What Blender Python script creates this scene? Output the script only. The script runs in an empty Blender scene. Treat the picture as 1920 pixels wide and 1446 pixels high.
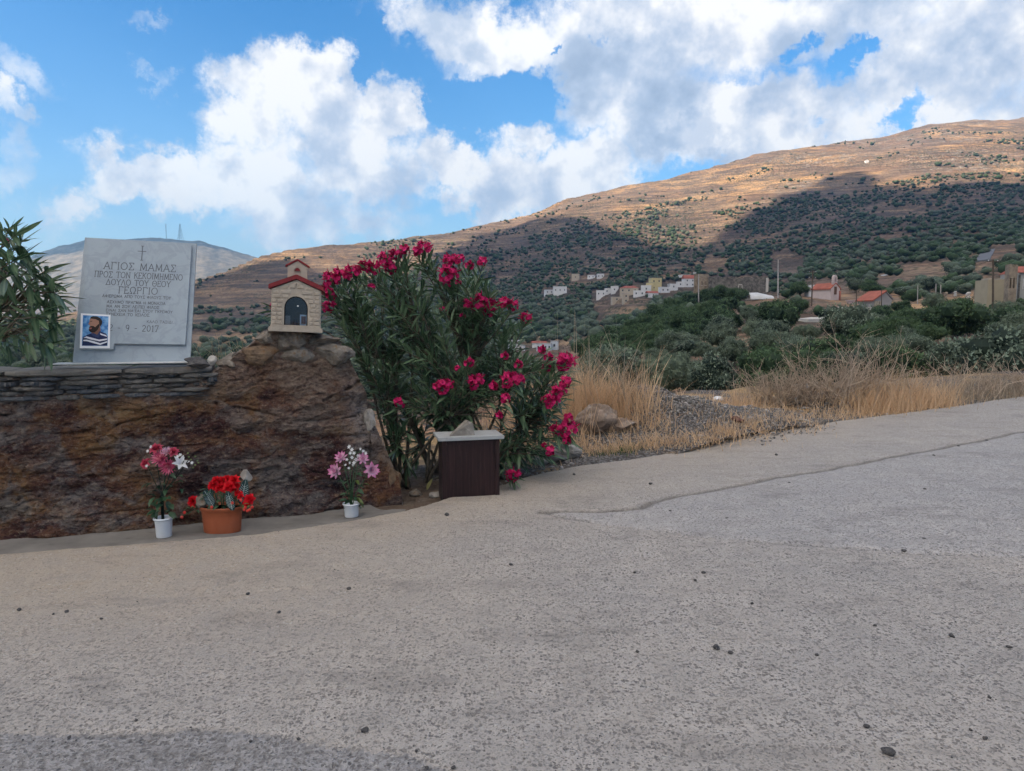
import bpy, bmesh, math, random
import numpy as np
from mathutils import Vector, Matrix, Euler
rng = np.random.default_rng(7)
random.seed(7)
SC = bpy.context.scene
COL = SC.collection
# ------------------------------------------------------------ camera, sky, sun, exposure
H = 1.25                      # eye height above the road
F = 1333.0 / 1920.0           # focal length over picture width
PITCH = math.radians(5.27)
cam_d = bpy.data.cameras.new('camera')
cam_d.sensor_width = 36.0
cam_d.lens = 36.0 * F
cam_d.clip_start = 0.05
cam_d.clip_end = 30000.0
cam = bpy.data.objects.new('camera', cam_d)
COL.objects.link(cam)
cam.location = (0, 0, H)
cam.rotation_euler = (math.radians(90) - PITCH, 0, 0)
SC.camera = cam
SC.view_settings.view_transform = 'Standard'
SC.view_settings.look = 'None'
SC.view_settings.exposure = 1.2
SC.view_settings.gamma = 1.0
SC.view_settings.use_curve_mapping = False
SC.render.engine = 'CYCLES'
SC.cycles.use_denoising = True
SC.cycles.max_bounces = 8
SC.cycles.diffuse_bounces = 4
SC.cycles.transparent_max_bounces = 8
SC.cycles.volume_bounces = 0
SC.cycles.use_adaptive_sampling = True

HAZE = 1.6e-4
SUN_EL, SUN_AZ = math.radians(34), math.radians(-118)     # azimuth from +Y towards +X
SUNV = Vector((math.sin(SUN_AZ) * math.cos(SUN_EL), math.cos(SUN_AZ) * math.cos(SUN_EL), math.sin(SUN_EL)))
sun_d = bpy.data.lights.new('sun', 'SUN')
sun_d.energy = 5.0
sun_d.angle = math.radians(0.5)
sun_d.color = (1.0, 0.82, 0.60)
sun = bpy.data.objects.new('sun', sun_d)
COL.objects.link(sun)
sun.rotation_euler = SUNV.to_track_quat('Z', 'Y').to_euler()

CP, SP = math.cos(PITCH), math.sin(PITCH)
def st(u, v):
    """pixel of the photograph -> (x/y, (z-H)/y) of the line of sight"""
    xr = (np.asarray(u, float) - 960) / 1333.0
    yv = (723 - np.asarray(v, float)) / 1333.0
    dy = CP + yv * SP
    return xr / dy, (-SP + yv * CP) / dy
def P(u, v, Y):
    s, t = st(u, v)
    return Vector((float(s) * Y, Y, H + float(t) * Y))
def G(u, v, z=0.0):
    """where the line of sight meets the level z"""
    s, t = st(u, v)
    Y = (z - H) / float(t)
    return Vector((float(s) * Y, Y, z))

# ------------------------------------------------------------ node helpers
class NB:
    def __init__(self, tree):
        self.t = tree; self.n = tree.nodes; self.l = tree.links
    def node(self, typ, **kw):
        nd = self.n.new(typ)
        ins = kw.pop('ins', {})
        for k, v in kw.items(): setattr(nd, k, v)
        for k, v in ins.items():
            self.set(nd.inputs[k], v)
        return nd
    def set(self, sock, v):
        if isinstance(v, bpy.types.NodeSocket): self.l.new(v, sock)
        elif isinstance(v, bpy.types.Node): self.l.new(v.outputs[0], sock)
        else:
            if isinstance(v, (tuple, list)) and sock.type == 'RGBA' and len(v) == 3: v = (*v, 1)
            sock.default_value = v
    def math(self, op, a, b=0.0, c=None, clamp=False):
        nd = self.n.new('ShaderNodeMath'); nd.operation = op; nd.use_clamp = clamp
        self.set(nd.inputs[0], a); self.set(nd.inputs[1], b)
        if c is not None: self.set(nd.inputs[2], c)
        return nd.outputs[0]
    def vm(self, op, a, b=(0, 0, 0), out=0, scale=None):
        nd = self.n.new('ShaderNodeVectorMath'); nd.operation = op
        self.set(nd.inputs[0], a); self.set(nd.inputs[1], b)
        if scale is not None: self.set(nd.inputs['Scale'], scale)
        return nd.outputs[out]
    def mix(self, f, a, b, mode='MIX'):
        nd = self.n.new('ShaderNodeMix'); nd.data_type = 'RGBA'; nd.blend_type = mode
        self.set(nd.inputs[0], f); self.set(nd.inputs[6], a); self.set(nd.inputs[7], b)
        return nd.outputs[2]
    def mapr(self, x, a, b, c=0.0, d=1.0, smooth=False):
        nd = self.n.new('ShaderNodeMapRange')
        if smooth: nd.interpolation_type = 'SMOOTHSTEP'
        self.set(nd.inputs[0], x)
        for i, v in zip((1, 2, 3, 4), (a, b, c, d)): self.set(nd.inputs[i], v)
        return nd.outputs[0]
    def noise(self, vec, scale, detail=4, rough=0.55, dist=0.0, color=False, lac=2.0):
        nd = self.n.new('ShaderNodeTexNoise')
        if vec is not None: self.set(nd.inputs['Vector'], vec)
        nd.inputs['Scale'].default_value = scale; nd.inputs['Detail'].default_value = detail
        nd.inputs['Roughness'].default_value = rough; nd.inputs['Distortion'].default_value = dist
        nd.inputs['Lacunarity'].default_value = lac
        return nd.outputs[1 if color else 0]
    def vor(self, vec, scale, feature='F1', out=0, rand=1.0, detail=0):
        nd = self.n.new('ShaderNodeTexVoronoi'); nd.feature = feature
        if vec is not None: self.set(nd.inputs['Vector'], vec)
        nd.inputs['Scale'].default_value = scale
        nd.inputs['Randomness'].default_value = rand
        return nd.outputs[out]
    def ramp(self, f, stops):
        nd = self.n.new('ShaderNodeValToRGB')
        cr = nd.color_ramp
        while len(cr.elements) < len(stops): cr.elements.new(0.5)
        for e, (p, c) in zip(cr.elements, stops):
            e.position = p; e.color = (*c, 1) if len(c) == 3 else c
        self.set(nd.inputs[0], f)
        return nd.outputs[0]
    def attr(self, name, out=2):
        nd = self.n.new('ShaderNodeAttribute'); nd.attribute_name = name
        return nd.outputs[out]
    def coords(self, which='Object'):
        return self.n.new('ShaderNodeTexCoord').outputs[which]
    def mapping(self, vec, scale=(1, 1, 1), rot=(0, 0, 0), loc=(0, 0, 0)):
        nd = self.n.new('ShaderNodeMapping')
        self.set(nd.inputs[0], vec); nd.inputs[1].default_value = loc
        nd.inputs[2].default_value = rot; nd.inputs[3].default_value = scale
        return nd.outputs[0]
    def bump(self, h, strength=0.5, dist=0.01, normal=None):
        nd = self.n.new('ShaderNodeBump')
        nd.inputs['Strength'].default_value = strength; nd.inputs['Distance'].default_value = dist
        self.set(nd.inputs['Height'], h)
        if normal is not None: self.set(nd.inputs['Normal'], normal)
        return nd.outputs[0]

MATS = {}
def material(name, fn=None, color=(0.5, 0.5, 0.5), rough=0.8, spec=0.3, **kw):
    if name in MATS: return MATS[name]
    m = bpy.data.materials.new(name); m.use_nodes = True
    nt = m.node_tree; b = nt.nodes['Principled BSDF']
    nb = NB(nt)
    b.inputs['Base Color'].default_value = (*color, 1)
    b.inputs['Roughness'].default_value = rough
    b.inputs['Specular IOR Level'].default_value = spec
    for k, v in kw.items(): b.inputs[k.replace('_', ' ')].default_value = v
    if fn: fn(nb, b)
    MATS[name] = m
    return m
def simple(name, color, rough=0.7, var=0.18, scale=12.0, bump=0.2, bdist=0.002, spec=0.3, dirt=None):
    """plain painted / plastic / stone surface with colour variation, wear and fine relief"""
    def fn(nb, b):
        co = nb.coords('Object')
        n1 = nb.noise(co, scale, 5, 0.6); n2 = nb.noise(co, scale * 6, 3, 0.6)
        f = nb.mapr(n1, 0.3, 0.7)
        dk = tuple(c * (1 - var) for c in color); lt = tuple(min(1, c * (1 + var)) for c in color)
        c = nb.mix(f, dk, lt)
        if dirt:
            c = nb.mix(nb.mapr(nb.noise(co, scale * 0.5, 6, 0.7), 0.52, 0.75, 0, dirt[3]), c, dirt[:3])
        nb.set(b.inputs['Base Color'], c)
        nb.set(b.inputs['Roughness'], nb.mapr(n2, 0.3, 0.7, max(0.05, rough - 0.1), min(1, rough + 0.1)))
        nb.set(b.inputs['Normal'], nb.bump(n2, bump, bdist))
    return material(name, fn, color, rough, spec)

# ------------------------------------------------------------ world: Nishita sky with cumulus
W = bpy.data.worlds.new('World'); SC.world = W; W.use_nodes = True
wn = NB(W.node_tree)
for nd in list(wn.n): wn.n.remove(nd)
sky = wn.node('ShaderNodeTexSky', sky_type='NISHITA')
sky.sun_disc = False; sky.sun_elevation = SUN_EL; sky.sun_rotation = SUN_AZ
sky.air_density = 1.0; sky.dust_density = 0.8; sky.ozone_density = 2.2
hs = wn.node('ShaderNodeHueSaturation', ins={'Saturation': 1.42, 'Value': 1.0, 'Color': sky.outputs[0]})
D = wn.node('ShaderNodeTexCoord').outputs['Generated']
sep = wn.node('ShaderNodeSeparateXYZ', ins={0: D})
az = wn.math('ARCTAN2', sep.outputs[0], sep.outputs[1])
rh = wn.math('SQRT', wn.math('ADD', wn.math('MULTIPLY', sep.outputs[0], sep.outputs[0]), wn.math('MULTIPLY', sep.outputs[1], sep.outputs[1])))
te = wn.math('DIVIDE', sep.outputs[2], wn.math('MAXIMUM', rh, 0.02))
te = wn.math('MINIMUM', te, 4.0)
cv = wn.node('ShaderNodeCombineXYZ', ins={0: az, 1: te}).outputs[0]
# ragged edges: the field is looked up at displaced places
w1 = wn.noise(D, 7.0, 9, 0.68, color=True)
w2 = wn.noise(D, 2.6, 2, 0.5, color=True)
off = wn.vm('SUBTRACT', w1, (0.5, 0.5, 0.5))
off2 = wn.vm('SUBTRACT', w2, (0.5, 0.5, 0.5))
pw = wn.vm('ADD', cv, wn.vm('SCALE', off, scale=0.24))
pw = wn.vm('ADD', pw, wn.vm('SCALE', off2, scale=0.05))
def blob(u, v, ru, rv, w, k=1.0):
    s, t = st(u, v); a = math.atan(s); te_ = t * math.cos(a); c2 = math.cos(a)
    d = wn.vm('SUBTRACT', pw, (a, te_, 0))
    d = wn.vm('MULTIPLY', d, (1333 / (ru * c2 * c2), 1333 / (rv * c2), 0))
    L = wn.vm('LENGTH', d, out=1)
    return wn.mapr(L, 1.5 * k, 0.35, 0.0, w, smooth=True)
CL = [(575,112,80,62,1),(505,155,95,55,1),(470,215,85,60,1),(600,200,95,70,1),(725,225,62,60,1),(650,285,135,80,1),
      (560,335,165,85,1),(600,410,170,48,.85),(325,285,85,48,.95),(235,320,95,48,.85),(380,335,130,62,.95),(140,370,80,36,.7),
      (850,325,85,45,1),(960,340,95,55,1),(1110,330,115,62,1),(960,260,48,38,.9),(900,390,100,35,.8),
      (900,55,190,75,1),(800,60,90,45,.9),(880,125,110,38,.75),(1200,60,260,120,1),(1160,170,165,95,1),(1260,250,170,75,1),
      (1500,50,300,95,1),(1850,90,300,130,1),(1700,150,150,70,.8),(1400,215,140,55,1),(1380,280,150,50,1),(1580,235,150,50,1),
      (1850,215,180,40,.9),(285,25,60,26,.52),(310,125,55,26,.5),(25,205,42,30,.6),(5,290,40,70,.5),(60,150,110,26,.30),(120,420,70,24,.45)]
acc = None
for b_ in CL:
    o = blob(*b_)
    acc = o if acc is None else wn.math('MAXIMUM', wn.math('ADD', wn.math('MULTIPLY', acc, 1.0), wn.math('MULTIPLY', o, 0.22)), wn.math('MAXIMUM', acc, o))
for (u, v, a_, b2, w_) in [(930,195,80,48,1.2),(850,215,60,34,1.0),(1492,112,27,20,.72),(1605,148,36,24,.76),(1722,207,44,22,.76),(1122,85,14,12,.6),(1018,92,13,10,.6),(690,120,26,66,.9),(560,320,40,25,.25)]:
    acc = wn.math('SUBTRACT', acc, blob(u, v, a_, b2, w_))
# the rest of the sky, past the picture's edges
cov = wn.mapr(wn.noise(wn.mapping(D, scale=(1, 1, 2.2)), 1.7, 3, 0.5), 0.42, 0.60, 0, 1.0)
outm = wn.math('MAXIMUM', wn.mapr(wn.math('ABSOLUTE', az), 0.66, 0.85), wn.mapr(te, 0.46, 0.62), clamp=True)
acc = wn.math('ADD', acc, wn.math('MULTIPLY', outm, cov), clamp=False)
dn = wn.noise(D, 9.0, 11, 0.68)
dens = wn.math('ADD', acc, wn.mapr(dn, 0.25, 0.75, -0.42, 0.42))
alpha = wn.mapr(dens, 0.14, 0.95, 0, 1, smooth=True)
# soft relief of the puffs: more cloud towards the sun side -> greyer
LD = (-0.030, -0.006, 0.032)
def puff(vec):
    a = wn.noise(vec, 6.0, 5, 0.55); b = wn.noise(vec, 20.0, 6, 0.6)
    return wn.math('ADD', wn.math('MULTIPLY', a, 1.0), wn.math('MULTIPLY', b, 0.4))
rel = wn.math('SUBTRACT', puff(D), puff(wn.vm('ADD', D, LD)))
acc_keep = acc
thick = wn.mapr(dens, 0.45, 1.25, 0, 1, smooth=True)
gsum = None
for (u, v, a_, b2, w_) in [(1160,185,170,95,.75),(1290,280,70,55,.85),(1700,40,420,80,.45),(620,370,170,60,.22),(1850,150,200,70,.4),(1000,90,120,50,.25),(860,360,120,40,.16),(450,400,200,45,.25),(1500,150,250,70,.3),(1080,260,70,40,.5)]:
    o = blob(u, v, a_, b2, w_)
    gsum = o if gsum is None else wn.math('MAXIMUM', gsum, o)
gsum = wn.math('ADD', gsum, wn.math('MULTIPLY', outm, 0.3))
br = wn.math('ADD', wn.mapr(rel, -0.14, 0.14, -0.42, 0.42), wn.math('SUBTRACT', 0.86, wn.math('MULTIPLY', gsum, wn.math('ADD', 0.3, wn.math('MULTIPLY', thick, 0.45)))))
ccol = wn.ramp(br, [(0.0, (2.0, 2.5, 3.3)), (0.35, (2.6, 3.1, 3.9)), (0.60, (3.45, 3.8, 4.4)), (0.85, (4.7, 4.8, 5.0)), (1.0, (5.7, 5.6, 5.45))])
final = wn.mix(wn.math('MULTIPLY', alpha, 0.97), hs.outputs[0], ccol)
bg = wn.node('ShaderNodeBackground', ins={'Color': final, 'Strength': 0.1})
wo = wn.node('ShaderNodeOutputWorld', ins={0: bg.outputs[0]})
W.cycles.sampling_method = 'MANUAL'
W.cycles.sample_map_resolution = 512

# ------------------------------------------------------------ numpy noise
_perm = rng.permutation(4096)
_val = rng.random(4096)
def vnoise(x, y, z=0.0):
    x = np.asarray(x, float); y = np.asarray(y, float); z = np.asarray(z, float) + 0 * x
    xi = np.floor(x).astype(np.int64); yi = np.floor(y).astype(np.int64); zi = np.floor(z).astype(np.int64)
    fx = x - xi; fy = y - yi; fz = z - zi
    fx = fx * fx * fx * (fx * (fx * 6 - 15) + 10); fy = fy * fy * fy * (fy * (fy * 6 - 15) + 10); fz = fz * fz * (3 - 2 * fz)
    def h(i, j, k): return _val[_perm[(_perm[(_perm[i & 4095] + j) & 4095] + k) & 4095]]
    def lerp(a, b, t): return a + (b - a) * t
    a = lerp(lerp(h(xi, yi, zi), h(xi + 1, yi, zi), fx), lerp(h(xi, yi + 1, zi), h(xi + 1, yi + 1, zi), fx), fy)
    b = lerp(lerp(h(xi, yi, zi + 1), h(xi + 1, yi, zi + 1), fx), lerp(h(xi, yi + 1, zi + 1), h(xi + 1, yi + 1, zi + 1), fx), fy)
    return lerp(a, b, fz) * 2 - 1
def fbm(x, y, z=0.0, oct=4, gain=0.5, lac=2.03):
    s = 0; a = 1; n = 0
    for i in range(oct):
        s = s + a * vnoise(x + 17.3 * i, y - 9.1 * i, z + 3.7 * i); n += a
        x = x * lac; y = y * lac; z = np.asarray(z) * lac; a *= gain
    return s / n
def ridged(x, y, z=0.0, oct=4):
    s = 0; a = 1; n = 0
    for i in range(oct):
        s = s + a * (1 - np.abs(vnoise(x + 5.3 * i, y, z)) * 2); n += a
        x = x * 2.1; y = y * 2.1; z = np.asarray(z) * 2.1; a *= .5
    return s / n
def smooth(x, a, b):
    t = np.clip((x - a) / (b - a), 0, 1); return t * t * (3 - 2 * t)

# ------------------------------------------------------------ mesh helpers
def link(o, parent=None):
    COL.objects.link(o)
    if parent is not None: o.parent = parent
    return o
def mesh_obj(name, V, Fc, mat=None, parent=None, smooth_sh=False, attrs=None, loc=None):
    me = bpy.data.meshes.new(name)
    V = np.asarray(V, float)
    if isinstance(Fc, np.ndarray) and Fc.ndim == 2:
        n, k = Fc.shape
        me.vertices.add(len(V)); me.vertices.foreach_set('co', V.astype(np.float32).ravel())
        me.loops.add(n * k); me.loops.foreach_set('vertex_index', Fc.astype(np.int32).ravel())
        me.polygons.add(n); me.polygons.foreach_set('loop_start', np.arange(0, n * k, k, dtype=np.int32))
        me.update(calc_edges=True)
    else:
        me.from_pydata([tuple(v) for v in V], [], [tuple(int(i) for i in f) for f in Fc]); me.update()
    if attrs:
        for k, (dom, arr) in attrs.items():
            a = me.attributes.new(k, 'FLOAT', dom); a.data.foreach_set('value', np.asarray(arr, np.float32).ravel())
    if mat is not None:
        for m in (mat if isinstance(mat, (list, tuple)) else [mat]): me.materials.append(m)
    if smooth_sh:
        me.polygons.foreach_set('use_smooth', np.ones(len(me.polygons), bool))
    o = bpy.data.objects.new(name, me)
    if loc is not None: o.location = loc
    return link(o, parent)
def empty(name, loc=(0, 0, 0), rot=(0, 0, 0)):
    o = bpy.data.objects.new(name, None); o.empty_display_size = 0.1
    o.location = loc; o.rotation_euler = rot
    return link(o)
def tag(o, label=None, cat=None, group=None, kind=None):
    for k, v in (('label', label), ('category', cat), ('group', group), ('kind', kind)):
        if v: o[k] = v
    return o
def copy_tree(o, parent=None, label=None):
    c = o.copy(); COL.objects.link(c)
    if parent is not None:
        c.parent = parent; c.matrix_parent_inverse = o.matrix_parent_inverse
    if label: c['label'] = label
    for ch in list(o.children): copy_tree(ch, c)
    return c
def grid_faces(nr, nc, keep=None):
    i = np.arange((nr - 1) * (nc - 1)); r = i // (nc - 1); c = i % (nc - 1)
    f = np.stack([r * nc + c, r * nc + c + 1, (r + 1) * nc + c + 1, (r + 1) * nc + c], 1)
    if keep is not None: f = f[keep.ravel()]
    return f
class MB:
    """collects simple shapes into one mesh"""
    def __init__(self): self.v = []; self.f = []; self.a = []
    def add(self, V, Fc, val=0.0):
        n = len(self.v); self.v += [tuple(p) for p in V]; self.f += [tuple(i + n for i in f) for f in Fc]; self.a += [val] * len(V)
        return self
    def box(self, c, s, rot=None, jit=0.0, taper=1.0, val=0.0):
        V = []
        for dz in (-1, 1):
            k = 1.0 if dz < 0 else taper
            for dx, dy in ((-1, -1), (1, -1), (1, 1), (-1, 1)):
                p = Vector((dx * s[0] / 2 * k, dy * s[1] / 2 * k, dz * s[2] / 2))
                if jit: p += Vector([random.uniform(-jit, jit) for _ in range(3)])
                if rot is not None: p = rot @ p
                V.append(p + Vector(c))
        return self.add(V, [(3, 2, 1, 0), (4, 5, 6, 7), (0, 1, 5, 4), (1, 2, 6, 5), (2, 3, 7, 6), (3, 0, 4, 7)], val)
    def tube(self, pts, rad, n=6, cap=True, val=0.0):
        pts = [Vector(p) for p in pts]; m = len(pts)
        if not isinstance(rad, (list, tuple)): rad = [rad] * m
        V = []; prev = None
        for i, p in enumerate(pts):
            d = (pts[min(i + 1, m - 1)] - pts[max(i - 1, 0)]).normalized()
            up = prev if prev is not None else (Vector((1, 0, 0)) if abs(d.x) < 0.8 else Vector((0, 0, 1)))
            a = (up - d * up.dot(d)).normalized(); b = d.cross(a); prev = a
            for k in range(n):
                t = 2 * math.pi * k / n
                V.append(p + (a * math.cos(t) + b * math.sin(t)) * rad[i])
        Fc = []
        for i in range(m - 1):
            for k in range(n):
                Fc.append((i * n + k, i * n + (k + 1) % n, (i + 1) * n + (k + 1) % n, (i + 1) * n + k))
        if cap: Fc.append(tuple(range(n))[::-1]); Fc.append(tuple((m - 1) * n + k for k in range(n)))
        return self.add(V, Fc, val)
    def lathe(self, prof, n=32, c=(0, 0, 0), sx=1.0, sy=1.0, val=0.0):
        V = []; m = len(prof)
        for r, z in prof:
            for k in range(n):
                t = 2 * math.pi * k / n
                V.append((c[0] + r * sx * math.cos(t), c[1] + r * sy * math.sin(t), c[2] + z))
        Fc = [(i * n + k, i * n + (k + 1) % n, (i + 1) * n + (k + 1) % n, (i + 1) * n + k) for i in range(m - 1) for k in range(n)]
        if prof[0][0] > 1e-6: Fc.append(tuple(range(n))[::-1])
        if prof[-1][0] > 1e-6: Fc.append(tuple((m - 1) * n + k for k in range(n)))
        return self.add(V, Fc, val)
    def prism(self, poly, y0, y1, val=0.0):
        """outline in x,z pulled along y"""
        n = len(poly)
        V = [(x, y0, z) for x, z in poly] + [(x, y1, z) for x, z in poly]
        Fc = [tuple(range(n)), tuple(range(n, 2 * n))[::-1]] + [(k, k + n, (k + 1) % n + n, (k + 1) % n) for k in range(n)]
        return self.add(V, Fc, val)
    def build(self, name, mat, parent=None, smooth_sh=False, bevel=0.0, loc=None, attr=None, rot=None):
        o = mesh_obj(name, self.v, self.f, mat, parent, smooth_sh, {attr: ('POINT', self.a)} if attr else None, loc)
        if rot is not None: o.rotation_euler = rot
        if bevel > 0:
            bm = bmesh.new(); bm.from_mesh(o.data)
            bmesh.ops.recalc_face_normals(bm, faces=bm.faces)
            bmesh.ops.bevel(bm, geom=[e for e in bm.edges if e.is_manifold and e.calc_face_angle(0) > 0.6], offset=bevel, segments=2, affect='EDGES', clamp_overlap=True)
            bm.to_mesh(o.data); bm.free()
        return o
# ============================================================ TERRAIN
US = [-500, 0, 150, 370, 600, 800, 950, 1050, 1180, 1300, 1400, 1500, 1600, 1700, 1800, 1920, 2150, 2600]
def row(Ys, vs): return np.array(Ys, float), np.array(vs, float)
L_START = row([9]*4+[9.5,10,10.5,11,11.5,12.5,13.5,14.5,15.5,16.5,17,18,21,26], [960]*3+[955]*2+[930]*4+[910]*3+[900]*3+[880]*3)
L_BOT = row([40,40,40,40,38,34,30,28,25,24,24,24,24,24,24,25,28,34], [890,890,890,890,880,870,850,840,820,815,815,815,810,800,790,780,760,750])
L_C = row([150,150,150,150,140,120,90,60,45,40,36,34,33,32,32,32,34,40], [722,718,716,712,710,712,720,738,748,752,750,748,746,744,738,732,725,718])
L_D = row([220,220,220,220,220,200,150,110,100,90,80,75,75,75,75,75,80,90], [700,698,697,696,692,690,688,680,665,660,655,650,650,645,640,630,620,610])
L_E = row([300,300,300,300,300,280,200,170,180,225,235,205,190,190,180,170,170,170], [682,678,676,674,674,672,670,662,622,573,561,551,560,560,560,546,530,520])
L_F = row([400,400,400,400,400,380,300,300,300,300,305,300,300,300,300,300,300,300], [668,662,660,657,655,655,668,672,655,608,585,555,528,508,494,476,455,440])
L_G = row([520,520,520,520,500,480,450,450,480,520,540,560,560,560,560,560,560,560], [650,640,632,622,615,620,638,628,562,545,522,502,480,462,447,432,415,400])
L_H = row([750,750,760,800,800,850,900,900,900,900,900,900,900,900,900,900,900,900], [632,612,600,572,562,546,522,506,484,472,452,432,416,402,392,382,370,360])
RU = [-500,0,100,150,250,370,400,430,480,560,640,750,830,900,960,1000,1060,1150,1250,1350,1450,1560,1650,1740,1800,1920,2150,2600]
RV = [635,602,586,576,556,524,516,506,484,466,455,449,437,420,411,398,372,350,330,306,282,268,255,235,228,222,205,190]
RY = [880,950,980,1000,1050,1100,1110,1120,1150,1200,1250,1330,1400,1450,1500,1520,1560,1600,1650,1700,1750,1780,1800,1820,1830,1850,1900,2000]
DU = [-700,-300,-50,50,100,160,230,300,380,420,480,540,650,900,1300,2000,2700]
DV = [560,545,515,486,465,449,447,446,453,464,482,494,510,530,540,560,570]
def layer(us, Ys, vs):
    s, t = st(us, vs); o = np.argsort(s)
    return s[o], np.asarray(Ys, float)[o], t[o]
layers = [layer(US, *r) for r in (L_START, L_BOT, L_C, L_D, L_E, L_F, L_G, L_H)]
lr = layer(RU, RY, RV); ld = layer(DU, [3600] * len(DU), DV)
NS = 860
s_in = np.linspace(-0.86, 0.86, 760)
SG = np.concatenate([np.linspace(-1.75, -0.86, 51)[:-1], s_in, np.linspace(0.86, 1.9, 51)[1:]])
NS = len(SG)
YG = np.concatenate([np.geomspace(9, 300, 150)[:-1], np.linspace(300, 1950, 400)[:-1], np.linspace(1950, 3300, 40)[:-1], np.linspace(3300, 3950, 56)[:-1], np.geomspace(3950, 4700, 8)])
NY = len(YG)
Z = np.zeros((NY, NS))
for j, s in enumerate(SG):
    ys = []; zs = []
    for (ls, lY, lt) in layers:
        Y = np.interp(s, ls, lY); ys.append(Y); zs.append(H + np.interp(s, ls, lt) * Y)
    Y = np.interp(s, lr[0], lr[1]); zr = H + np.interp(s, lr[0], lr[2]) * Y
    ys.append(Y); zs.append(zr)
    ys += [Y * 1.12, 2600]; zs += [zr - 0.09 * Y, 40]
    zd = H + np.interp(s, ld[0], ld[2]) * 3600
    ys += [3000, 3350, 3600, 3900, 4700]; zs += [0.35 * zd, 0.75 * zd, zd, zd - 60, -20]
    Z[:, j] = np.interp(YG, ys, zs)
ker = np.exp(-0.5 * (np.arange(-7, 8) / 2.6) ** 2); ker /= ker.sum()
Zp = np.pad(Z, ((7, 7), (0, 0)), mode='edge')
Zs = sum(ker[k] * Zp[k:k + NY] for k in range(15))
# keep the ridge crisp
ridgeY = np.interp(SG, lr[0], lr[1])
near_ridge = np.maximum(np.exp(-((YG[:, None] - ridgeY[None, :]) / 40) ** 2), np.exp(-((YG[:, None] - 3600) / 90) ** 2))
Z = Zs * (1 - 0.7 * near_ridge) + Z * 0.7 * near_ridge
X2 = SG[None, :] * YG[:, None]; Y2 = YG[:, None] + 0 * X2
amp = np.interp(YG, [9, 40, 100, 300, 600, 1000, 2000, 3600, 4700], [0.05, .35, .9, 2.0, 4.5, 8, 9, 9, 9])[:, None]
big = fbm(X2 / 170, Y2 / 170, oct=4)
fine = fbm(X2 / 24, Y2 / 24, 5.0, oct=4)
gull = np.abs(fbm(X2 / 230 + 0.4 * Y2 / 230, Y2 / 500, 9.0, oct=3))
Z = Z + amp * (0.9 * big + 0.30 * fine - 1.3 * (gull - 0.25) * smooth(Y2, 300, 700))
Z += smooth(Y2, 9, 30) * (1 - smooth(Y2, 200, 400)) * 0.5 * fbm(X2 / 5, Y2 / 5, 1.0, oct=3)
# farmed terraces: flat treads and short risers that follow the contours
per = 5.2 + 0 * Z
tm = smooth(fbm(X2 / 260, Y2 / 260, 21.0, oct=2), -0.15, 0.3) * smooth(Y2, 180, 420) * (1 - smooth(Y2, 1500, 1800))
zz = (Z + 1.6 * fbm(X2 / 60, Y2 / 60, 4.4, oct=2)) / per
fr = zz - np.floor(zz)
Z = Z + tm * per * 0.75 * (smooth(fr, 0.72, 0.97) - fr)
riser = np.clip(tm * smooth(fr, 0.66, 0.78) * (1 - smooth(fr, 0.95, 1.0)) * (0.55 + 0.8 * fbm(X2 / 30, Y2 / 30, 14.0, oct=2)), 0, 1)
def tz(s, Y):
    """terrain height at (s, Y)"""
    j = np.clip(np.interp(s, SG, np.arange(NS)), 0, NS - 1.001); i = np.clip(np.interp(Y, YG, np.arange(NY)), 0, NY - 1.001)
    j0 = int(j); i0 = int(i); fj = j - j0; fi = i - i0
    return (Z[i0, j0] * (1 - fj) + Z[i0, j0 + 1] * fj) * (1 - fi) + (Z[i0 + 1, j0] * (1 - fj) + Z[i0 + 1, j0 + 1] * fj) * fi
TG = (Z - H) / Y2
TMAX = np.maximum.accumulate(TG, 0)
def hit(u, v, ymin=20):
    """the point of the terrain that shows at this pixel of the photograph"""
    s, t = st(u, v); s = float(s); t = float(t)
    j = int(round(np.interp(s, SG, np.arange(NS))))
    col = TG[:, j]
    i0 = int(np.searchsorted(YG, ymin))
    w = np.nonzero(col[i0:] >= t)[0]
    if len(w) == 0: return None
    i = max(1, w[0] + i0)
    a, b = col[i - 1], col[i]
    f = 0 if b <= a else np.clip((t - a) / (b - a), 0, 1)
    Y = YG[i - 1] + f * (YG[i] - YG[i - 1])
    return Vector((s * Y, Y, tz(s, Y)))

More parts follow.
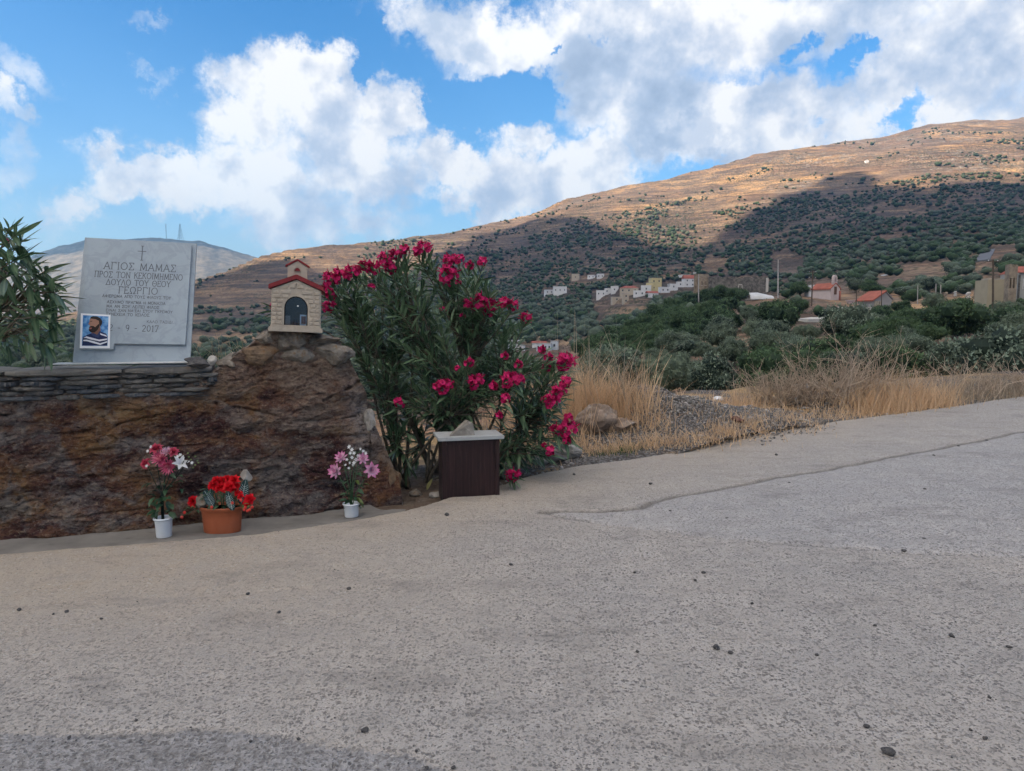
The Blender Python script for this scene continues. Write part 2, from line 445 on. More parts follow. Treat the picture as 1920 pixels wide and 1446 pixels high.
# masks of what grows where, and of the shade painted on the lower slopes
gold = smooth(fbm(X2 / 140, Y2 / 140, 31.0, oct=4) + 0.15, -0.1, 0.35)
def mat_ground(nb, b):
    co = nb.coords('Object')
    far = nb.attr('far'); g = nb.attr('gold'); tz_ = nb.attr('tread'); slope = nb.attr('steep')
    n1 = nb.noise(co, 0.012, 8, 0.65); n2 = nb.noise(co, 0.10, 6, 0.7); n3 = nb.noise(co, 0.9, 6, 0.7)
    n4 = nb.noise(nb.mapping(co, scale=(0.02, 0.02, 0.35)), 1.0, 5, 0.65)
    soil = nb.mix(nb.mapr(n2, 0.3, 0.7), (0.19, 0.115, 0.08), (0.32, 0.20, 0.13))
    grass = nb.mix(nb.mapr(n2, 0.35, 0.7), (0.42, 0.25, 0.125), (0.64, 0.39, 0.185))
    scrub = nb.mix(nb.mapr(n3, 0.3, 0.7), (0.11, 0.08, 0.066), (0.235, 0.175, 0.135))
    rock = nb.mix(nb.mapr(n3, 0.3, 0.7), (0.25, 0.23, 0.215), (0.52, 0.48, 0.44))
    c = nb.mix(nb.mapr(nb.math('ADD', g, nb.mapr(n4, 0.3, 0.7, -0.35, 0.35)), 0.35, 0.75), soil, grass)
    c = nb.mix(nb.math('MULTIPLY', nb.mapr(n1, 0.42, 0.56), nb.mapr(n2, 0.30, 0.5)), c, scrub)
    c = nb.mix(nb.math('MULTIPLY', nb.mapr(n2, 0.50, 0.60), nb.attr('rocky')), c, rock)
    c = nb.mix(nb.math('MULTIPLY', nb.attr('scrub_shade'), nb.mapr(n2, 0.25, 0.6, 0.35, 0.95)), c, nb.mix(nb.mapr(n3, 0.3, 0.7), (0.060, 0.047, 0.045), (0.135, 0.105, 0.095)))  # dark scrub colour that also paints cloud shade into the lower slopes
    c = nb.mix(nb.mapr(slope, 0.42, 0.8, 0, 0.75), c, nb.mix(nb.mapr(n3, 0.35, 0.6), (0.10, 0.075, 0.06), (0.20, 0.15, 0.12)))
    c = nb.mix(nb.math('MULTIPLY', nb.attr('riser'), 0.85), c, (0.060, 0.050, 0.042))
    nm = nb.noise(co, 0.28, 5, 0.75); c = nb.mix(nb.mapr(nm, 0.52, 0.66, 0, 0.55), c, (0.07, 0.058, 0.042)); c = nb.mix(nb.mapr(nm, 0.45, 0.33, 0, 0.35), c, (0.46, 0.36, 0.25))
    tb = nb.noise(nb.mapping(co, scale=(0.012, 0.012, 0.26)), 1.0, 7, 0.72, 0.3)
    c = nb.mix(nb.math('MULTIPLY', nb.mapr(tb, 0.515, 0.56), nb.mapr(tb, 0.63, 0.575, 0, 0.8)), c, (0.085, 0.066, 0.052)); c = nb.mix(nb.mapr(tb, 0.47, 0.42, 0, 0.30), c, (0.50, 0.36, 0.22))
    # low dark cushions of shrub, too small to be trees
    vd = nb.vor(nb.vm('ADD', co, nb.vm('SCALE', nb.noise(co, 0.3, 3, 0.6, color=True), scale=3.0)), 0.33, 'F1')
    sp = nb.math('MULTIPLY', nb.mapr(vd, 0.50, 0.30), nb.mapr(n2, 0.36, 0.50))
    c = nb.mix(nb.math('MULTIPLY', sp, nb.attr('bushy')), c, nb.mix(nb.mapr(n3, 0.3, 0.7), (0.045, 0.055, 0.03), (0.085, 0.09, 0.05)))
    c = nb.mix(nb.math('MULTIPLY', nb.attr('farhill'), 0.85), c, nb.mix(nb.mapr(nb.noise(co, 0.02, 8, 0.75), 0.42, 0.6), (0.075, 0.066, 0.04), (0.26, 0.215, 0.15)))
    nb.set(b.inputs['Base Color'], c)
    h = nb.math('ADD', nb.math('MULTIPLY', n2, 2.0), nb.math('ADD', nb.math('MULTIPLY', n3, 0.35), nb.math('MULTIPLY', sp, 0.5)))
    h = nb.math('ADD', h, nb.math('MULTIPLY', nb.noise(co, 6.0, 4, 0.6), 0.05))
    nb.set(b.inputs['Normal'], nb.bump(h, 0.9, 1.6))
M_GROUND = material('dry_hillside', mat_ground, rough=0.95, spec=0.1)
gy, gx = np.gradient(Z, axis=0), np.gradient(Z, axis=1)
steep = np.abs(gy / np.gradient(YG)[:, None])
steep = np.clip((steep - 0.25) * 1.1, 0, 1)
vpix = 723 - 1333 * 0  # (kept simple)
rel_h = np.clip((Z - 40) / 350, 0, 1)
rocky = np.clip(smooth(fbm(X2 / 120, Y2 / 120, 51.0, oct=4), -0.05, 0.35) * 0.75 * smooth(Z, 60, 260) + smooth(Y2, 2600, 3000) * 0.75, 0, 1)
bushy = np.clip(0.35 + 0.6 * smooth(fbm(X2 / 90, Y2 / 90, 61.0, oct=3), -0.3, 0.3), 0, 1) * (1 - 0.75 * smooth(Y2, 2400, 3000))
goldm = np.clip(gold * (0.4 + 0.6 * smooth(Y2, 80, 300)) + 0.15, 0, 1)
scrub_shade = np.clip((1 - smooth(Z, 130, 250)) * smooth(Y2, 300, 600) * (1 - smooth(Y2, 2300, 2800)) * (0.95 + 0.6 * fbm(X2 / 70, Y2 / 70, 71.0, oct=3)), 0, 1)  # low slopes only: cloud shade painted in together with the scrub
V = np.stack([X2, Y2, Z], -1).reshape(-1, 3)
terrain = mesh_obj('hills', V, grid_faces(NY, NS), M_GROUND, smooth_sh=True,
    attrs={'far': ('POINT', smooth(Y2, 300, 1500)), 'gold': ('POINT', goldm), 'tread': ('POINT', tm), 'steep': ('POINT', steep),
           'rocky': ('POINT', rocky), 'scrub_shade': ('POINT', scrub_shade), 'riser': ('POINT', riser), 'farhill': ('POINT', smooth(Y2, 2400, 2900)), 'bushy': ('POINT', bushy)})
tag(terrain, 'dry terraced hillsides rising from the valley to the long ridge', kind='structure')
# level land past and around the modelled hills, out to the horizon
mb = MB(); mb.add([(-14000, 4690, -24), (14000, 4690, -24), (14000, 14000, -40), (-14000, 14000, -40)], [(0, 1, 2, 3)])
mb.add([(-14000, -14000, -21), (14000, -14000, -21), (14000, 4690, -24), (-14000, 4690, -24)], [(0, 1, 2, 3)])
tag(mb.build('ground', M_GROUND), 'dry level land out to the horizon', kind='structure')

# ------------------------------------------------------------ clouds that shade the valley (above and behind the picture)
def mat_cloud(nb, b):
    out = [n for n in nb.n if n.type == 'OUTPUT_MATERIAL'][0]
    tr = nb.node('ShaderNodeBsdfTranslucent', ins={'Color': (0.99, 0.99, 0.99, 1)})
    df = nb.node('ShaderNodeBsdfDiffuse', ins={'Color': (0.92, 0.92, 0.93, 1)})
    ms = nb.node('ShaderNodeMixShader', ins={0: 0.06, 1: tr.outputs[0], 2: df.outputs[0]})
    nb.l.new(ms.outputs[0], out.inputs[0])
M_CLOUD = material('cloud_vapour', mat_cloud)
def cloud_from_shadow(pts, zc, cell, thick, label, edge=30.0):
    poly = []
    for p in pts:
        k = (zc - p.z) / SUNV.z
        poly.append((p.x + SUNV.x * k, p.y + SUNV.y * k))
    poly = np.array(poly)
    x0, y0 = poly.min(0) - 3 * cell; x1, y1 = poly.max(0) + 3 * cell
    xs = np.arange(x0, x1, cell); ys = np.arange(y0, y1, cell)
    XX, YY = np.meshgrid(xs, ys)
    n = len(poly); inside = np.zeros(XX.shape, bool); dist = np.full(XX.shape, 1e9)
    for i in range(n):
        ax, ay = poly[i]; bx, by = poly[(i + 1) % n]
        c = ((ay > YY) != (by > YY)) & (XX < (bx - ax) * (YY - ay) / ((by - ay) + 1e-9) + ax)
        inside ^= c
        dx, dy = bx - ax, by - ay; L2 = dx * dx + dy * dy + 1e-9
        t = np.clip(((XX - ax) * dx + (YY - ay) * dy) / L2, 0, 1)
        dist = np.minimum(dist, np.hypot(XX - ax - t * dx, YY - ay - t * dy))
    sd = np.where(inside, dist, -dist) + edge * fbm(XX / 130, YY / 130, 2.0, oct=4)
    th = np.clip(np.sqrt(np.clip(sd, 0, None) / 900), 0, 1) * thick * (1 + 0.45 * fbm(XX / 260, YY / 260, 8.0, oct=3))
    top = zc + 2 + th; bot = zc - 0.12 * th + 12 * fbm(XX / 200, YY / 200, 3.0, oct=3) * smooth(sd, 0, 200)
    nr, nc = XX.shape
    m = sd > 0
    keep = m[:-1, :-1] & m[1:, :-1] & m[:-1, 1:] & m[1:, 1:]
    f = grid_faces(nr, nc, keep)
    Vt = np.stack([XX, YY, top], -1).reshape(-1, 3); Vb = np.stack([XX, YY, bot], -1).reshape(-1, 3)
    used = np.unique(f); rem = -np.ones(nr * nc, int); rem[used] = np.arange(len(used))
    ft = rem[f]; fb = ft[:, ::-1] + len(used)
    # rim: edges used once
    e = np.concatenate([ft[:, [0, 1]], ft[:, [1, 2]], ft[:, [2, 3]], ft[:, [3, 0]]])
    key = np.sort(e, 1); _, idx, cnt = np.unique(key, axis=0, return_index=True, return_counts=True)
    r = e[idx[cnt == 1]]
    rim = np.stack([r[:, 1], r[:, 0], r[:, 0] + len(used), r[:, 1] + len(used)], 1)
    V = np.concatenate([Vt[used], Vb[used]])
    o = mesh_obj('cloud', V, np.concatenate([ft, fb, rim]), M_CLOUD, smooth_sh=True)
    return tag(o, label, kind='structure')
SHB = [(545,489),(585,510),(640,522),(700,522),(760,500),(800,472),(860,452),(930,433),(975,418),(1010,410),(1070,408),(1120,424),(1180,446),(1240,466),(1290,468),
       (1325,440),(1380,405),(1440,378),(1500,352),(1560,330),(1590,318),(1625,326),(1655,346),(1700,356),(1750,350),(1810,343),(1920,346)]
pts = [Vector((-2600, -2500, 0)), Vector((-1500, 300, 0)), hit(-300, 640), hit(150, 620), hit(330, 545, 600) or P(330, 545, 1050), P(372, 524, 1095), P(430, 512, 1080), P(490, 497, 1120)]
for (u, v) in SHB:
    h_ = hit(u, v, 400)
    if h_ is not None: pts.append(h_)
pts += [P(2150, 350, 1500), Vector((2600, 1500, 300)), Vector((3000, -2500, 0))]
cloud_from_shadow(pts, 1500, 28, 170, 'broad grey cloud overhead that shades the road and the valley')
q = [P(40, 478, 3500), P(120, 477, 3450), P(240, 470, 3450), P(330, 462, 3480), P(440, 472, 3560), P(520, 492, 3600), P(520, 470, 3900), P(300, 420, 4000), P(0, 440, 4000)]
cloud_from_shadow(q, 1500, 22, 90, 'small cloud off to the left that shades the distant summit', edge=14)

# ------------------------------------------------------------ haze
mz = bpy.data.materials.new('haze_air'); mz.use_nodes = True
nt = mz.node_tree
for nd in list(nt.nodes): nt.nodes.remove(nd)
pv = nt.nodes.new('ShaderNodeVolumePrincipled'); om = nt.nodes.new('ShaderNodeOutputMaterial')
pv.inputs['Color'].default_value = (0.36, 0.64, 1.0, 1); pv.inputs['Density'].default_value = HAZE
pv.inputs['Anisotropy'].default_value = 0.2
nt.links.new(pv.outputs[0], om.inputs['Volume'])
mb = MB(); mb.box((0, 0, 300), (30000, 30000, 760))
tag(mb.build('haze', mz), 'thin blue haze over the valley', kind='stuff')
print('max terrain', Z.max())
# ============================================================ ROAD
EDGE_PX = [(-60,1040),(0,1035),(150,1022),(300,1013),(480,998),(600,982),(700,966),(790,948),(830,934),(870,919),(930,909),(1000,888),(1080,872),(1180,860),
           (1280,843),(1400,815),(1520,795),(1640,780),(1760,765),(1850,752),(1920,743)]
E0 = np.array([G(u, v)[:2] for u, v in EDGE_PX])
d0 = (E0[0] - E0[3]); d0 /= np.hypot(*d0)
E0 = np.vstack([E0[0] + d0 * 16, E0[0] + d0 * 5, E0, E0[-1] + np.array([4, 2.2]), E0[-1] + np.array([40, 18.0])])
sl = np.concatenate([[0], np.cumsum(np.hypot(*np.diff(E0, axis=0).T))])
def edge_at(a):
    a = np.asarray(a, float)
    return np.stack([np.interp(a, sl, E0[:, 0]), np.interp(a, sl, E0[:, 1])], -1)
vis0, vis1 = sl[2] - 0.6, sl[-3] + 0.5
A = np.concatenate([np.linspace(0, vis0, 30)[:-1], np.linspace(vis0, vis0 + 6.5, 360)[:-1], np.linspace(vis0 + 6.5, vis1, 190)[:-1], np.linspace(vis1, sl[-1], 40)])
Bv = np.concatenate([[0.0, 0.006, 0.015, 0.03, 0.05], np.linspace(0.07, 4.6, 215), np.linspace(4.6, 9, 90)[1:], np.geomspace(9, 45, 22)[1:]])
WV = np.array([0.30, -0.954])
E = edge_at(A)
ker2 = np.ones(7) / 7
for k in range(2): E[:, k] = np.convolve(np.pad(E[:, k], 3, mode='edge'), ker2, 'valid')
en = 0.018 * fbm(A * 7, A * 0 + 3, oct=3) + 0.008 * fbm(A * 40, A * 0 + 8, oct=2)
E = E + WV[None, :] * en[:, None] * -1
RX = E[None, :, 0] + Bv[:, None] * WV[0]; RYY = E[None, :, 1] + Bv[:, None] * WV[1]
def dist_px(X, Y, px, z=0.0):
    pts = np.array([G(u, v, z)[:2] for u, v in px]); d = np.full(X.shape, 1e9)
    for (ax, ay), (bx, by) in zip(pts[:-1], pts[1:]):
        dx, dy = bx - ax, by - ay; t = np.clip(((X - ax) * dx + (Y - ay) * dy) / (dx * dx + dy * dy), 0, 1)
        d = np.minimum(d, np.hypot(X - ax - t * dx, Y - ay - t * dy))
    return d
def in_px(X, Y, px):
    pts = [G(u, v)[:2] for u, v in px]; ins = np.zeros(X.shape, bool); n = len(pts)
    for i in range(n):
        ax, ay = pts[i]; bx, by = pts[(i + 1) % n]
        ins ^= ((ay > Y) != (by > Y)) & (X < (bx - ax) * (Y - ay) / ((by - ay) + 1e-12) + ax)
    return ins
wx = RX + 0.05 * fbm(RX * 2.2, RYY * 2.2, 3.3, oct=4); wy = RYY + 0.05 * fbm(RX * 2.2, RYY * 2.2, 7.3, oct=4)
CR1 = [(1010,958),(1120,960),(1200,952),(1255,934),(1350,919),(1450,896),(1560,880),(1680,857),(1780,838),(1920,812),(2200,770)]
CR2 = [(1010,958),(1050,968),(1150,985),(1300,1005),(1500,1022),(1700,1035),(1920,1044),(2300,1052)]
CR3 = [(-200,1372),(0,1376),(200,1378),(400,1370),(560,1385),(640,1395),(760,1415),(860,1450),(900,1500)]
CR4 = [(140,1150),(260,1140),(380,1120),(480,1112),(560,1104)]
CR5 = [(860,985),(850,1040),(820,1110),(790,1180)]
dc1 = dist_px(wx, wy, CR1); dc2 = dist_px(wx, wy, CR2); dc3 = dist_px(wx, wy, CR3); dc4 = dist_px(wx, wy, CR4); dc5 = dist_px(wx, wy, CR5)
slabB = in_px(wx, wy, CR2 + [(2600,1052), (2600, 740), (2200,770)] + CR1[::-1][1:]).astype(float)
patch = in_px(wx, wy, CR3 + [(900,3000), (-2500,3000), (-2500,1372)]).astype(float)
RZ = 0.014 * fbm(RX * 0.9, RYY * 0.9, 1.0, oct=3) + 0.0035 * fbm(RX * 5, RYY * 5, 2.0, oct=4) + 0.0016 * fbm(RX * 22, RYY * 22, 2.0, oct=2)
RZ += 0.008 * slabB * smooth(dc2, 0, 0.05) - 0.007 * patch * smooth(dc3, 0.0, 0.06)
RZ += patch * 0.005 * fbm(RX * 30, RYY * 30, 6.0, oct=2)
RZ -= 0.020 * np.exp(-(dc1 / 0.030) ** 2) * (0.6 + 0.6 * fbm(RX * 3, RYY * 3, 11.0)) + 0.004 * np.exp(-(dc2 / 0.02) ** 2) + 0.003 * np.exp(-(dc3 / 0.03) ** 2) + 0.004 * np.exp(-(dc4 / 0.02) ** 2)
fade = smooth(Bv[:, None], 0.0, 0.10) + 0 * RX
RZ = RZ * np.clip(fade + 0.3, 0, 1) - 0.012 * (1 - smooth(Bv, 0, 0.05))[:, None]
# skirt along the outer edge
top0 = np.stack([RX[0], RYY[0] , RZ[0] - 0.15], -1)[None] - np.array([0.004, -0.02, 0])
V3 = np.concatenate([top0, np.stack([RX, RYY, RZ], -1)], 0)
nr, nc = V3.shape[:2]
def ext(a): return np.concatenate([a[:1], a], 0)
def mat_road(nb, b):
    co = nb.coords('Object')
    cr, bl, pa, wa = nb.attr('crack'), nb.attr('slab'), nb.attr('patch'), nb.attr('warm')
    n0 = nb.noise(co, 0.9, 6, 0.6); n1 = nb.noise(co, 6, 6, 0.65); n2 = nb.noise(co, 45, 6, 0.7); n3 = nb.noise(co, 160, 4, 0.7)
    jit = nb.math('SUBTRACT', nb.math('ADD', nb.math('MULTIPLY', n1, 0.5), nb.math('MULTIPLY', n2, 0.5)), 0.5)
    cr = nb.mapr(nb.math('ADD', cr, nb.math('MULTIPLY', jit, nb.mapr(cr, 0.0, 0.25, 0, 1.6))), 0.18, 0.85)
    pa = nb.mapr(nb.math('ADD', pa, nb.math('MULTIPLY', jit, 1.2)), 0.40, 0.60); bl = nb.mapr(nb.math('ADD', bl, nb.math('MULTIPLY', jit, 1.4)), 0.25, 0.75)
    warp = nb.vm('ADD', co, nb.vm('SCALE', nb.noise(co, 70, 3, 0.6, color=True), scale=0.012))
    v1 = nb.vor(warp, 68); v1c = nb.vor(warp, 68, out=1)
    v2 = nb.vor(warp, 150); v2c = nb.vor(warp, 150, out=1)
    s1 = nb.node('ShaderNodeSeparateColor', ins={0: v1c}); s2 = nb.node('ShaderNodeSeparateColor', ins={0: v2c})
    base = nb.mix(nb.mapr(n1, 0.3, 0.7), (0.40, 0.37, 0.33), (0.57, 0.525, 0.475))
    base = nb.mix(nb.mapr(n0, 0.35, 0.7, 0, 0.55), base, (0.34, 0.335, 0.33))
    base = nb.mix(nb.math('MULTIPLY', wa, nb.mapr(n1, 0.25, 0.75, 0.35, 0.95)), base, nb.mix(nb.mapr(n0, 0.3, 0.7), (0.42, 0.35, 0.255), (0.46, 0.375, 0.285)))
    base = nb.mix(nb.math('MULTIPLY', bl, 0.45), base, nb.mix(nb.mapr(n1, 0.3, 0.7), (0.38, 0.385, 0.40), (0.52, 0.52, 0.525)))
    base = nb.mix(nb.math('MULTIPLY', pa, 0.75), base, nb.mix(nb.mapr(n2, 0.4, 0.65), (0.13, 0.13, 0.135), (0.46, 0.46, 0.47)))
    # exposed stones: light and dark grains, and open pits
    amt = nb.mapr(n1, 0.25, 0.6, 0.35, 1.0)
    grain = nb.math('MULTIPLY', nb.mapr(v1, 0.50, 0.34), nb.math('GREATER_THAN', s1.outputs[0], 0.68))
    light = nb.math('MULTIPLY', nb.mapr(v1, 0.5, 0.3), nb.math('LESS_THAN', s1.outputs[0], 0.14))
    pit = nb.math('MULTIPLY', nb.mapr(v2, 0.52, 0.34), nb.math('GREATER_THAN', s2.outputs[1], 0.60))
    scar = nb.mapr(n2, 0.58, 0.68)
    keep = nb.math('SUBTRACT', 1.0, nb.math('MULTIPLY', wa, 0.55))
    dk = nb.math('MULTIPLY', nb.math('MULTIPLY', nb.math('MAXIMUM', grain, nb.math('MULTIPLY', pit, 0.8)), amt), keep)
    c = nb.mix(nb.math('MULTIPLY', dk, 0.74), base, nb.mix(s1.outputs[2], (0.045, 0.046, 0.052), (0.15, 0.135, 0.12)))
    c = nb.mix(nb.math('MULTIPLY', light, nb.math('MULTIPLY', amt, 0.5)), c, (0.60, 0.58, 0.55))
    c = nb.mix(nb.math('MULTIPLY', scar, 0.35), c, (0.12, 0.11, 0.10))
    c = nb.mix(nb.mapr(n3, 0.3, 0.7, 0, 0.45), c, (0.19, 0.18, 0.17))
    c = nb.mix(nb.math('MULTIPLY', cr, nb.mapr(n2, 0.2, 0.6, 0.3, 0.85)), c, (0.15, 0.138, 0.122))
    st_ = nb.mapr(nb.noise(nb.mapping(co, scale=(1, 2.2, 1)), 1.3, 8, 0.75), 0.52, 0.70, 0, 0.50)
    c = nb.mix(st_, c, (0.15, 0.14, 0.13))
    nb.set(b.inputs['Base Color'], c)
    h = nb.math('SUBTRACT', nb.math('MULTIPLY', n2, 0.9), nb.math('MULTIPLY', dk, 0.55))
    h = nb.math('ADD', h, nb.math('MULTIPLY', n3, 0.35))
    h = nb.math('ADD', h, nb.math('MULTIPLY', light, 0.25)); h = nb.math('SUBTRACT', h, nb.math('MULTIPLY', cr, 1.2))
    nb.set(b.inputs['Normal'], nb.bump(h, 1.0, 0.012))
    nb.set(b.inputs['Roughness'], nb.mapr(n2, 0.3, 0.7, 0.8, 0.98))
M_ROAD = material('old_concrete', mat_road, rough=0.9, spec=0.15)
warm = smooth(-(RX + 0.35 * (RYY - 4.0)) , -0.6, 2.2) * smooth(RYY, 1.9, 3.4)
warm = np.maximum(warm, 0.9 * np.exp(-(Bv[:, None] / 0.9) ** 2) * smooth(6.5 - RX, 0, 3))
crk = np.clip(np.exp(-(dc1 / 0.034) ** 2) + 0.5 * np.exp(-(dc2 / 0.02) ** 2) * smooth(fbm(RX * 2, RYY * 2, 5.5), -0.4, 0.3) + 0.45 * np.exp(-(dc3 / 0.022) ** 2) + 0.28 * np.exp(-(dc4 / 0.022) ** 2)
              + 0.12 * np.exp(-(dc5 / 0.06) ** 2) + 0.12 * np.exp(-(dc1 / 0.12) ** 2), 0, 1)
road = mesh_obj('road', V3.reshape(-1, 3), grid_faces(nr, nc)[:, ::-1], M_ROAD, smooth_sh=True,
    attrs={'crack': ('POINT', ext(crk)), 'slab': ('POINT', ext(slabB)), 'patch': ('POINT', ext(patch)), 'warm': ('POINT', ext(warm))})
tag(road, 'worn pale concrete road with exposed stones, joints and cracks', kind='structure')
def road_z(x, y): return 0.014 * float(fbm(x * 0.9, y * 0.9, 1.0, oct=3))

# loose stones: shape shared
def stone_mesh(name, seed, sub=2, sq=(1, 1, 0.6), mat=None, sharp=0.35, fine=0.06):
    bm = bmesh.new(); bmesh.ops.create_icosphere(bm, subdivisions=sub, radius=1.0)
    r = random.Random(seed)
    planes = [(Vector((r.uniform(-1, 1), r.uniform(-1, 1), r.uniform(-1, 1))).normalized(), r.uniform(0.55, 0.85)) for _ in range(9)]
    for v in bm.verts:
        p = v.co.copy()
        for n, d in planes:
            k = p.dot(n)
            if k > d: p -= n * (k - d) * (1 - sharp * 0.2)
        q = p * 2.3
        p *= 1 + fine * 2 * float(vnoise(q.x + seed, q.y, q.z)) + fine * float(vnoise(q.x * 3 + seed, q.y * 3, q.z * 3))
        v.co = Vector((p.x * sq[0], p.y * sq[1], p.z * sq[2]))
    me = bpy.data.meshes.new(name); bm.to_mesh(me); bm.free()
    if mat: me.materials.append(mat)
    return me
def rockmat(name, c1, c2, c3=None, scale=6.0, bstr=0.8, bd=0.01):
    def fn(nb, b):
        co = nb.coords('Object')
        a = nb.noise(co, scale, 7, 0.65); f = nb.noise(co, scale * 7, 5, 0.7)
        c = nb.mix(nb.mapr(a, 0.35, 0.65), c1, c2)
        if c3: c = nb.mix(nb.mapr(nb.noise(co, scale * 1.7, 6, 0.7), 0.55, 0.68), c, c3)
        c = nb.mix(nb.mapr(f, 0.55, 0.75, 0, 0.5), c, tuple(x * 0.45 for x in c1))
        nb.set(b.inputs['Base Color'], c)
        nb.set(b.inputs['Normal'], nb.bump(nb.math('ADD', a, nb.math('MULTIPLY', f, 0.4)), bstr, bd))
    return material(name, fn, rough=0.92, spec=0.15)
M_DARKSTONE = rockmat('dark_stone', (0.055, 0.055, 0.06), (0.12, 0.115, 0.11), scale=20, bd=0.003)
M_GREYSTONE = rockmat('grey_stone', (0.20, 0.185, 0.165), (0.34, 0.315, 0.28), (0.42, 0.40, 0.37), scale=8)
M_BROWNSTONE = rockmat('brown_stone', (0.15, 0.11, 0.085), (0.27, 0.21, 0.165), (0.36, 0.33, 0.30), scale=7)
M_PALESTONE = rockmat('pale_stone', (0.40, 0.38, 0.34), (0.55, 0.52, 0.47), scale=10)

# ============================================================ GUTTER AND ROADSIDE GROUND
def mat_side(nb, b):
    co = nb.coords('Object')
    gr, go = nb.attr('gravel'), nb.attr('straw')
    n1 = nb.noise(co, 3, 7, 0.65); n2 = nb.noise(co, 30, 5, 0.7)
    v = nb.vor(co, 34); vc = nb.node('ShaderNodeSeparateColor', ins={0: nb.vor(co, 34, out=1)})
    soil = nb.mix(nb.mapr(n1, 0.3, 0.7), (0.085, 0.064, 0.05), (0.19, 0.145, 0.11))
    grv = nb.mix(nb.mapr(vc.outputs[0], 0, 1), (0.11, 0.105, 0.10), (0.27, 0.26, 0.25))
    grv = nb.mix(nb.mapr(v, 0.35, 0.6), grv, (0.07, 0.06, 0.052))
    straw = nb.mix(nb.mapr(n2, 0.3, 0.7), (0.25, 0.165, 0.085), (0.42, 0.295, 0.155))
    c = nb.mix(nb.mapr(nb.math('ADD', gr, nb.mapr(n1, 0.3, 0.7, -0.3, 0.3)), 0.3, 0.6), soil, grv)
    c = nb.mix(nb.mapr(nb.math('ADD', go, nb.mapr(n1, 0.3, 0.7, -0.3, 0.3)), 0.35, 0.7), c, straw)
    nb.set(b.inputs['Base Color'], c)
    nb.set(b.inputs['Normal'], nb.bump(nb.math('SUBTRACT', n2, nb.math('MULTIPLY', v, 0.9)), 1.0, 0.02))
M_SIDE = material('roadside_earth', mat_side, rough=0.95, spec=0.1)
SBv = np.concatenate([np.linspace(-0.12, 3.5, 130), np.linspace(3.5, 9, 60)[1:]])
SA = np.concatenate([np.linspace(vis0 - 6, vis1, 420), np.linspace(vis1, sl[-1], 60)[1:]])
SE = edge_at(SA)
SX = SE[None, :, 0] - SBv[:, None] * WV[0]; SY = SE[None, :, 1] - SBv[:, None] * WV[1]
MC = [P(1150, 735, 8.3), P(1210, 738, 8.3), P(1290, 762, 8.4), P(1380, 790, 8.6), P(1440, 800, 8.8)]
def side_z(x, y, bb):
    z = -0.035 + 0.05 * fbm(x * 1.5, y * 1.5, 2.0, oct=4) * smooth(bb, 0.1, 0.6)
    x = np.asarray(x, float); y = np.asarray(y, float)
    pts = np.array([(p.x, p.y) for p in MC]); hts = np.array([0.40, 0.48, 0.38, 0.22, 0.08])
    best = 0 * x
    for i in range(len(pts) - 1):
        ax, ay = pts[i]; dx, dy = pts[i + 1] - pts[i]
        t = np.clip(((x - ax) * dx + (y - ay) * dy) / (dx * dx + dy * dy), 0, 1)
        d = np.hypot(x - ax - t * dx, y - ay - t * dy)
        best = np.maximum(best, (hts[i] + (hts[i + 1] - hts[i]) * t) * np.exp(-(d / 0.72) ** 2))
    z = z + best * (1 + 0.15 * fbm(x * 3, y * 3, 4.0))
    z = z + 0.10 * np.exp(-((x - 1.7) ** 2 + (y - 7.3) ** 2) / 0.5) + 0.12 * smooth(x, 2.5, 5) * smooth(bb, 0.2, 1.2) * (1 - smooth(bb, 2, 3))
    z = z - 0.035 * (1 - smooth(x, -0.9, -0.3))                    # the gutter at the foot of the rock
    lipb = 2.6 + 1.1 * smooth(x, -1, 2) + 0.4 * fbm(x * .5, y * .5, 6.0)
    z = z - 0.55 * np.clip(bb - lipb, 0, None) ** 1.25
    return z
SZ = side_z(SX, SY, SBv[:, None] + 0 * SX)
mound = np.clip((side_z(SX, SY, 0 * SX + 1.0) + 0.02) * 7, 0, 1)
gravel = np.clip(0.35 + 0.4 * fbm(SX * 0.8, SY * 0.8, 9.0, oct=3) + mound * 0.9 + 0.8 * np.exp(-((SX - 1.6) ** 2 + (SY - 7.0) ** 2) / 1.2), 0, 1)
straw = np.clip(0.45 + 0.8 * fbm(SX * 0.9, SY * 0.9, 19.0, oct=3) - mound * 0.9 + 0.5 * smooth(SX, 3, 5), 0, 1) * smooth(SX, -1.7, -0.9) * np.maximum(smooth(SBv, 0.9, 1.6)[:, None], smooth(SX, 0.0, 0.4))
tag(mesh_obj('roadside_ground', np.stack([SX, SY, SZ], -1).reshape(-1, 3), grid_faces(*SX.shape), M_SIDE, smooth_sh=True,
    attrs={'gravel': ('POINT', gravel), 'straw': ('POINT', straw)}), 'stony strip of earth and gravel beyond the concrete edge', kind='structure')
def sideP(u, v, z0=0.0):
    """where the sight line meets the roadside ground"""
    s, t = st(u, v); s = float(s); t = float(t)
    for Y in np.arange(3.6, 16, 0.03):
        x = s * Y
        a = np.interp(x, E0[:, 0], sl)      # good enough: edge parameter from x
        ex, ey = edge_at(a); bb = (Y - ey) / 0.954
        if bb < 0: continue
        z = float(side_z(x - 0, Y, bb))
        if H + t * Y <= z: return Vector((x, Y, z))
    Y = 9.5
    return Vector((s * Y, Y, H + t * Y))
def sideZ(x, y):
    a = np.interp(x, E0[:, 0], sl); ex, ey = edge_at(a)
    return float(side_z(x, y, max(0.0, (y - ey) / 0.954)))
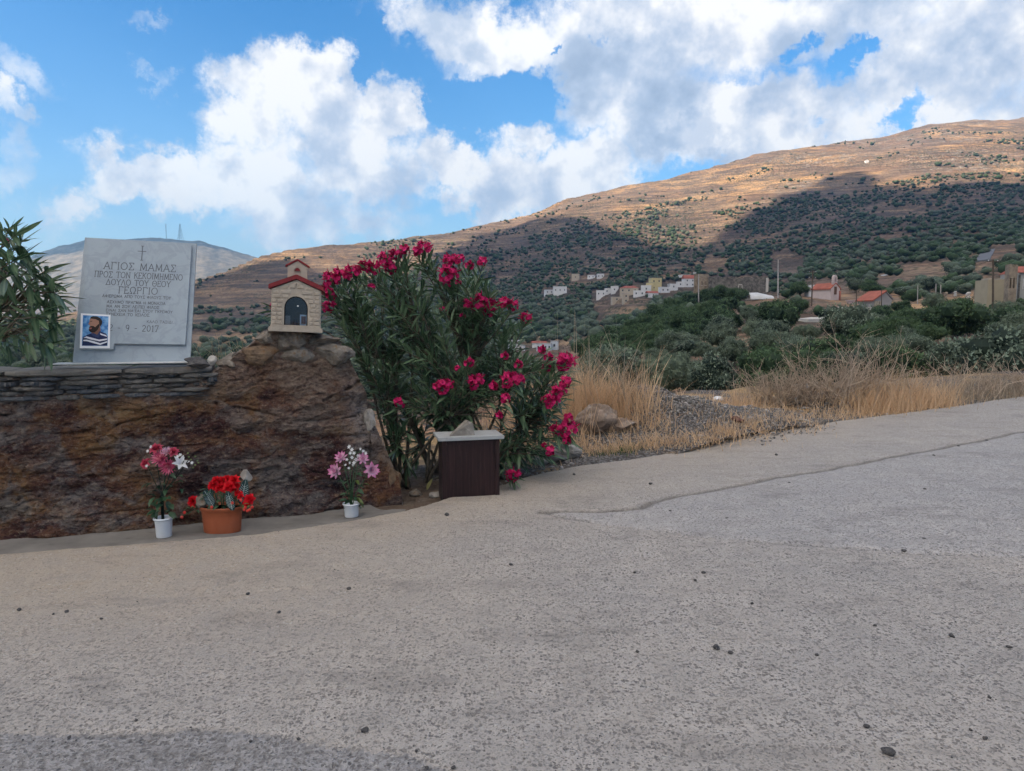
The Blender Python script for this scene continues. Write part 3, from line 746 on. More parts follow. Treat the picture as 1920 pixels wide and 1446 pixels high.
# smooth cement apron under the rock face
gut = []
for u, v in [(-420, 1075), (-60, 1040), (150, 1022), (300, 1013), (480, 998), (600, 982), (720, 962)]: gut.append(G(u, v))
def mat_gut(nb, b):
    co = nb.coords('Object'); a = nb.noise(co, 4, 7, 0.65); f = nb.noise(co, 60, 4, 0.7)
    c = nb.mix(nb.mapr(a, 0.3, 0.7), (0.125, 0.12, 0.112), (0.215, 0.205, 0.19))
    c = nb.mix(nb.mapr(nb.noise(nb.mapping(co, scale=(1, 4, 1)), 3, 6, 0.7), 0.56, 0.7, 0, 0.6), c, (0.07, 0.065, 0.06))
    nb.set(b.inputs['Base Color'], c); nb.set(b.inputs['Normal'], nb.bump(f, 0.5, 0.003))
M_GUT = material('smooth_cement', mat_gut, rough=0.85, spec=0.2)
n_ = 120; gx_ = np.linspace(gut[0].x, gut[-1].x + 0.1, n_)
gye = np.interp(gx_, [g.x for g in gut], [g.y for g in gut])
rows_ = np.linspace(-0.06, 0.75, 16)
GXX = gx_[None, :] + 0 * rows_[:, None]; GYY = gye[None, :] + rows_[:, None] * (1 - 0.62 * smooth(gx_, -1.15, -0.85))[None, :]
GZZ = -0.052 + 0.004 * fbm(GXX * 4, GYY * 4, 1.0) + 0.0 * GXX
tag(mesh_obj('gutter', np.stack([GXX, GYY, GZZ], -1).reshape(-1, 3), grid_faces(*GXX.shape), M_GUT, smooth_sh=True), 'low grey cement gutter between the road edge and the rock', kind='structure')

# ============================================================ ROCK WALL
WA = G(0, 1010, -0.055); WB = G(755, 946, -0.055)
TW = (WB - WA); LW = TW.length; TW.normalize(); NW = Vector((-TW.y, TW.x, 0))        # NW points away from the camera
def wall_uv(u, v, off=0.06):
    """pixel -> (along, height) on the upright plane of the wall"""
    s, t = st(u, v); d = Vector((float(s), 1, float(t))); o = Vector((0, 0, H)); A0 = WA + NW * off
    k = (A0 - o).dot(NW) / d.dot(NW); p = o + d * k
    return (p - A0).dot(TW), p.z, p
SIL = [(-420,740),(-200,740),(0,738),(120,740),(235,736),(330,730),(385,708),(412,690),(428,680),(444,664),(462,655),(480,640),(492,626),(520,624),(545,620),(580,626),(610,632),(640,640),(655,660),
       (668,690),(680,715),(694,745),(698,790),(712,812),(722,835),(734,862),(745,885),(753,905),(757,946)]
sil = [wall_uv(u, v) for u, v in SIL]
sa = np.array([q[0] for q in sil]); sh = np.array([q[1] for q in sil])
na, nh = 560, 190
aa = np.concatenate([np.linspace(sa[0], -0.15, 60)[:-1], np.linspace(-0.15, LW + 0.02, na - 59)])
hh = np.linspace(0, 1, nh)
Ht = np.interp(aa, sa, sh); Ht[-1] = -0.05
Ht = Ht + 0.012 * fbm(aa * 9, aa * 0, oct=3) * smooth(Ht, 0.2, 0.5)
zb = -0.09
AA = aa[None, :] + 0 * hh[:, None]; ZZ = zb + (Ht[None, :] - zb) * hh[:, None]
def strat(a, z, sx, sz, seed):
    """noise stretched along the bedding, which dips a little to the right"""
    return fbm((a + 0.25 * z) * sx, (z - 0.10 * a) * sz, seed, oct=5, gain=0.55)
dep = 0.06 * fbm(AA * 2.2, ZZ * 2.8, 1.0, oct=5) + 0.022 * strat(AA, ZZ, 3.0, 7, 4.0) + 0.010 * strat(AA, ZZ, 14, 26, 9.0) + 0.012 * fbm(AA * 16, ZZ * 20, 5.0, oct=4, gain=.6)
led = strat(AA, ZZ, 1.8, 7, 14.0); led = np.floor(led * 7) / 7 + 0.5 * smooth((led * 7) % 1, 0.8, 1.0) / 7
dep += 0.045 * led - 0.014 * np.clip(ridged(AA * 3 + 2, ZZ * 8, 3.0, oct=4) - 0.45, 0, 1) * 3
dep += 0.006 * fbm(AA * 40, ZZ * 50, 3.0, oct=3, gain=.7)
for (x0_, z0_, x1_, z1_) in [(2.35, .86, 3.0, .93), (2.35, .86, 1.9, .70), (3.0, .93, 3.35, .95), (2.9, .55, 3.5, .60), (.4, .55, 1.2, .70), (1.2, .70, 1.6, .62)]:
    dx_, dz_ = x1_ - x0_, z1_ - z0_; t_ = np.clip(((AA - x0_) * dx_ + (ZZ - z0_) * dz_) / (dx_ * dx_ + dz_ * dz_), 0, 1); d_ = np.hypot(AA + .03 * fbm(AA * 7, ZZ * 7, 2.) - x0_ - t_ * dx_, ZZ + .03 * fbm(AA * 7, ZZ * 7, 8.) - z0_ - t_ * dz_); dep -= 0.035 * np.exp(-(d_ / .009) ** 2)
dep = np.clip(dep, -0.11, 0.13)
lean = 0.16 * np.clip(ZZ, 0, None) ** 1.2 - 0.05 * np.exp(-((ZZ + 0.05) / 0.12) ** 2)
endr = 0.22 * smooth(AA, LW - 0.9, LW) ** 2 * 0.8
off = lean - dep * smooth(LW - AA, -0.02, 0.3) + endr
off -= 0.02
PX = WA.x + TW.x * AA + NW.x * off; PY = WA.y + TW.y * AA + NW.y * off
front = np.stack([PX, PY, ZZ], -1)
thick = 0.50 * smooth(LW - aa, 0.0, 0.35)
rowsb = []
for k, f_ in enumerate((0.06, 0.15, 0.3, 0.5, 0.7, 0.88, 1.0)):
    o_ = off[-1] + thick * f_
    zt = ZZ[-1] + (0.015 * fbm(aa * 5, aa * 0 + k, 3.0) + 0.01 * math.sin(k)) * smooth(Ht, 0.1, 0.4) - (0.04 if f_ == 1.0 else 0)
    rowsb.append(np.stack([WA.x + TW.x * aa + NW.x * o_, WA.y + TW.y * aa + NW.y * o_, zt], -1))
o_ = off[-1] + thick
rowsb.append(np.stack([WA.x + TW.x * aa + NW.x * o_, WA.y + TW.y * aa + NW.y * o_, 0 * aa - 0.6], -1))
V = np.concatenate([front, np.stack(rowsb)], 0)
def mat_rock(nb, b):
    co = nb.coords('Object')
    ax = nb.attr('along'); hz = nb.attr('height'); pale = nb.attr('pale')
    cv_ = nb.node('ShaderNodeCombineXYZ', ins={0: ax, 1: hz, 2: 0.0}).outputs[0]
    m = nb.mapping(cv_, scale=(2.4, 3.6, 1), rot=(0, 0, 0.12)); m2 = nb.mapping(cv_, scale=(24, 42, 1), rot=(0, 0, 0.12))
    m = nb.vm('ADD', m, nb.vm('SCALE', nb.noise(co, 6, 4, 0.6, color=True), scale=0.7))
    a = nb.noise(m, 1.0, 8, 0.66, 0.6); c2 = nb.noise(nb.vm('ADD', m, (7, 3, 0)), 1.3, 8, 0.68, 0.5); f = nb.noise(m2, 1.0, 7, 0.7, 0.4); g = nb.noise(co, 60, 5, 0.7)
    dark = (0.040, 0.020, 0.020)
    c = nb.ramp(a, [(0.30, (0.020, 0.013, 0.015)), (0.42, (0.068, 0.030, 0.028)), (0.50, (0.125, 0.060, 0.038)), (0.58, (0.19, 0.10, 0.045)), (0.70, (0.24, 0.165, 0.09))])
    grey = nb.mix(nb.mapr(f, 0.3, 0.7), (0.085, 0.08, 0.078), (0.26, 0.25, 0.24))
    c = nb.mix(nb.math('MULTIPLY', nb.mapr(c2, 0.46, 0.60), 0.72), c, grey)
    c = nb.mix(nb.math('MULTIPLY', pale, nb.mapr(f, 0.25, 0.6, 0.5, 1.0)), c, nb.mix(nb.mapr(g, 0.3, 0.7), (0.17, 0.165, 0.16), (0.40, 0.385, 0.37)))
    c = nb.mix(nb.mapr(f, 0.55, 0.68, 0, 0.65), c, (0.30, 0.225, 0.15))
    c = nb.mix(nb.mapr(f, 0.46, 0.34, 0, 0.85), c, (0.014, 0.010, 0.012))
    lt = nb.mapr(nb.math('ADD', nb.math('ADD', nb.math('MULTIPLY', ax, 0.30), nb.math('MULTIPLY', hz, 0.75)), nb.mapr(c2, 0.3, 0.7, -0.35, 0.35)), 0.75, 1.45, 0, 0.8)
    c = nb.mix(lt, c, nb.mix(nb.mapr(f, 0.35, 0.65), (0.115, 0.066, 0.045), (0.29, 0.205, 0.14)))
    c = nb.mix(nb.mapr(g, 0.56, 0.70, 0, 0.5), c, (0.32, 0.28, 0.23))
    rust = nb.mapr(nb.noise(co, 2.6, 5, 0.6), 0.56, 0.66, 0, 0.6)
    c = nb.mix(rust, c, nb.mix(nb.mapr(f, .35, .65), (0.07, 0.035, 0.02), (0.25, 0.125, 0.05)))
    nb.set(b.inputs['Base Color'], c)
    h = nb.math('ADD', nb.math('MULTIPLY', f, 1.2), nb.math('ADD', nb.math('MULTIPLY', a, 0.9), nb.math('MULTIPLY', g, 0.35)))
    nb.set(b.inputs['Normal'], nb.bump(h, 1.0, 0.035))
M_ROCK = material('rusty_schist', mat_rock, rough=0.9, spec=0.2)
alongA = np.concatenate([AA, np.repeat(aa[None], len(rowsb), 0)]); hgt = V[..., 2]
pale = np.concatenate([np.clip(smooth(ZZ, 0.90, 1.05) * smooth(AA, 1.2, 1.7) + 0.8 * smooth(AA, LW - 0.50, LW - 0.22) * smooth(ZZ, 0.15, 0.5) + 0.35 * smooth(ZZ, 0.66, 0.78) * (1 - smooth(AA, 1.2, 1.6)) - 0.3 * np.abs(fbm(AA * 5, ZZ * 5, 2.0)), 0, 1), np.ones((len(rowsb), len(aa)))])
wall = empty('stone_wall', (WA.x, WA.y, 0))
tag(wall, 'rust brown natural rock face topped with dark slate slabs beside the road', 'rock wall')
WINV = Vector((WA.x, WA.y, 0))
rock = mesh_obj('rock_face', (V - np.array(WINV)).reshape(-1, 3), grid_faces(*V.shape[:2]), M_ROCK, wall, smooth_sh=True,
    attrs={'along': ('POINT', alongA), 'height': ('POINT', hgt), 'pale': ('POINT', pale)})
for ax in (rock,):
    pass
# slate courses
ZCAP = wall_uv(200, 690, 0.12)[1]
def slate_mats():
    out = []
    for i, (a, c) in enumerate([((0.055, 0.06, 0.068), (0.12, 0.125, 0.13)), ((0.085, 0.082, 0.075), (0.17, 0.16, 0.145)), ((0.05, 0.052, 0.055), (0.095, 0.09, 0.085)), ((0.13, 0.125, 0.11), (0.25, 0.235, 0.21))]):
        def fn(nb, b, a=a, c=c):
            co = nb.coords('Object'); m = nb.mapping(co, scale=(6, 6, 40))
            n = nb.noise(m, 1, 7, 0.7, 0.5); g = nb.noise(co, 50, 5, 0.7); r_ = nb.noise(co, 9, 5, 0.6)
            col = nb.mix(nb.mapr(n, 0.3, 0.7), a, c)
            col = nb.mix(nb.mapr(r_, 0.56, 0.7, 0, 0.6), col, (0.14, 0.085, 0.05))
            col = nb.mix(nb.mapr(g, 0.58, 0.72, 0, 0.5), col, (0.30, 0.29, 0.26))
            nb.set(b.inputs['Base Color'], col); nb.set(b.inputs['Normal'], nb.bump(nb.math('ADD', n, nb.math('MULTIPLY', g, 0.5)), 0.9, 0.008))
        out.append(material('slate_%s' % ('blue', 'brown', 'black', 'pale')[i], fn, rough=0.85, spec=0.25))
    return out
SLM = slate_mats()
def slab_part(a0, a1, z0, z1, depth, front_off, mat, name='slate_slab', tilt=0.0, thin=0.0):
    """one rough flat stone, its own outline and uneven edge"""
    n = 9; pts = []
    for i in range(n + 1):
        f = i / n
        pts.append((a0 + (a1 - a0) * f, front_off + random.uniform(-0.012, 0.012) + 0.03 * abs(2 * f - 1) ** 4))
    for i in range(4): pts.append((a1 - (a1 - a0) * i / 3 + random.uniform(-.01, .01), front_off + depth))
    m = len(pts); mid = (a0 + a1) / 2
    V = []
    for lay, zz in enumerate((z0, z0 + 0.25 * (z1 - z0), z0 + 0.7 * (z1 - z0), z1)):
        for (a, o) in pts:
            e = 1 - thin * abs((a - mid) / (a1 - a0) * 2) ** 3
            zc = (z0 + z1) / 2; z = zc + (zz - zc) * e + tilt * (a - mid) + random.uniform(-0.0025, 0.0025)
            o2 = o + (0.010 if lay in (0,) else 0.0) + (0.006 if lay == 3 else 0) + random.uniform(-0.004, 0.004)
            V.append((TW.x * a + NW.x * o2, TW.y * a + NW.y * o2, z))
    Fc = [tuple(range(m))[::-1], tuple(3 * m + k for k in range(m))]
    for l in range(3): Fc += [(l * m + k, l * m + (k + 1) % m, (l + 1) * m + (k + 1) % m, (l + 1) * m + k) for k in range(m)]
    Vv = np.array(V); c = Vv.mean(0)
    return mesh_obj(name, Vv - c, Fc, mat, wall, loc=tuple(c))
def arow(v, ustops):
    return [wall_uv(u, v, 0.1)[0] for u in ustops]
vz = lambda v: wall_uv(200, v, 0.1)[1]
FO = lambda z: 0.16 * max(z, 0) ** 1.2 - 0.055
rowsS = [((690.5, 702), [-330, -130, 5], None), ((690.5, 703), [8, 229], 0), ((691, 704), [233, 398], 3)]
zt = vz(690); zbm = vz(703)
for (v0, v1), us, mi in rowsS:
    ar = arow(697, us)
    for k in range(len(ar) - 1):
        slab_part(ar[k] + .004, ar[k + 1] - .004, vz(v1), ZCAP, 0.44, FO(0.95) - 0.035, SLM[3 if mi is None else (1 if mi == 3 else 3)], thin=0.5)
vcur = 703.6
for ri, hpx in enumerate((8.5, 9.5, 8, 9, 9)):
    u = -330 + random.uniform(-30, 0); lim = 404 - ri * 4
    while u < lim:
        w = random.uniform(42, 118); u1 = min(u + w, lim + 8)
        if u1 - u < 18: break
        dv = random.uniform(-0.8, 0.8)
        a0, a1 = arow(vcur, [u, u1])
        slab_part(a0 + .004, a1 - .004, vz(vcur + hpx - 0.9 + dv), vz(vcur + dv * 0.4), 0.36, FO(0.85) - random.uniform(-0.004, 0.034) + 0.010, random.choice(SLM[:3] + SLM[:2]), tilt=random.uniform(-0.02, 0.02), thin=random.choice((0, 0.3, 0.8)))
        u = u1 + random.uniform(1, 3)
    vcur += hpx
# mortar bed that the slabs sit in
aL, aR = arow(720, [-340, 396])
mbx = MB()
ctr = lambda a, o, z: (TW.x * a + NW.x * o, TW.y * a + NW.y * o, z)
rotW = Matrix.Rotation(math.atan2(TW.y, TW.x), 3, 'Z')
mbx.box(ctr((aL + aR) / 2, FO(0.85) + 0.22, (vz(750) + ZCAP - 0.012) / 2), (aR - aL, 0.36, ZCAP - 0.012 - vz(750)), rotW)
mbx.build('mortar_bed', rockmat('old_mortar', (0.07, 0.062, 0.055), (0.15, 0.135, 0.12), scale=15), wall)
# big blocks bedded under the shrine
def block(u0, u1, v0, v1, depth, fo, mat, seed, name='boulder', sq=1.0):
    a0, a1 = arow((v0 + v1) / 2, [u0, u1]); z0, z1 = wall_uv((u0 + u1) / 2, v1, 0.1)[1], wall_uv((u0 + u1) / 2, v0, 0.1)[1]
    me = stone_mesh(name, seed, 4, ((a1 - a0) / 2 * 1.12, depth / 2, (z1 - z0) / 2 * 1.12), mat, fine=0.07)
    o = bpy.data.objects.new(name, me); o.location = ctr((a0 + a1) / 2, fo + depth / 2, (z0 + z1) / 2)
    o.rotation_euler = (0, 0, math.atan2(TW.y, TW.x)); link(o, wall)
    return o
M_LICHEN = rockmat('lichened_stone', (0.10, 0.082, 0.065), (0.25, 0.225, 0.19), (0.20, 0.12, 0.06), scale=9, bd=0.012)
M_LICHENR = rockmat('rusty_stone', (0.10, 0.07, 0.05), (0.24, 0.17, 0.11), (0.20, 0.10, 0.045), scale=9, bd=0.012)
for i, (u0, u1, v0, v1, d_, m_) in enumerate([(478, 522, 622, 648, .2, M_LICHEN), (520, 582, 616, 668, .24, M_LICHEN), (572, 640, 629, 652, .3, M_LICHEN), (455, 520, 645, 690, .2, M_LICHENR),
        (505, 585, 650, 692, .2, M_LICHEN), (583, 664, 645, 690, .24, M_LICHEN), (684, 708, 772, 812, .18, M_GREYSTONE), (720, 757, 880, 930, .22, M_LICHENR), (405, 452, 664, 700, .3, M_LICHEN)]):
    block(u0, u1, v0, v1, d_, FO(1.0) + 0.005, m_, 40 + i)

# ============================================================ MARBLE PLAQUE
def mat_marble(nb, b):
    co = nb.coords('Object')
    n = nb.noise(nb.mapping(co, scale=(3, 3, 3), rot=(0, 0.6, 0)), 2.4, 8, 0.6, 0.8); f = nb.noise(co, 90, 4, 0.7)
    v = nb.math('ABSOLUTE', nb.math('SUBTRACT', n, 0.5))
    c = nb.mix(nb.mapr(v, 0.0, 0.06), (0.245, 0.30, 0.345), (0.285, 0.345, 0.39))
    c = nb.mix(nb.mapr(nb.noise(co, 5, 6, 0.7), 0.5, 0.75, 0, 0.4), c, (0.235, 0.285, 0.32))
    c = nb.mix(nb.mapr(f, 0.66, 0.74, 0, 0.4), c, (0.25, 0.25, 0.25))
    nb.set(b.inputs['Base Color'], c); nb.set(b.inputs['Normal'], nb.bump(f, 0.12, 0.002))
M_MARBLE = material('white_marble', mat_marble, rough=0.38, spec=0.45)
M_ENGR = simple('engraved_letters', (0.085, 0.095, 0.11), 0.7, bump=0.05)
pl0 = G(135, 681, ZCAP); pl1 = G(357, 683, ZCAP)
PWID = (pl1 - pl0).length; yaw = math.atan2(pl1.y - pl0.y, pl1.x - pl0.x)
plq = empty('memorial_plaque', tuple(pl0), (0, 0, 0))
tag(plq, 'leaning white marble memorial plaque with Greek inscription standing on the slate wall', 'memorial plaque')
LEAN, ROLL = math.radians(13), math.radians(3.6)
PWID, PH, yaw, LEAN, ROLL = 0.680, 0.862, 0.274, 0.352, 0.0327; pl0 = Vector((-2.755, 4.45, 0.982))
plq.matrix_world = Matrix.Translation(pl0) @ Matrix.Rotation(yaw, 4, 'Z') @ Matrix.Rotation(-LEAN, 4, 'X') @ Matrix.Rotation(ROLL, 4, 'Y')
def plate(name, poly, y0, y1, mat, parent, bev=0.0015):
    return MB().prism([(x * PWID, z * PH) for x, z in poly], y0, y1).build(name, mat, parent, bevel=bev)
plate('back_slab', [(0, 0), (1, 0), (1.0, 1), (0.0, 1)], 0.0, 0.02, M_MARBLE, plq)
plate('front_slab', [(0.055, 0.10), (0.34, 0.10), (0.34, 0.145), (0.955, 0.148), (0.962, 0.972), (0.033, 0.975)], -0.022, -0.001, M_MARBLE, plq, 0.002)
# lettering
def arc(cx, cy, rx, ry, a0, a1, n=10): return [(cx + rx * math.cos(math.radians(a0 + (a1 - a0) * i / n)), cy + ry * math.sin(math.radians(a0 + (a1 - a0) * i / n))) for i in range(n + 1)]
FONT = {
 'Α': (.82, [[(0.02,0),(.41,1),(.80,0)], [(.18,.34),(.64,.34)]]), 'Γ': (.66, [[(.1,0),(.1,1)], [(0,1),(.62,1),(.62,.84)]]),
 'Ι': (.3, [[(.15,0),(.15,1)]]), 'Ο': (.92, [arc(.46,.5,.42,.5,0,360,20)]), 'Σ': (.72, [[(.66,.82),(.66,1),(.06,1),(.42,.52),(.05,0),(.68,0),(.68,.18)]]),
 'Μ': (.98, [[(.1,0),(.14,1),(.49,.12),(.84,1),(.88,0)]]), 'Π': (.84, [[(.12,0),(.12,1)],[(.72,0),(.72,1)],[(0,1),(.84,1)]]),
 'Ρ': (.68, [[(.1,0),(.1,1)],[(.1,1),(.36,1)]+arc(.36,.75,.26,.25,90,-90,8)+[(.1,.5)]]), 'Τ': (.76, [[(.38,0),(.38,1)],[(.02,.84),(.02,1),(.74,1),(.74,.84)]]),
 'Ν': (.86, [[(.1,0),(.1,1),(.76,0),(.76,1)]]), 'Κ': (.76, [[(.1,0),(.1,1)],[(.68,1),(.12,.46)],[(.3,.62),(.72,0)]]),
 'Ε': (.66, [[(.1,0),(.1,1)],[(0,1),(.6,1),(.6,.84)],[(0,0),(.62,0),(.62,.16)],[(.1,.52),(.46,.52)]]), 'Η': (.84, [[(.12,0),(.12,1)],[(.72,0),(.72,1)],[(.12,.5),(.72,.5)]]),
 'Δ': (.84, [[(.02,0),(.42,1),(.82,0),(.02,0)]]), 'Υ': (.8, [[(.04,1),(.4,.48),(.76,1)],[(.4,.48),(.4,0)]]), 'Λ': (.82, [[(.02,0),(.41,1),(.80,0)]]),
 'Θ': (.92, [arc(.46,.5,.42,.5,0,360,20),[(.26,.5),(.66,.5)]]), 'Ω': (.9, [[(.04,.0),(.34,.0)]+arc(.45,.56,.38,.44,235,-55,16)+[(.56,0),(.86,0)]]),
 'Φ': (.86, [[(.43,0),(.43,1)],arc(.43,.5,.36,.28,0,360,16)]), 'Χ': (.8, [[(.06,0),(.74,1)],[(.06,1),(.74,0)]]), 'Ξ': (.7, [[(.04,.85),(.04,1),(.66,1),(.66,.85)],[(.16,.52),(.54,.52)],[(.04,.15),(.04,0),(.66,0),(.66,.15)]]),
 'Ζ': (.72, [[(.06,.84),(.06,1),(.66,1),(.06,0),(.68,0),(.68,.16)]]), '2': (.62, [arc(.3,.74,.25,.26,160,-20,9)+[(.06,0),(.58,0)]]), '9': (.62, [arc(.3,.7,.24,.3,0,360,14),[(.54,.7),(.5,.3),(.3,.0)]]),
 '0': (.64, [arc(.32,.5,.27,.5,0,360,16)]), '1': (.4, [[(.06,.84),(.22,1),(.22,0)]]), '7': (.62, [[(.04,.86),(.04,1),(.58,1),(.22,0)]]), '-': (.5, [[(.08,.45),(.42,.45)]]),
 '.': (.22, [[(.08,.0),(.08,.07)]]), "'": (.2, [[(.1,1),(.06,.78)]]), ' ': (.5, [])}
def inscribe(text, cu, vb, vt, span, parent, name='inscription', y=-0.0226, left=None, thick=0.085, serif=True):
    n = (681 - vb) / 236.0; hgt = (vb - vt) / 236.0 * PH
    wtot = sum(FONT[ch][0] + 0.16 for ch in text) - 0.16
    width = span / (222 - 14 * n) * PWID; xc = (cu - (135 + 25 * n)) / (222 - 14 * n) * PWID
    x0 = xc - width / 2; kx = width / wtot; z0 = n * PH
    V = []; Fc = []; x = 0
    def seg(p, q, w):
        dx, dz = q[0] - p[0], q[1] - p[1]; L = math.hypot(dx, dz)
        if L < 1e-7: return
        nx, nz = -dz / L * w / 2, dx / L * w / 2; ex, ez = dx / L * w * 0.3, dz / L * w * 0.3; k = len(V)
        for (a, c) in ((p[0] - ex + nx, p[1] - ez + nz), (q[0] + ex + nx, q[1] + ez + nz), (q[0] + ex - nx, q[1] + ez - nz), (p[0] - ex - nx, p[1] - ez - nz)): V.append((a, y, c))
        Fc.append((k + 3, k + 2, k + 1, k))
    for ch in text:
        w, lines = FONT[ch]
        for ln in lines:
            pp = [(x0 + (x + a) * kx, z0 + c * hgt) for a, c in ln]
            for p, q in zip(pp[:-1], pp[1:]): seg(p, q, thick * hgt)
            if serif and ch not in 'ΟΘ.-209Φ' and hgt > 0.02:
                for (a, c), (a2, c2) in ((ln[0], ln[1]), (ln[-1], ln[-2])):
                    if c in (0, 1) and abs(c2 - c) > 0.3:
                        px_, pz_ = x0 + (x + a) * kx, z0 + c * hgt; seg((px_ - 0.1 * kx, pz_), (px_ + 0.1 * kx, pz_), thick * 0.8 * hgt)
        x += w + 0.16
    V2 = [Vector(v) for v in V]
    return mesh_obj(name, V2, Fc, M_ENGR, parent)
cr = inscribe('Ι', 265, 487, 459, 7, plq, 'engraved_cross', thick=0.05, serif=True)
cr2 = MB(); 
cx_ = (265 - (135 + 25 * .86)) / (222 - 14 * .86) * PWID; cz_ = (681 - 469.5) / 236 * PH
cr2.box((cx_, -0.0228, cz_), (0.052, 0.0006, 0.0042)); cr2.build('engraved_cross_bar', M_ENGR, cr)
for (t_, cu, vb, vt, sp_, th_) in [('ΑΓΙΟΣ ΜΑΜΑΣ', 262, 507, 492.5, 134, .095), ('ΠΡΟΣ ΤΟΝ ΚΕΚΟΙΜΗΜΕΝΟ', 260, 523, 511, 164, .10), ('ΔΟΥΛΟ ΤΟΥ ΘΕΟΥ', 259, 537, 525.5, 120, .10),
        ('ΓΕΩΡΓΙΟ', 258, 552.5, 539, 73, .095), ('ΑΦΙΕΡΩΜΑ ΑΠΟ ΤΟΥΣ ΦΙΛΟΥΣ ΤΟΥ', 256, 561, 554.5, 128, .17), ('ΑΣΧΗΜΟ ΠΡΑΓΜΑ Η ΜΟΝΑΞΙΑ', 255, 572, 565.5, 109, .17),
        ('ΜΑ ΑΝ ΣΟΥ ΛΕΙΠΕΙ ΦΙΛΟΣ', 248.5, 580, 573.5, 98, .17), ("ΕΙΝΑΙ ΣΑΝ ΝΑ'ΣΑΙ ΣΤΟΥ ΓΚΡΕΜΟΥ", 261, 587.5, 581.5, 125, .17), ('ΣΥΝΕΧΕΙΑ ΤΟ ΧΕΙΛΟΣ.', 239.5, 595, 588.5, 82, .17),
        ('ΚΑΛΟ ΤΑΞΙΔΙ...', 302, 607, 601, 55, .16), ('2 - 9 - 2017', 250, 623, 611, 93, .095)]:
    if vb - vt > 9:
        wt_ = sum(FONT[c][0] + 0.16 for c in t_) - 0.16; x_ = 0
        for c in t_:
            w_ = FONT[c][0]
            if c != ' ':
                inscribe(c, cu - sp_ / 2 + sp_ * (x_ + w_ / 2) / wt_, vb, vb - (vb - vt) * .93, sp_ * w_ / wt_, plq, 'letter', thick=th_)
            x_ += w_ + 0.16
    else:
        o_ = inscribe(t_, cu, vb, vb - (vb - vt) * .8, sp_, plq, 'small_lettering', thick=th_ * .85); o_['kind'] = 'stuff'
# thin marble strip the plaque stands on
mb = MB(); mb.box((PWID * 0.44, 0.0, -0.004), (PWID * 1.16, 0.10, 0.008))
st_o = mb.build('plaque_base', simple('white_marble_strip', (0.62, 0.62, 0.6), 0.5), plq); st_o.matrix_local = (Matrix.Rotation(-ROLL, 4, 'Y') @ Matrix.Rotation(LEAN, 4, 'X')) 
# the portrait print
def pn(u, v):
    n = (681 - v) / 236.0
    return ((u - (135 + 25 * n)) / (222 - 14 * n) * PWID, n * PH)
ph = empty('portrait_photo'); ph.matrix_world = plq.matrix_world @ Matrix.Translation((0, -0.0232, 0))
tag(ph, 'small colour portrait print of a bearded man on the lower left of the plaque', 'photograph')
def flat(name, pxs, lay, mat, ovr=None):
    V = [pn(u, v) for u, v in pxs]
    return MB().prism(V, -0.0006 * lay - 0.0006, -0.0006 * lay).build(name, mat, ph)
flat('card', [(150.5, 656.5), (205.5, 655.5), (207, 594), (153, 592.5)], 0, simple('photo_paper', (0.78, 0.8, 0.82), 0.35, 0.03, bump=0.0))
def mat_skyprint(nb, b):
    co = nb.coords('Object'); n = nb.noise(co, 30, 5, 0.6)
    nb.set(b.inputs['Base Color'], nb.mix(nb.mapr(n, 0.42, 0.62), (0.03, 0.16, 0.42), (0.22, 0.44, 0.68)))
flat('printed_sky', [(154.5, 652), (201.5, 651.5), (203.5, 597), (157, 596)], 1, material('print_blue', mat_skyprint, rough=0.35))
flat('printed_shirt', [(155, 651.5), (201, 651), (201.5, 634), (199, 629), (190, 626), (186, 622), (172, 629), (164, 632), (157, 637)], 2, simple('print_navy', (0.012, 0.025, 0.09), 0.35, bump=0))
flat('printed_neck', [(172, 629), (174, 620), (188, 615), (189, 624), (182, 632)], 3, simple('print_skin_shade', (0.20, 0.10, 0.07), 0.35, bump=0))
flat('printed_face', [(169, 614), (166.5, 611.5), (168.5, 609), (169, 604), (171, 600.5), (177, 599), (184, 601), (188, 606), (188.5, 614), (184, 622), (176, 624), (170, 622)], 4, simple('print_skin', (0.36, 0.19, 0.13), 0.35, bump=0))
flat('printed_beard', [(168.5, 617), (172, 615.8), (176, 615.8), (179, 618), (183, 614), (186.5, 611), (187.5, 615), (184, 622), (178, 627.5), (171, 627.5), (167.5, 624)], 5, simple('print_beard', (0.022, 0.014, 0.012), 0.4, bump=0))
flat('printed_lips', [(168.6, 619.5), (172.5, 618.5), (173, 621), (169, 622)], 6, simple('print_lips', (0.30, 0.10, 0.09), 0.4, bump=0))
flat('printed_hair', [(170, 602), (171.5, 599), (176, 597.6), (183, 598), (188.5, 601), (192, 606), (191.5, 612), (188.5, 616), (186.5, 611), (186, 606), (180, 603)], 5, simple('print_hair', (0.018, 0.014, 0.016), 0.4, bump=0))
flat('printed_brow', [(170, 607.2), (174, 606.4), (174.2, 607.2), (170.2, 608.2)], 6, MATS['print_hair'])
flat('printed_collar', [(171, 630), (176, 628.5), (183, 632), (187, 624.5), (190, 627.5), (184, 636.5), (175, 634)], 4, simple('print_collar', (0.03, 0.05, 0.14), 0.4, bump=0))
M_PW = simple('print_white', (0.72, 0.74, 0.78), 0.35, 0.05, bump=0)
flat('printed_stripe', [(158, 638), (163, 635), (172, 637), (186, 640.5), (201, 638), (201, 640.5), (187, 643.5), (171, 640.5), (163, 638)], 5, M_PW)
flat('printed_stripe', [(157.5, 641.5), (164, 641), (176, 643.5), (188, 647), (201, 643), (201, 645), (188, 650), (176, 647), (164, 643.8), (157.5, 643.5)], 5, M_PW)
flat('printed_stripe', [(188, 628.5), (199, 632), (201, 635), (189, 631.5)], 5, M_PW)

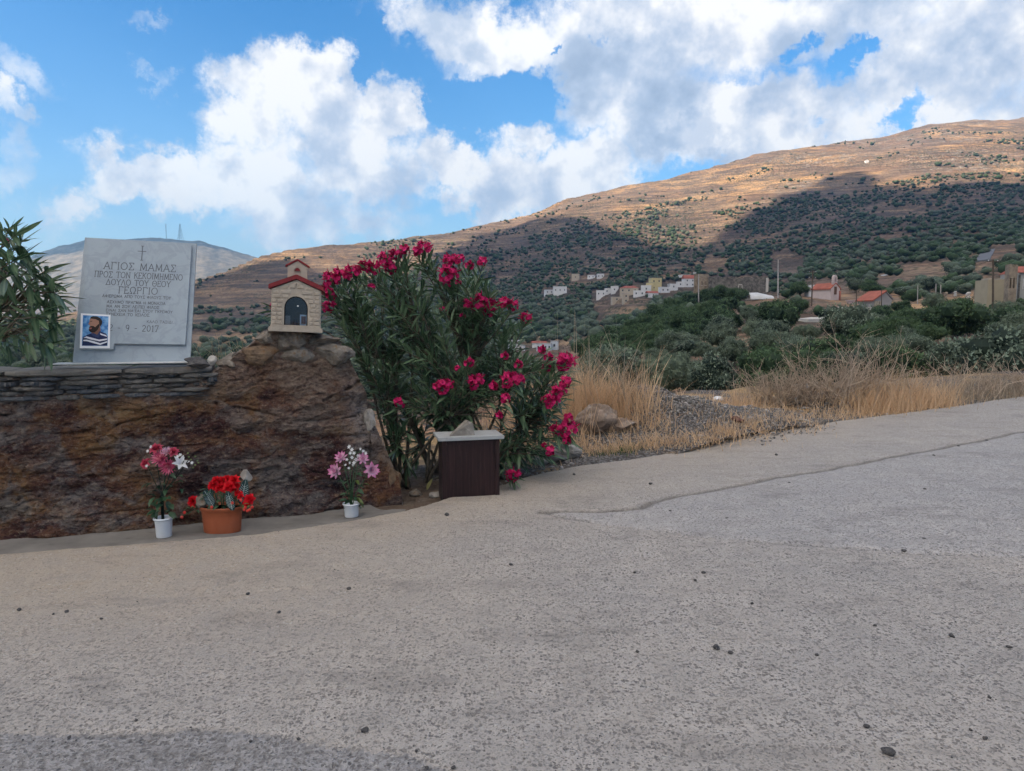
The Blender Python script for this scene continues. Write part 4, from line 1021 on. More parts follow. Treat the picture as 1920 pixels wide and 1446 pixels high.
def place_stone(name, me, loc, rot, sc, label, cat='stone', group=None):
    o = bpy.data.objects.new(name, me); o.location = loc; o.rotation_euler = rot
    o.scale = sc if isinstance(sc, (tuple, list)) else (sc, sc, sc); link(o)
    return tag(o, label, cat, group)
p_ = G(372, 688, ZCAP)
place_stone('stone', stone_mesh('dark_rough_stone', 3, 4, (0.082, 0.06, 0.036), M_DARKSTONE, fine=0.09), (p_.x, p_.y, ZCAP + 0.030), (0, 0.05, 0.3), 1, 'dark rough stone lying on the slate wall at the plaque foot')
p_ = G(398, 684, ZCAP)
place_stone('stone', stone_mesh('pale_rough_stone', 8, 3, (0.038, 0.03, 0.036), M_PALESTONE), (p_.x, p_.y, ZCAP + 0.028), (0.2, 0.1, 0.9), 1, 'small pale stone just right of the dark stone by the plaque')

# ============================================================ SHRINE
_, shz, shp = wall_uv(556, 622, 0.2)
SW = 0.115    # half width of the body
k_ = 0.0
shr_loc = Vector((shp.x, shp.y, shz))
SPX = shp.y / 1333.0            # metres per pixel there
shr = empty('chapel_shrine', shr_loc)
shr.rotation_euler = (0, math.radians(2.6), math.radians(14))
tag(shr, 'miniature cream chapel shrine with dark red roofs and an arched glass door on the rock', 'shrine')
M_CREAM = simple('cream_render', (0.42, 0.365, 0.295), 0.85, 0.16, 30, 0.4, 0.002, dirt=(0.27, 0.22, 0.16, 0.5))
M_REDRF = simple('dark_red_paint', (0.20, 0.022, 0.026), 0.55, 0.2, 25, 0.3, 0.002)
M_INNER = simple('dark_inside', (0.045, 0.05, 0.06), 0.8)
px = lambda n: n * SPX
w2 = px(43); hb = px(72); dpt = px(70)                 # body half width, wall height, depth
# plinth
mb = MB(); mb.box((0, 0, px(4)), (px(94), dpt + px(10), px(8))); mb.box((0, 0, px(10)), (px(88), dpt + px(4), px(4)))
mb.build('plinth', M_CREAM, shr, bevel=0.003)
z0 = px(11); ztop = z0 + px(65); zap = z0 + px(83)     # eaves and gable
aw, ah = px(20.5), px(32)                                # half width and springing height of the arch
def arch_pts(hw, zs, zb_, n=12): return [(-hw, zb_)] + [(hw * math.cos(math.pi - math.pi * i / n), zs + hw * 1.05 * math.sin(math.pi - math.pi * i / n)) for i in range(n + 1)] + [(hw, zb_)]
ap = arch_pts(aw, z0 + ah, z0)
def ring_front(y0, y1, mbb, hw=w2, hole=ap):
    """front wall with an arched opening"""
    outer_l = [(-hw, z0), (-hw, ztop), (0, zap)]; outer_r = [(hw, z0), (hw, ztop), (0, zap)]
    half = len(hole) // 2
    left = outer_l + [hole[i] for i in range(half, -1, -1)]
    right = outer_r + [hole[i] for i in range(half, len(hole))]
    for poly, rev in ((left, False), (right, True)):
        mbb.prism(poly if rev else poly, y0, y1)
mb = MB(); ring_front(-dpt / 2, -dpt / 2 + 0.014, mb)
mb.box((-w2 + 0.007, 0.007, (z0 + ztop) / 2), (0.014, dpt - 0.014, ztop - z0)); mb.box((w2 - 0.007, 0.007, (z0 + ztop) / 2), (0.014, dpt - 0.014, ztop - z0))
mb.prism([(-w2, z0), (w2, z0), (w2, ztop), (0, zap), (-w2, ztop)], dpt / 2 - 0.014, dpt / 2)
mb.build('walls', M_CREAM, shr, bevel=0.0015)
mb = MB(); mb.box((0, 0.02, z0 + 0.002), (2 * w2 - .03, dpt - 0.05, 0.004)); mb.box((0, dpt / 2 - 0.018, (z0 + ztop) / 2), (2 * w2 - 0.03, 0.004, ztop - z0 - .004))
mb.box((-w2 + 0.017, 0, (z0 + ztop) / 2), (0.004, dpt - 0.05, ztop - z0 - .004)); mb.box((w2 - 0.017, 0, (z0 + ztop) / 2), (0.004, dpt - 0.05, ztop - z0 - .004))
mb.build('lining', M_INNER, shr)
# raised stones of the front
blk = 0
def relief(poly, y=-dpt / 2):
    cx = sum(p[0] for p in poly) / len(poly); cz = sum(p[1] for p in poly) / len(poly)
    sh_ = [(cx + (x - cx) * 0.86, cz + (z - cz) * 0.80) for x, z in poly]
    th = random.uniform(0.005, 0.009)
    V = [(x, y + 0.0005, z) for x, z in sh_] + [(cx + (x - cx) * 0.72, y - th, cz + (z - cz) * 0.62) for x, z in sh_]
    n = len(poly)
    Fc = [tuple(range(n, 2 * n))] + [(k, (k + 1) % n, (k + 1) % n + n, k + n) for k in range(n)]
    return mesh_obj('stone', V, Fc, M_CREAM, shr)
for side in (-1, 1):
    zc = z0 + px(1)
    for r_ in range(8):
        hgt_ = px(7.6); xa, xb = (aw + px(2.5), w2 - px(1))
        if zc > z0 + ah:
            dz = min(zc - z0 - ah + hgt_ * .3, aw * .98); xa = max(px(4), math.sqrt(max(0, aw * aw - dz * dz)) + px(3))
        cut = xa + (xb - xa) * random.uniform(0.35, 0.7)
        for (q0, q1) in ((xa, cut), (cut, xb)):
            if q1 - q0 < px(3): continue
            j = lambda: random.uniform(-px(.6), px(.6))
            po = [(side * (q0) , zc + j()), (side * q1, zc + j()), (side * q1 , zc + hgt_ + j()), (side * q0, zc + hgt_ + j())]
            if side < 0: po = po[::-1]
            relief(po)
        zc += hgt_ + px(.3)
gz = ztop + px(1)
for po in ([(-px(36), gz), (-px(14), gz), (-px(12), gz + px(9)), (-px(18), gz + px(6.5))], [(-px(13), gz), (-px(2), gz), (px(2), gz + px(13)), (-px(9), gz + px(10))], [(px(0), gz), (px(15), gz), (px(14), gz + px(8)), (px(4), gz + px(12))], [(px(16), gz), (px(33), gz), (px(18), gz + px(6.5))]):
    relief(po)
# roof: two slopes with thickness
def gable_roof(name, hw, ze, za, y0, y1, th, ov, parent):
    sl_ = (za - ze) / hw
    for s_ in (-1, 1):
        poly = [(0, za + th), (0, za), (s_ * (hw + ov), ze - sl_ * ov), (s_ * (hw + ov), ze - sl_ * ov + th)]
        MB().prism(poly, y0, y1).build(name, M_REDRF, parent, bevel=0.0025)
gable_roof('roof_slope', w2, ztop + px(1.5), zap + px(1.5), -dpt / 2 - px(4), dpt / 2 + px(4), px(8.5), px(5), shr)
# belfry
bw = px(17.5); bz0 = zap + px(1); bz1 = bz0 + px(25); bza = bz1 + px(10); bd = px(15)
mb = MB(); mb.box((0, 0, bz0 - px(4)), (2 * bw + px(8), bd + px(8), px(12)))
mb.build('belfry_foot', M_CREAM, shr, bevel=0.002)
bf = MB(); hole = [(-px(6), bz0 + px(2))] + [(px(6) * math.cos(math.pi - math.pi * i / 8), bz0 + px(17) + px(6) * math.sin(math.pi - math.pi * i / 8)) for i in range(9)] + [(px(6), bz0 + px(2))]
def fr(y0, y1):
    half = len(hole) // 2
    bf.prism([(-bw, bz0), (-bw, bz1), (0, bza)] + [hole[i] for i in range(half, -1, -1)] + [(-px(6), bz0)], y0, y1)
    bf.prism([(bw, bz0), (bw, bz1), (0, bza)] + [hole[i] for i in range(half, len(hole))] + [(px(6), bz0)], y0, y1)
fr(-bd / 2, -bd / 2 + 0.008); bf.prism([(-bw, bz0), (bw, bz0), (bw, bz1), (0, bza), (-bw, bz1)], -bd / 2 + 0.009, bd / 2)
belf = bf.build('belfry', M_CREAM, shr, bevel=0.001)
MB().prism([(-px(5), bz0 + px(17)), (px(5), bz0 + px(17)), (px(3), bz0 + px(21)), (0, bz0 + px(22.5)), (-px(3), bz0 + px(21))], -bd / 2 - 0.001, -bd / 2 + 0.006).build('niche_top', M_REDRF, belf)
gable_roof('belfry_roof', bw, bz1 + px(.5), bza + px(.5), -bd / 2 - px(2.5), bd / 2 + px(2.5), px(3.6), px(4), shr)
# door glass, icon, lamp, framed print
mgl = material('door_glass', None, (0.9, 0.95, 1.0), 0.02, 0.5, Transmission_Weight=1.0, IOR=1.45)
yg = -dpt / 2 + 0.018
MB().prism(arch_pts(aw - 0.001, z0 + ah, z0 + 0.001), yg, yg + 0.002).build('glass_door', mgl, shr)
M_BLK = simple('black_metal', (0.02, 0.02, 0.022), 0.4)
mb = MB(); o2 = arch_pts(aw, z0 + ah, z0); i2 = arch_pts(aw - px(2), z0 + ah, z0)
for i in range(len(o2) - 1): mb.prism([o2[i], o2[i + 1], i2[i + 1], i2[i]], yg - 0.004, yg)
mb.build('door_frame', M_BLK, shr)
MB().lathe([(0, -.004), (.005, -.003), (.006, 0), (.004, .004), (0, .005)], 12, (px(3), yg - 0.006, z0 + px(36))).build('door_knob', simple('chrome', (0.75, 0.78, 0.8), 0.25), shr, True)
mb = MB(); mb.box((px(13), -dpt / 2 + 0.05, z0 + px(11)), (px(13), 0.006, px(20)))
ic = mb.build('icon_frame', simple('pale_blue_frame', (0.42, 0.55, 0.66), 0.5), shr)
MB().box((px(13), -dpt / 2 + 0.046, z0 + px(11)), (px(8), 0.004, px(14))).build('icon_print', simple('brown_print', (0.10, 0.05, 0.045), 0.5), ic)
MB().box((-px(15), -dpt / 2 + 0.06, z0 + px(10)), (px(9), 0.006, px(16))).build('icon_frame', simple('grey_frame', (0.16, 0.18, 0.2), 0.5), shr)
MB().lathe([(0.0, 0.0), (.012, 0.0), (.014, .02), (.012, .03), (.006, .032), (.008, .045), (0, .046)], 14, (-px(2), 0.0, z0 + 0.004)).build('oil_lamp', simple('dark_blue_glass', (0.03, 0.05, 0.12), 0.15), shr, True)

# ============================================================ STAND WITH MARBLE TOP
q0 = Vector((-0.504, 4.90, 0)); q1 = Vector((-0.045, 5.01, 0)); side = Vector((-0.085, 0.275, 0))
yawb = math.atan2(q1.y - q0.y, q1.x - q0.x)
bx_c = (q0 + q1) / 2 + side / 2
stand = empty('offering_stand', (bx_c.x, bx_c.y, -0.05), (0, 0, yawb))
tag(stand, 'dark brown wooden box stand with a white marble top beside the oleander', 'box stand')
def mat_wood(nb, b):
    co = nb.coords('Object')
    m = nb.mapping(co, scale=(9, 9, 1.3)); n = nb.noise(m, 1.5, 6, 0.6, 2.2)
    w = nb.n.new('ShaderNodeTexWave'); w.wave_type = 'BANDS'; w.bands_direction = 'X'
    nb.set(w.inputs['Vector'], nb.mapping(co, scale=(1, 1, 0.12))); w.inputs['Scale'].default_value = 11; w.inputs['Distortion'].default_value = 9; w.inputs['Detail'].default_value = 4; w.inputs['Detail Scale'].default_value = 1.6
    f = nb.noise(nb.mapping(co, scale=(60, 60, 3)), 1, 5, 0.7)
    c = nb.mix(nb.mapr(n, 0.35, 0.65), (0.014, 0.006, 0.0065), (0.028, 0.012, 0.012))
    c = nb.mix(nb.mapr(w.outputs[1], 0.84, 0.98, 0, 0.14), c, (0.10, 0.05, 0.045))
    c = nb.mix(nb.mapr(f, 0.6, 0.72, 0, 0.2), c, (0.06, 0.035, 0.032))
    nb.set(b.inputs['Base Color'], c); nb.set(b.inputs['Normal'], nb.bump(nb.math('ADD', f, w.outputs[1]), 0.4, 0.002))
M_WOOD = material('dark_stained_wood', mat_wood, rough=0.55, spec=0.3)
BWd, BDp = 0.405, 0.225; BHt = 0.455
mb = MB(); mb.box((0, -BDp / 2 + 0.009, BHt / 2), (BWd, 0.018, BHt)); mb.build('front_panel', M_WOOD, stand, bevel=0.002)
for s_ in (-1, 1): MB().box((s_ * (BWd / 2 - 0.009), 0.009, BHt / 2), (0.018, BDp - 0.02, BHt - .003)).build('side_panel', M_WOOD, stand, bevel=0.002)
MB().box((0, BDp / 2 - 0.009 + .002, BHt / 2), (BWd - 0.04, 0.018, BHt - .004)).build('back_panel', M_WOOD, stand)
for s_ in (-1, 1): MB().box((s_ * (BWd / 2 - 0.012), -BDp / 2 - 0.005, BHt / 2), (0.03, 0.008, BHt - 0.006)).build('corner_strip', M_WOOD, stand, bevel=0.001)
MB().box((0, -BDp / 2 - 0.005, BHt - 0.018), (BWd - 0.056, 0.008, 0.03)).build('top_rail', M_WOOD, stand, bevel=0.001)
M_TOPM = simple('weathered_marble', (0.33, 0.345, 0.345), 0.6, 0.15, 18, 0.25, dirt=(0.20, 0.19, 0.17, 0.6))
tp = MB().box((0.0, 0, BHt + 0.0125), (0.472, 0.285, 0.024)).build('marble_top', M_TOPM, stand, bevel=0.002)
# wedge-shaped stone on it
zt_ = BHt - 0.05 + 0.0245
def on_top(lx, ly, lz=0): return stand.matrix_world @ Vector((lx, ly, BHt + 0.0245 + lz))
bpy.context.view_layer.update()
wv = [(-0.115, -0.035, 0), (0.066, -0.052, 0), (0.07, 0.05, 0), (-0.09, 0.045, 0), (-0.112, -0.015, 0.006), (-0.02, -0.045, 0.062), (0.02, -0.035, 0.105), (0.052, -0.045, 0.088), (0.068, -0.02, 0.055), (0.055, 0.04, 0.085), (0.02, 0.045, 0.10), (-0.03, 0.045, 0.055)]
bm = bmesh.new()
for v_ in wv: bm.verts.new(v_)
bmesh.ops.convex_hull(bm, input=bm.verts); bmesh.ops.triangulate(bm, faces=bm.faces)
bmesh.ops.subdivide_edges(bm, edges=bm.edges, cuts=4, use_grid_fill=True)
for v_ in bm.verts:
    if v_.co.z > 0.003: v_.co += v_.co.normalized() * 0.0045 * float(fbm(v_.co.x * 40, v_.co.y * 40, v_.co.z * 40, oct=3))
me = bpy.data.meshes.new('wedge_stone'); bm.to_mesh(me); bm.free(); me.materials.append(rockmat('grey_wedge', (0.17, 0.155, 0.135), (0.255, 0.235, 0.205), (0.36, 0.34, 0.31), scale=14, bd=0.004))
wl = on_top(-0.035, -0.03)
o = place_stone('stone', me, wl, (0, 0, yawb + 0.1), 1.0, 'grey wedge shaped stone resting on the white marble top of the stand')
# ============================================================ OLEANDERS
def leafmat(name, c1, c2, vein=None, rough=0.36, trans=0.25, rnd=True, spec=0.5):
    def fn(nb, b):
        co = nb.coords('Object'); oi = nb.n.new('ShaderNodeObjectInfo')
        r = nb.math('FRACT', nb.math('ADD', nb.attr('rnd'), oi.outputs['Random']))
        c = nb.mix(r, c1, c2)
        n = nb.noise(co, 40, 4, 0.6)
        c = nb.mix(nb.mapr(n, 0.35, 0.7, 0, 0.35), c, tuple(x * 0.6 for x in c1))
        if vein: c = nb.mix(nb.mapr(nb.attr('mid'), 0.5, 1.0, 0, 0.6), c, vein)
        nb.set(b.inputs['Base Color'], c)
        out = [q for q in nb.n if q.type == 'OUTPUT_MATERIAL'][0]
        tr = nb.node('ShaderNodeBsdfTranslucent', ins={0: c}); ms = nb.node('ShaderNodeMixShader', ins={0: trans, 1: b.outputs[0], 2: tr.outputs[0]})
        nb.l.new(ms.outputs[0], out.inputs[0])
    return material(name, fn, rough=rough, spec=spec)
M_OL = leafmat('oleander_leaf', (0.030, 0.078, 0.038), (0.155, 0.25, 0.135), (0.22, 0.28, 0.16))
M_OLDRY = leafmat('withered_leaf', (0.16, 0.09, 0.045), (0.22, 0.14, 0.07))
M_STEM = rockmat('oleander_bark', (0.075, 0.062, 0.045), (0.15, 0.13, 0.10), scale=25, bd=0.002)
M_STEMG = simple('green_stem', (0.09, 0.12, 0.055), 0.7)
def petalmat(name, c1, c2, trans=0.3):
    def fn(nb, b):
        oi = nb.n.new('ShaderNodeObjectInfo'); co = nb.coords('Object')
        r = nb.math('FRACT', nb.math('ADD', nb.attr('rnd'), nb.math('MULTIPLY', oi.outputs['Random'], 0.5)))
        c = nb.mix(nb.mapr(nb.math('ADD', r, nb.mapr(nb.noise(co, 90, 3, 0.6), 0.3, 0.7, -0.2, 0.2)), 0, 1), c1, c2)
        nb.set(b.inputs['Base Color'], c)
        out = [q for q in nb.n if q.type == 'OUTPUT_MATERIAL'][0]
        tr = nb.node('ShaderNodeBsdfTranslucent', ins={0: c}); ms = nb.node('ShaderNodeMixShader', ins={0: trans, 1: b.outputs[0], 2: tr.outputs[0]})
        nb.l.new(ms.outputs[0], out.inputs[0])
    return material(name, fn, rough=0.6, spec=0.2)
M_PINK = petalmat('magenta_petal', (0.36, 0.004, 0.06), (0.74, 0.035, 0.20))

def leaf_template(L, Wd, droop, seg=5):
    """narrow pointed leaf along +X with a folded midrib: arrays"""
    V = []; mid = []
    for i in range(seg + 1):
        f = i / seg; w = Wd * math.sin(math.pi * min(1, f * 0.92 + 0.06)) ** 0.8 * (1 - 0.15 * f) if 0 < i < seg else Wd * 0.04
        x = L * f; z = -droop * L * f * f
        V += [(x, -w / 2, z + w * 0.16), (x, 0, z), (x, w / 2, z + w * 0.16)]; mid += [0, 1, 0]
    Fc = []
    for i in range(seg):
        a = i * 3; Fc += [(a, a + 3, a + 4, a + 1), (a + 1, a + 4, a + 5, a + 2)]
    return np.array(V), np.array(Fc), np.array(mid, float)
LT = [leaf_template(1, 0.16, d) for d in (0.03, 0.16, 0.32, -0.08)]
def leaf_data(i, mat):
    V, Fc, mid = LT[i]
    me = bpy.data.meshes.new('leaf'); me.from_pydata([tuple(v) for v in V], [], [tuple(int(k) for k in f) for f in Fc]); me.materials.append(mat)
    a = me.attributes.new('mid', 'FLOAT', 'POINT'); a.data.foreach_set('value', mid.astype(np.float32))
    a = me.attributes.new('rnd', 'FLOAT', 'POINT'); a.data.foreach_set('value', np.zeros(len(V), np.float32))
    me.polygons.foreach_set('use_smooth', np.ones(len(me.polygons), bool))
    return me
LEAFME = [leaf_data(i, M_OL) for i in range(4)]
def frame(d, up=Vector((0, 0, 1)), roll=0.0):
    d = d.normalized(); y = up.cross(d)
    if y.length < 1e-3: y = Vector((0, 1, 0))
    y.normalize(); z = d.cross(y)
    m = Matrix((d, y, z)).transposed()
    return m @ Matrix.Rotation(roll, 3, 'X')
def petal(L, Wd, tip=0.5, curl=0.3, nl=4, nw=2, cup=0.2):
    V = []
    for i in range(nl + 1):
        f = i / nl
        w = Wd * (math.sin(math.pi * (0.12 + 0.88 * f) ** (1 + tip)) if tip < 3 else (math.sin(math.pi * f) ** 0.6)) * 0.5
        w = max(w, Wd * 0.08 if i == 0 else 0.0006)
        for j in range(nw + 1):
            g = (j / nw) * 2 - 1
            V.append((L * f * math.cos(curl * f), w * g, L * f * math.sin(curl * f) + cup * w * g * g))
    Fc = [(i * (nw + 1) + j, (i + 1) * (nw + 1) + j, (i + 1) * (nw + 1) + j + 1, i * (nw + 1) + j + 1) for i in range(nl) for j in range(nw)]
    return V, Fc
def add_petal(mb, c, d, pet, roll=0, val=None, up=Vector((0, 0, 1))):
    m = frame(d, up, roll); V, Fc = pet
    mb.add([m @ Vector(v) + Vector(c) for v in V], Fc, random.random() if val is None else val)
def floret(mb, c, n, R=0.021):
    a0 = random.random() * 6.28; q = n.normalized().to_track_quat('Z', 'Y').to_matrix(); val = random.random()
    for k in range(5):
        a = a0 + k * 2 * math.pi / 5; d = q @ Vector((math.cos(a), math.sin(a), random.uniform(0.15, 0.6)))
        add_petal(mb, c, d, petal(R, R * 1.35, 0.05, random.uniform(-0.5, 0.3)), val=min(1, max(0, val + random.uniform(-.25, .25))), up=q @ Vector((0, 0, 1)))
def cluster_mesh(nf, R, seed):
    random.seed(seed); mb = MB()
    for i in range(nf):
        d = Vector((random.gauss(0, 1), random.gauss(0, 1), random.gauss(0.4, 0.8))).normalized()
        floret(mb, d * R * random.uniform(0.45, 0.95), d + Vector((0, -0.5, 0.2)))
    for i in range(nf // 2 + 1):
        d = Vector((random.gauss(0, 1), random.gauss(0, 1), abs(random.gauss(0.5, 0.8)))).normalized()
        mb.tube([d * R * 0.4, d * R * 1.1, d * R * 1.35], [0.0015, 0.004, 0.0008], 5, val=0.05)
    return mb
CLM = []
for i, (nf, R) in enumerate([(4, 0.012), (6, 0.020), (10, 0.03), (16, 0.042), (24, 0.055), (32, 0.066)]):
    mb = cluster_mesh(nf, R, 100 + i); me = mesh_obj('tmp', mb.v, mb.f, M_PINK, None, True, {'rnd': ('POINT', mb.a)})
    CLM.append((R + 0.012, me.data)); bpy.data.objects.remove(me)
random.seed(11)
FLW = [(610,545,14),(622,526,20),(641,519,20),(662,512,18),(684,499,15),(700,503,15),(722,489,18),(741,477,14),(730,503,15),(759,468,12),(795,467,17),(784,471,12),(620,551,12),(617,575,14),(695,538,8),
 (846,491,18),(843,515,22),(862,488,12),(837,531,9),(859,531,8),(881,496,10),(904,491,11),(878,569,12),(904,570,22),(916,582,15),(926,572,14),(945,567,12),(960,572,14),(986,597,14),(830,582,8),(867,593,7),
 (880,679,11),(859,690,6),(947,666,9),(972,682,10),(836,726,18),(821,723,11),(894,717,18),(926,722,11),(958,714,20),(975,712,13),(948,747,12),(748,755,12),(937,777,9),(1017,655,10),(1029,669,10),(1025,687,10),
 (1063,680,22),(1056,675,12),(1060,717,14),(1050,736,18),(1037,753,18),(1023,747,10),(1066,785,12),(1067,806,20),(1044,806,15),(1064,825,11),(1031,846,12),(1021,835,6),(962,892,16),(512,572,9)]
POLY = [(600,520),(625,528),(660,515),(700,500),(745,478),(790,480),(835,500),(880,500),(920,520),(925,560),(985,595),(965,610),(985,645),(1030,665),(1068,690),(1062,740),(1050,770),(1065,800),(1050,830),(1020,850),(985,870),(970,895),(940,885),(945,800),(800,800),
        (790,860),(760,880),(735,850),(715,790),(700,740),(680,700),(660,660),(640,630),(625,600),(610,570)]
def pip(x, y, poly):
    ins = False; n = len(poly)
    for i in range(n):
        ax, ay = poly[i]; bx, by = poly[(i + 1) % n]
        if (ay > y) != (by > y) and x < (bx - ax) * (y - ay) / (by - ay + 1e-9) + ax: ins = not ins
    return ins
def shrub(name, label, base_pts, tips, leafL, mat=M_OL, twig_leaves=(12, 18), n_obj=300, stem_r=0.014, flowers=(), whorl=0.26, wf=1.0):
    base = base_pts[0]
    root = empty(name, base); tag(root, label, 'oleander shrub', 'oleander shrubs')
    inv = Vector(base)
    stems = MB(); leaves = []
    # main stems lean out from the base towards groups of tips
    mains = []
    for b in base_pts:
        mains.append(Vector(b))
    order = sorted(range(len(tips)), key=lambda i: tips[i].z)
    tips_s = tips
    K = max(6, len(tips) // 14)
    cents = [tips_s[int(i * len(tips_s) / K)].copy() for i in range(K)]
    for it in range(5):
        grp = [[] for _ in range(K)]
        for t in tips_s: grp[min(range(K), key=lambda k: (cents[k] - t).length_squared)].append(t)
        cents = [sum(g, Vector()) / len(g) if g else cents[k] for k, g in enumerate(grp)]
    for k in range(K):
        if not grp[k]: continue
        b = Vector(random.choice(mains)) + Vector((random.uniform(-.05, .05), random.uniform(-.05, .05), 0)); c = cents[k]
        m1 = b.lerp(c, 0.45) + Vector((0, 0, 0.10 * (c - b).length)) + Vector([random.uniform(-.05, .05) for _ in range(3)])
        node = b.lerp(c, 0.72) + Vector((0, 0, 0.03))
        stems.tube([b, b.lerp(m1, .5) + Vector([random.uniform(-.02, .02) for _ in range(3)]), m1, node], [stem_r * 1.1, stem_r * .95, stem_r * .75, stem_r * .5], 6)
        for t in grp[k]:
            st_ = m1.lerp(node, random.uniform(0.2, 1)); L = (t - st_).length
            mid = st_.lerp(t, 0.5) + Vector((0, 0, 0.10 * L)) + Vector([random.uniform(-.03, .03) for _ in range(3)])
            pts = [st_, st_.lerp(mid, .6), mid, mid.lerp(t, .6), t]
            stems.tube(pts, [0.006, 0.0055, 0.0045, 0.0035, 0.002], 5, cap=False)
            n = random.randint(*twig_leaves); wl_ = min(L, whorl)
            for q in range(n):
                f = 1 - (q / n) ** 1.1 * wl_ / max(L, 0.01)
                seg_t = max(0, f) * 4; i0 = min(3, int(seg_t)); pos = pts[i0].lerp(pts[i0 + 1], seg_t - i0)
                ax = (pts[i0 + 1] - pts[i0]).normalized()
                a = q * 2.2 + random.uniform(-.3, .3)
                side_ = frame(ax) @ Vector((0, math.cos(a), math.sin(a)))
                open_ = 0.35 + 0.85 * (q / n) + random.uniform(-.15, .2)
                d = (ax * math.cos(open_) + side_ * math.sin(open_)).normalized()
                leaves.append((pos, d, leafL * random.uniform(0.65, 1.15) * (0.6 if q < 2 else 1), random.uniform(-0.5, 0.5)))
    so = mesh_obj('stems', [Vector(v) - inv for v in stems.v], stems.f, M_STEM, root, True)
    leaves.sort(key=lambda q: (q[0] - Vector((0, 0, H))).length)
    for k, (p, d, L, r) in enumerate(leaves[:n_obj]):
        o = bpy.data.objects.new('leaf', random.choice(LEAFME)); o.parent = root
        m = frame(d, roll=r).to_4x4(); m = Matrix.Translation(p - inv) @ m @ Matrix.Diagonal((L, L * wf * random.uniform(.85, 1.15), L, 1))
        o.matrix_local = m; COL.objects.link(o)
    rest = leaves[n_obj:]
    if rest:
        VV = []; FF = []; MM = []; RR = []
        for k, (p, d, L, r) in enumerate(rest):
            V0, F0, mid = LT[random.randrange(4)]; m = np.array(frame(d, roll=r))
            VV.append((V0 * np.array([L, L * wf, L])) @ m.T + np.array(p - inv)); FF.append(F0 + k * len(V0)); MM.append(mid); RR.append(np.full(len(V0), random.random()))
        o = mesh_obj('leaves', np.concatenate(VV), np.concatenate(FF), M_OL, root, True, {'mid': ('POINT', np.concatenate(MM)), 'rnd': ('POINT', np.concatenate(RR))})
        o['kind'] = 'stuff'
    for (p, r) in flowers:
        R, me = min(CLM, key=lambda c: abs(c[0] - r))
        o = bpy.data.objects.new('flower_cluster', me); o.parent = root; o.location = p - inv
        o.rotation_euler = (random.uniform(-.3, .3), random.uniform(-.3, .3), random.uniform(-.6, .6)); s = r / R; o.scale = (s, s, s); COL.objects.link(o)
        # flower stalk down into the leaves
    return root
tips = []; tries = 0; px_t = []
while len(tips) < 330 and tries < 90000:
    tries += 1
    u = random.uniform(590, 1075); v = random.uniform(465, 905)
    if not pip(u, v, POLY): continue
    if v > 770 and u < 960 and random.random() < 0.6: continue
    if any((u - a) ** 2 + (v - b) ** 2 < 11 ** 2 for a, b in px_t[-900:]): continue
    dcen = abs((u - 830) / 260)
    Y = random.uniform(5.35 + 0.25 * dcen, 6.45 - 0.2 * dcen)
    if u < 700 and v > 600: Y = random.uniform(5.5, 6.2)
    if v > 780 and u < 960: Y = random.uniform(5.45, 6.1)
    px_t.append((u, v)); tips.append(P(u, v + 8, Y))
fl = []
for (u, v, r) in FLW:
    Y = 5.55 if 640 < u < 1000 and v < 640 else 5.35
    if u > 1000: Y = 5.7 if v < 700 else 5.45
    if v > 860: Y = 5.2
    if u < 640: Y = 5.6
    fl.append((P(u, v, Y), r * 1.05 * Y / 1333))
    tips.append(P(u + random.uniform(-3, 3), v + 9, Y + 0.03))
b0 = [P(770, 905, 5.55), P(790, 905, 5.7), P(745, 900, 5.6), P(820, 900, 5.9), P(900, 895, 6.0), P(950, 890, 5.7)]
b0 = [Vector((p.x, p.y, -0.08)) for p in b0]
shrub('oleander', 'big flowering oleander with crimson pink blossoms behind the brown stand', b0, tips, 0.150, flowers=fl, twig_leaves=(13, 18), whorl=0.36, wf=1.25)
# the one at the left edge, rooted behind the wall
tips2 = []
for (u, v) in [(18,428),(5,440),(30,440),(-10,450),(40,452),(-30,430),(20,465),(0,480),(25,490),(45,478),(-25,490),(60,500),(35,515),(10,520),(70,520),(85,508),(55,535),(95,530),(75,545),(100,528),(106,548),(100,555),(60,560),(30,550),(5,565),(-20,550),
               (112,560),(90,575),(45,580),(15,590),(100,582),(70,595),(104,602),(40,605),(5,620),(-25,610),(60,620),(100,622),(85,635),(96,648),(60,645),(20,650),(-10,640),(-40,600),(-50,500),(-60,560),(-70,450),(-90,520),(-110,580),(-90,640),
               (105,565),(50,500),(30,570),(78,608),(-5,500),(15,540),(95,650),(35,632)]:
    tips2.append(P(u, v, random.uniform(3.95, 4.55) if u < 80 else random.uniform(4.0, 4.25)))
b2 = [Vector((P(-60, 800, 4.85).x, 4.95, -0.1)), Vector((P(-120, 800, 4.9).x, 5.0, -0.1))]
b2 = [P(-50, 700, 4.75), P(-90, 705, 4.8)]
shrub('oleander', 'leafy oleander branches without flowers at the left end of the slate wall', b2, tips2, 0.165, twig_leaves=(7, 10), flowers=[(P(5, 452, 4.1), 0.03)], stem_r=0.016, whorl=0.16, wf=1.35, n_obj=320)

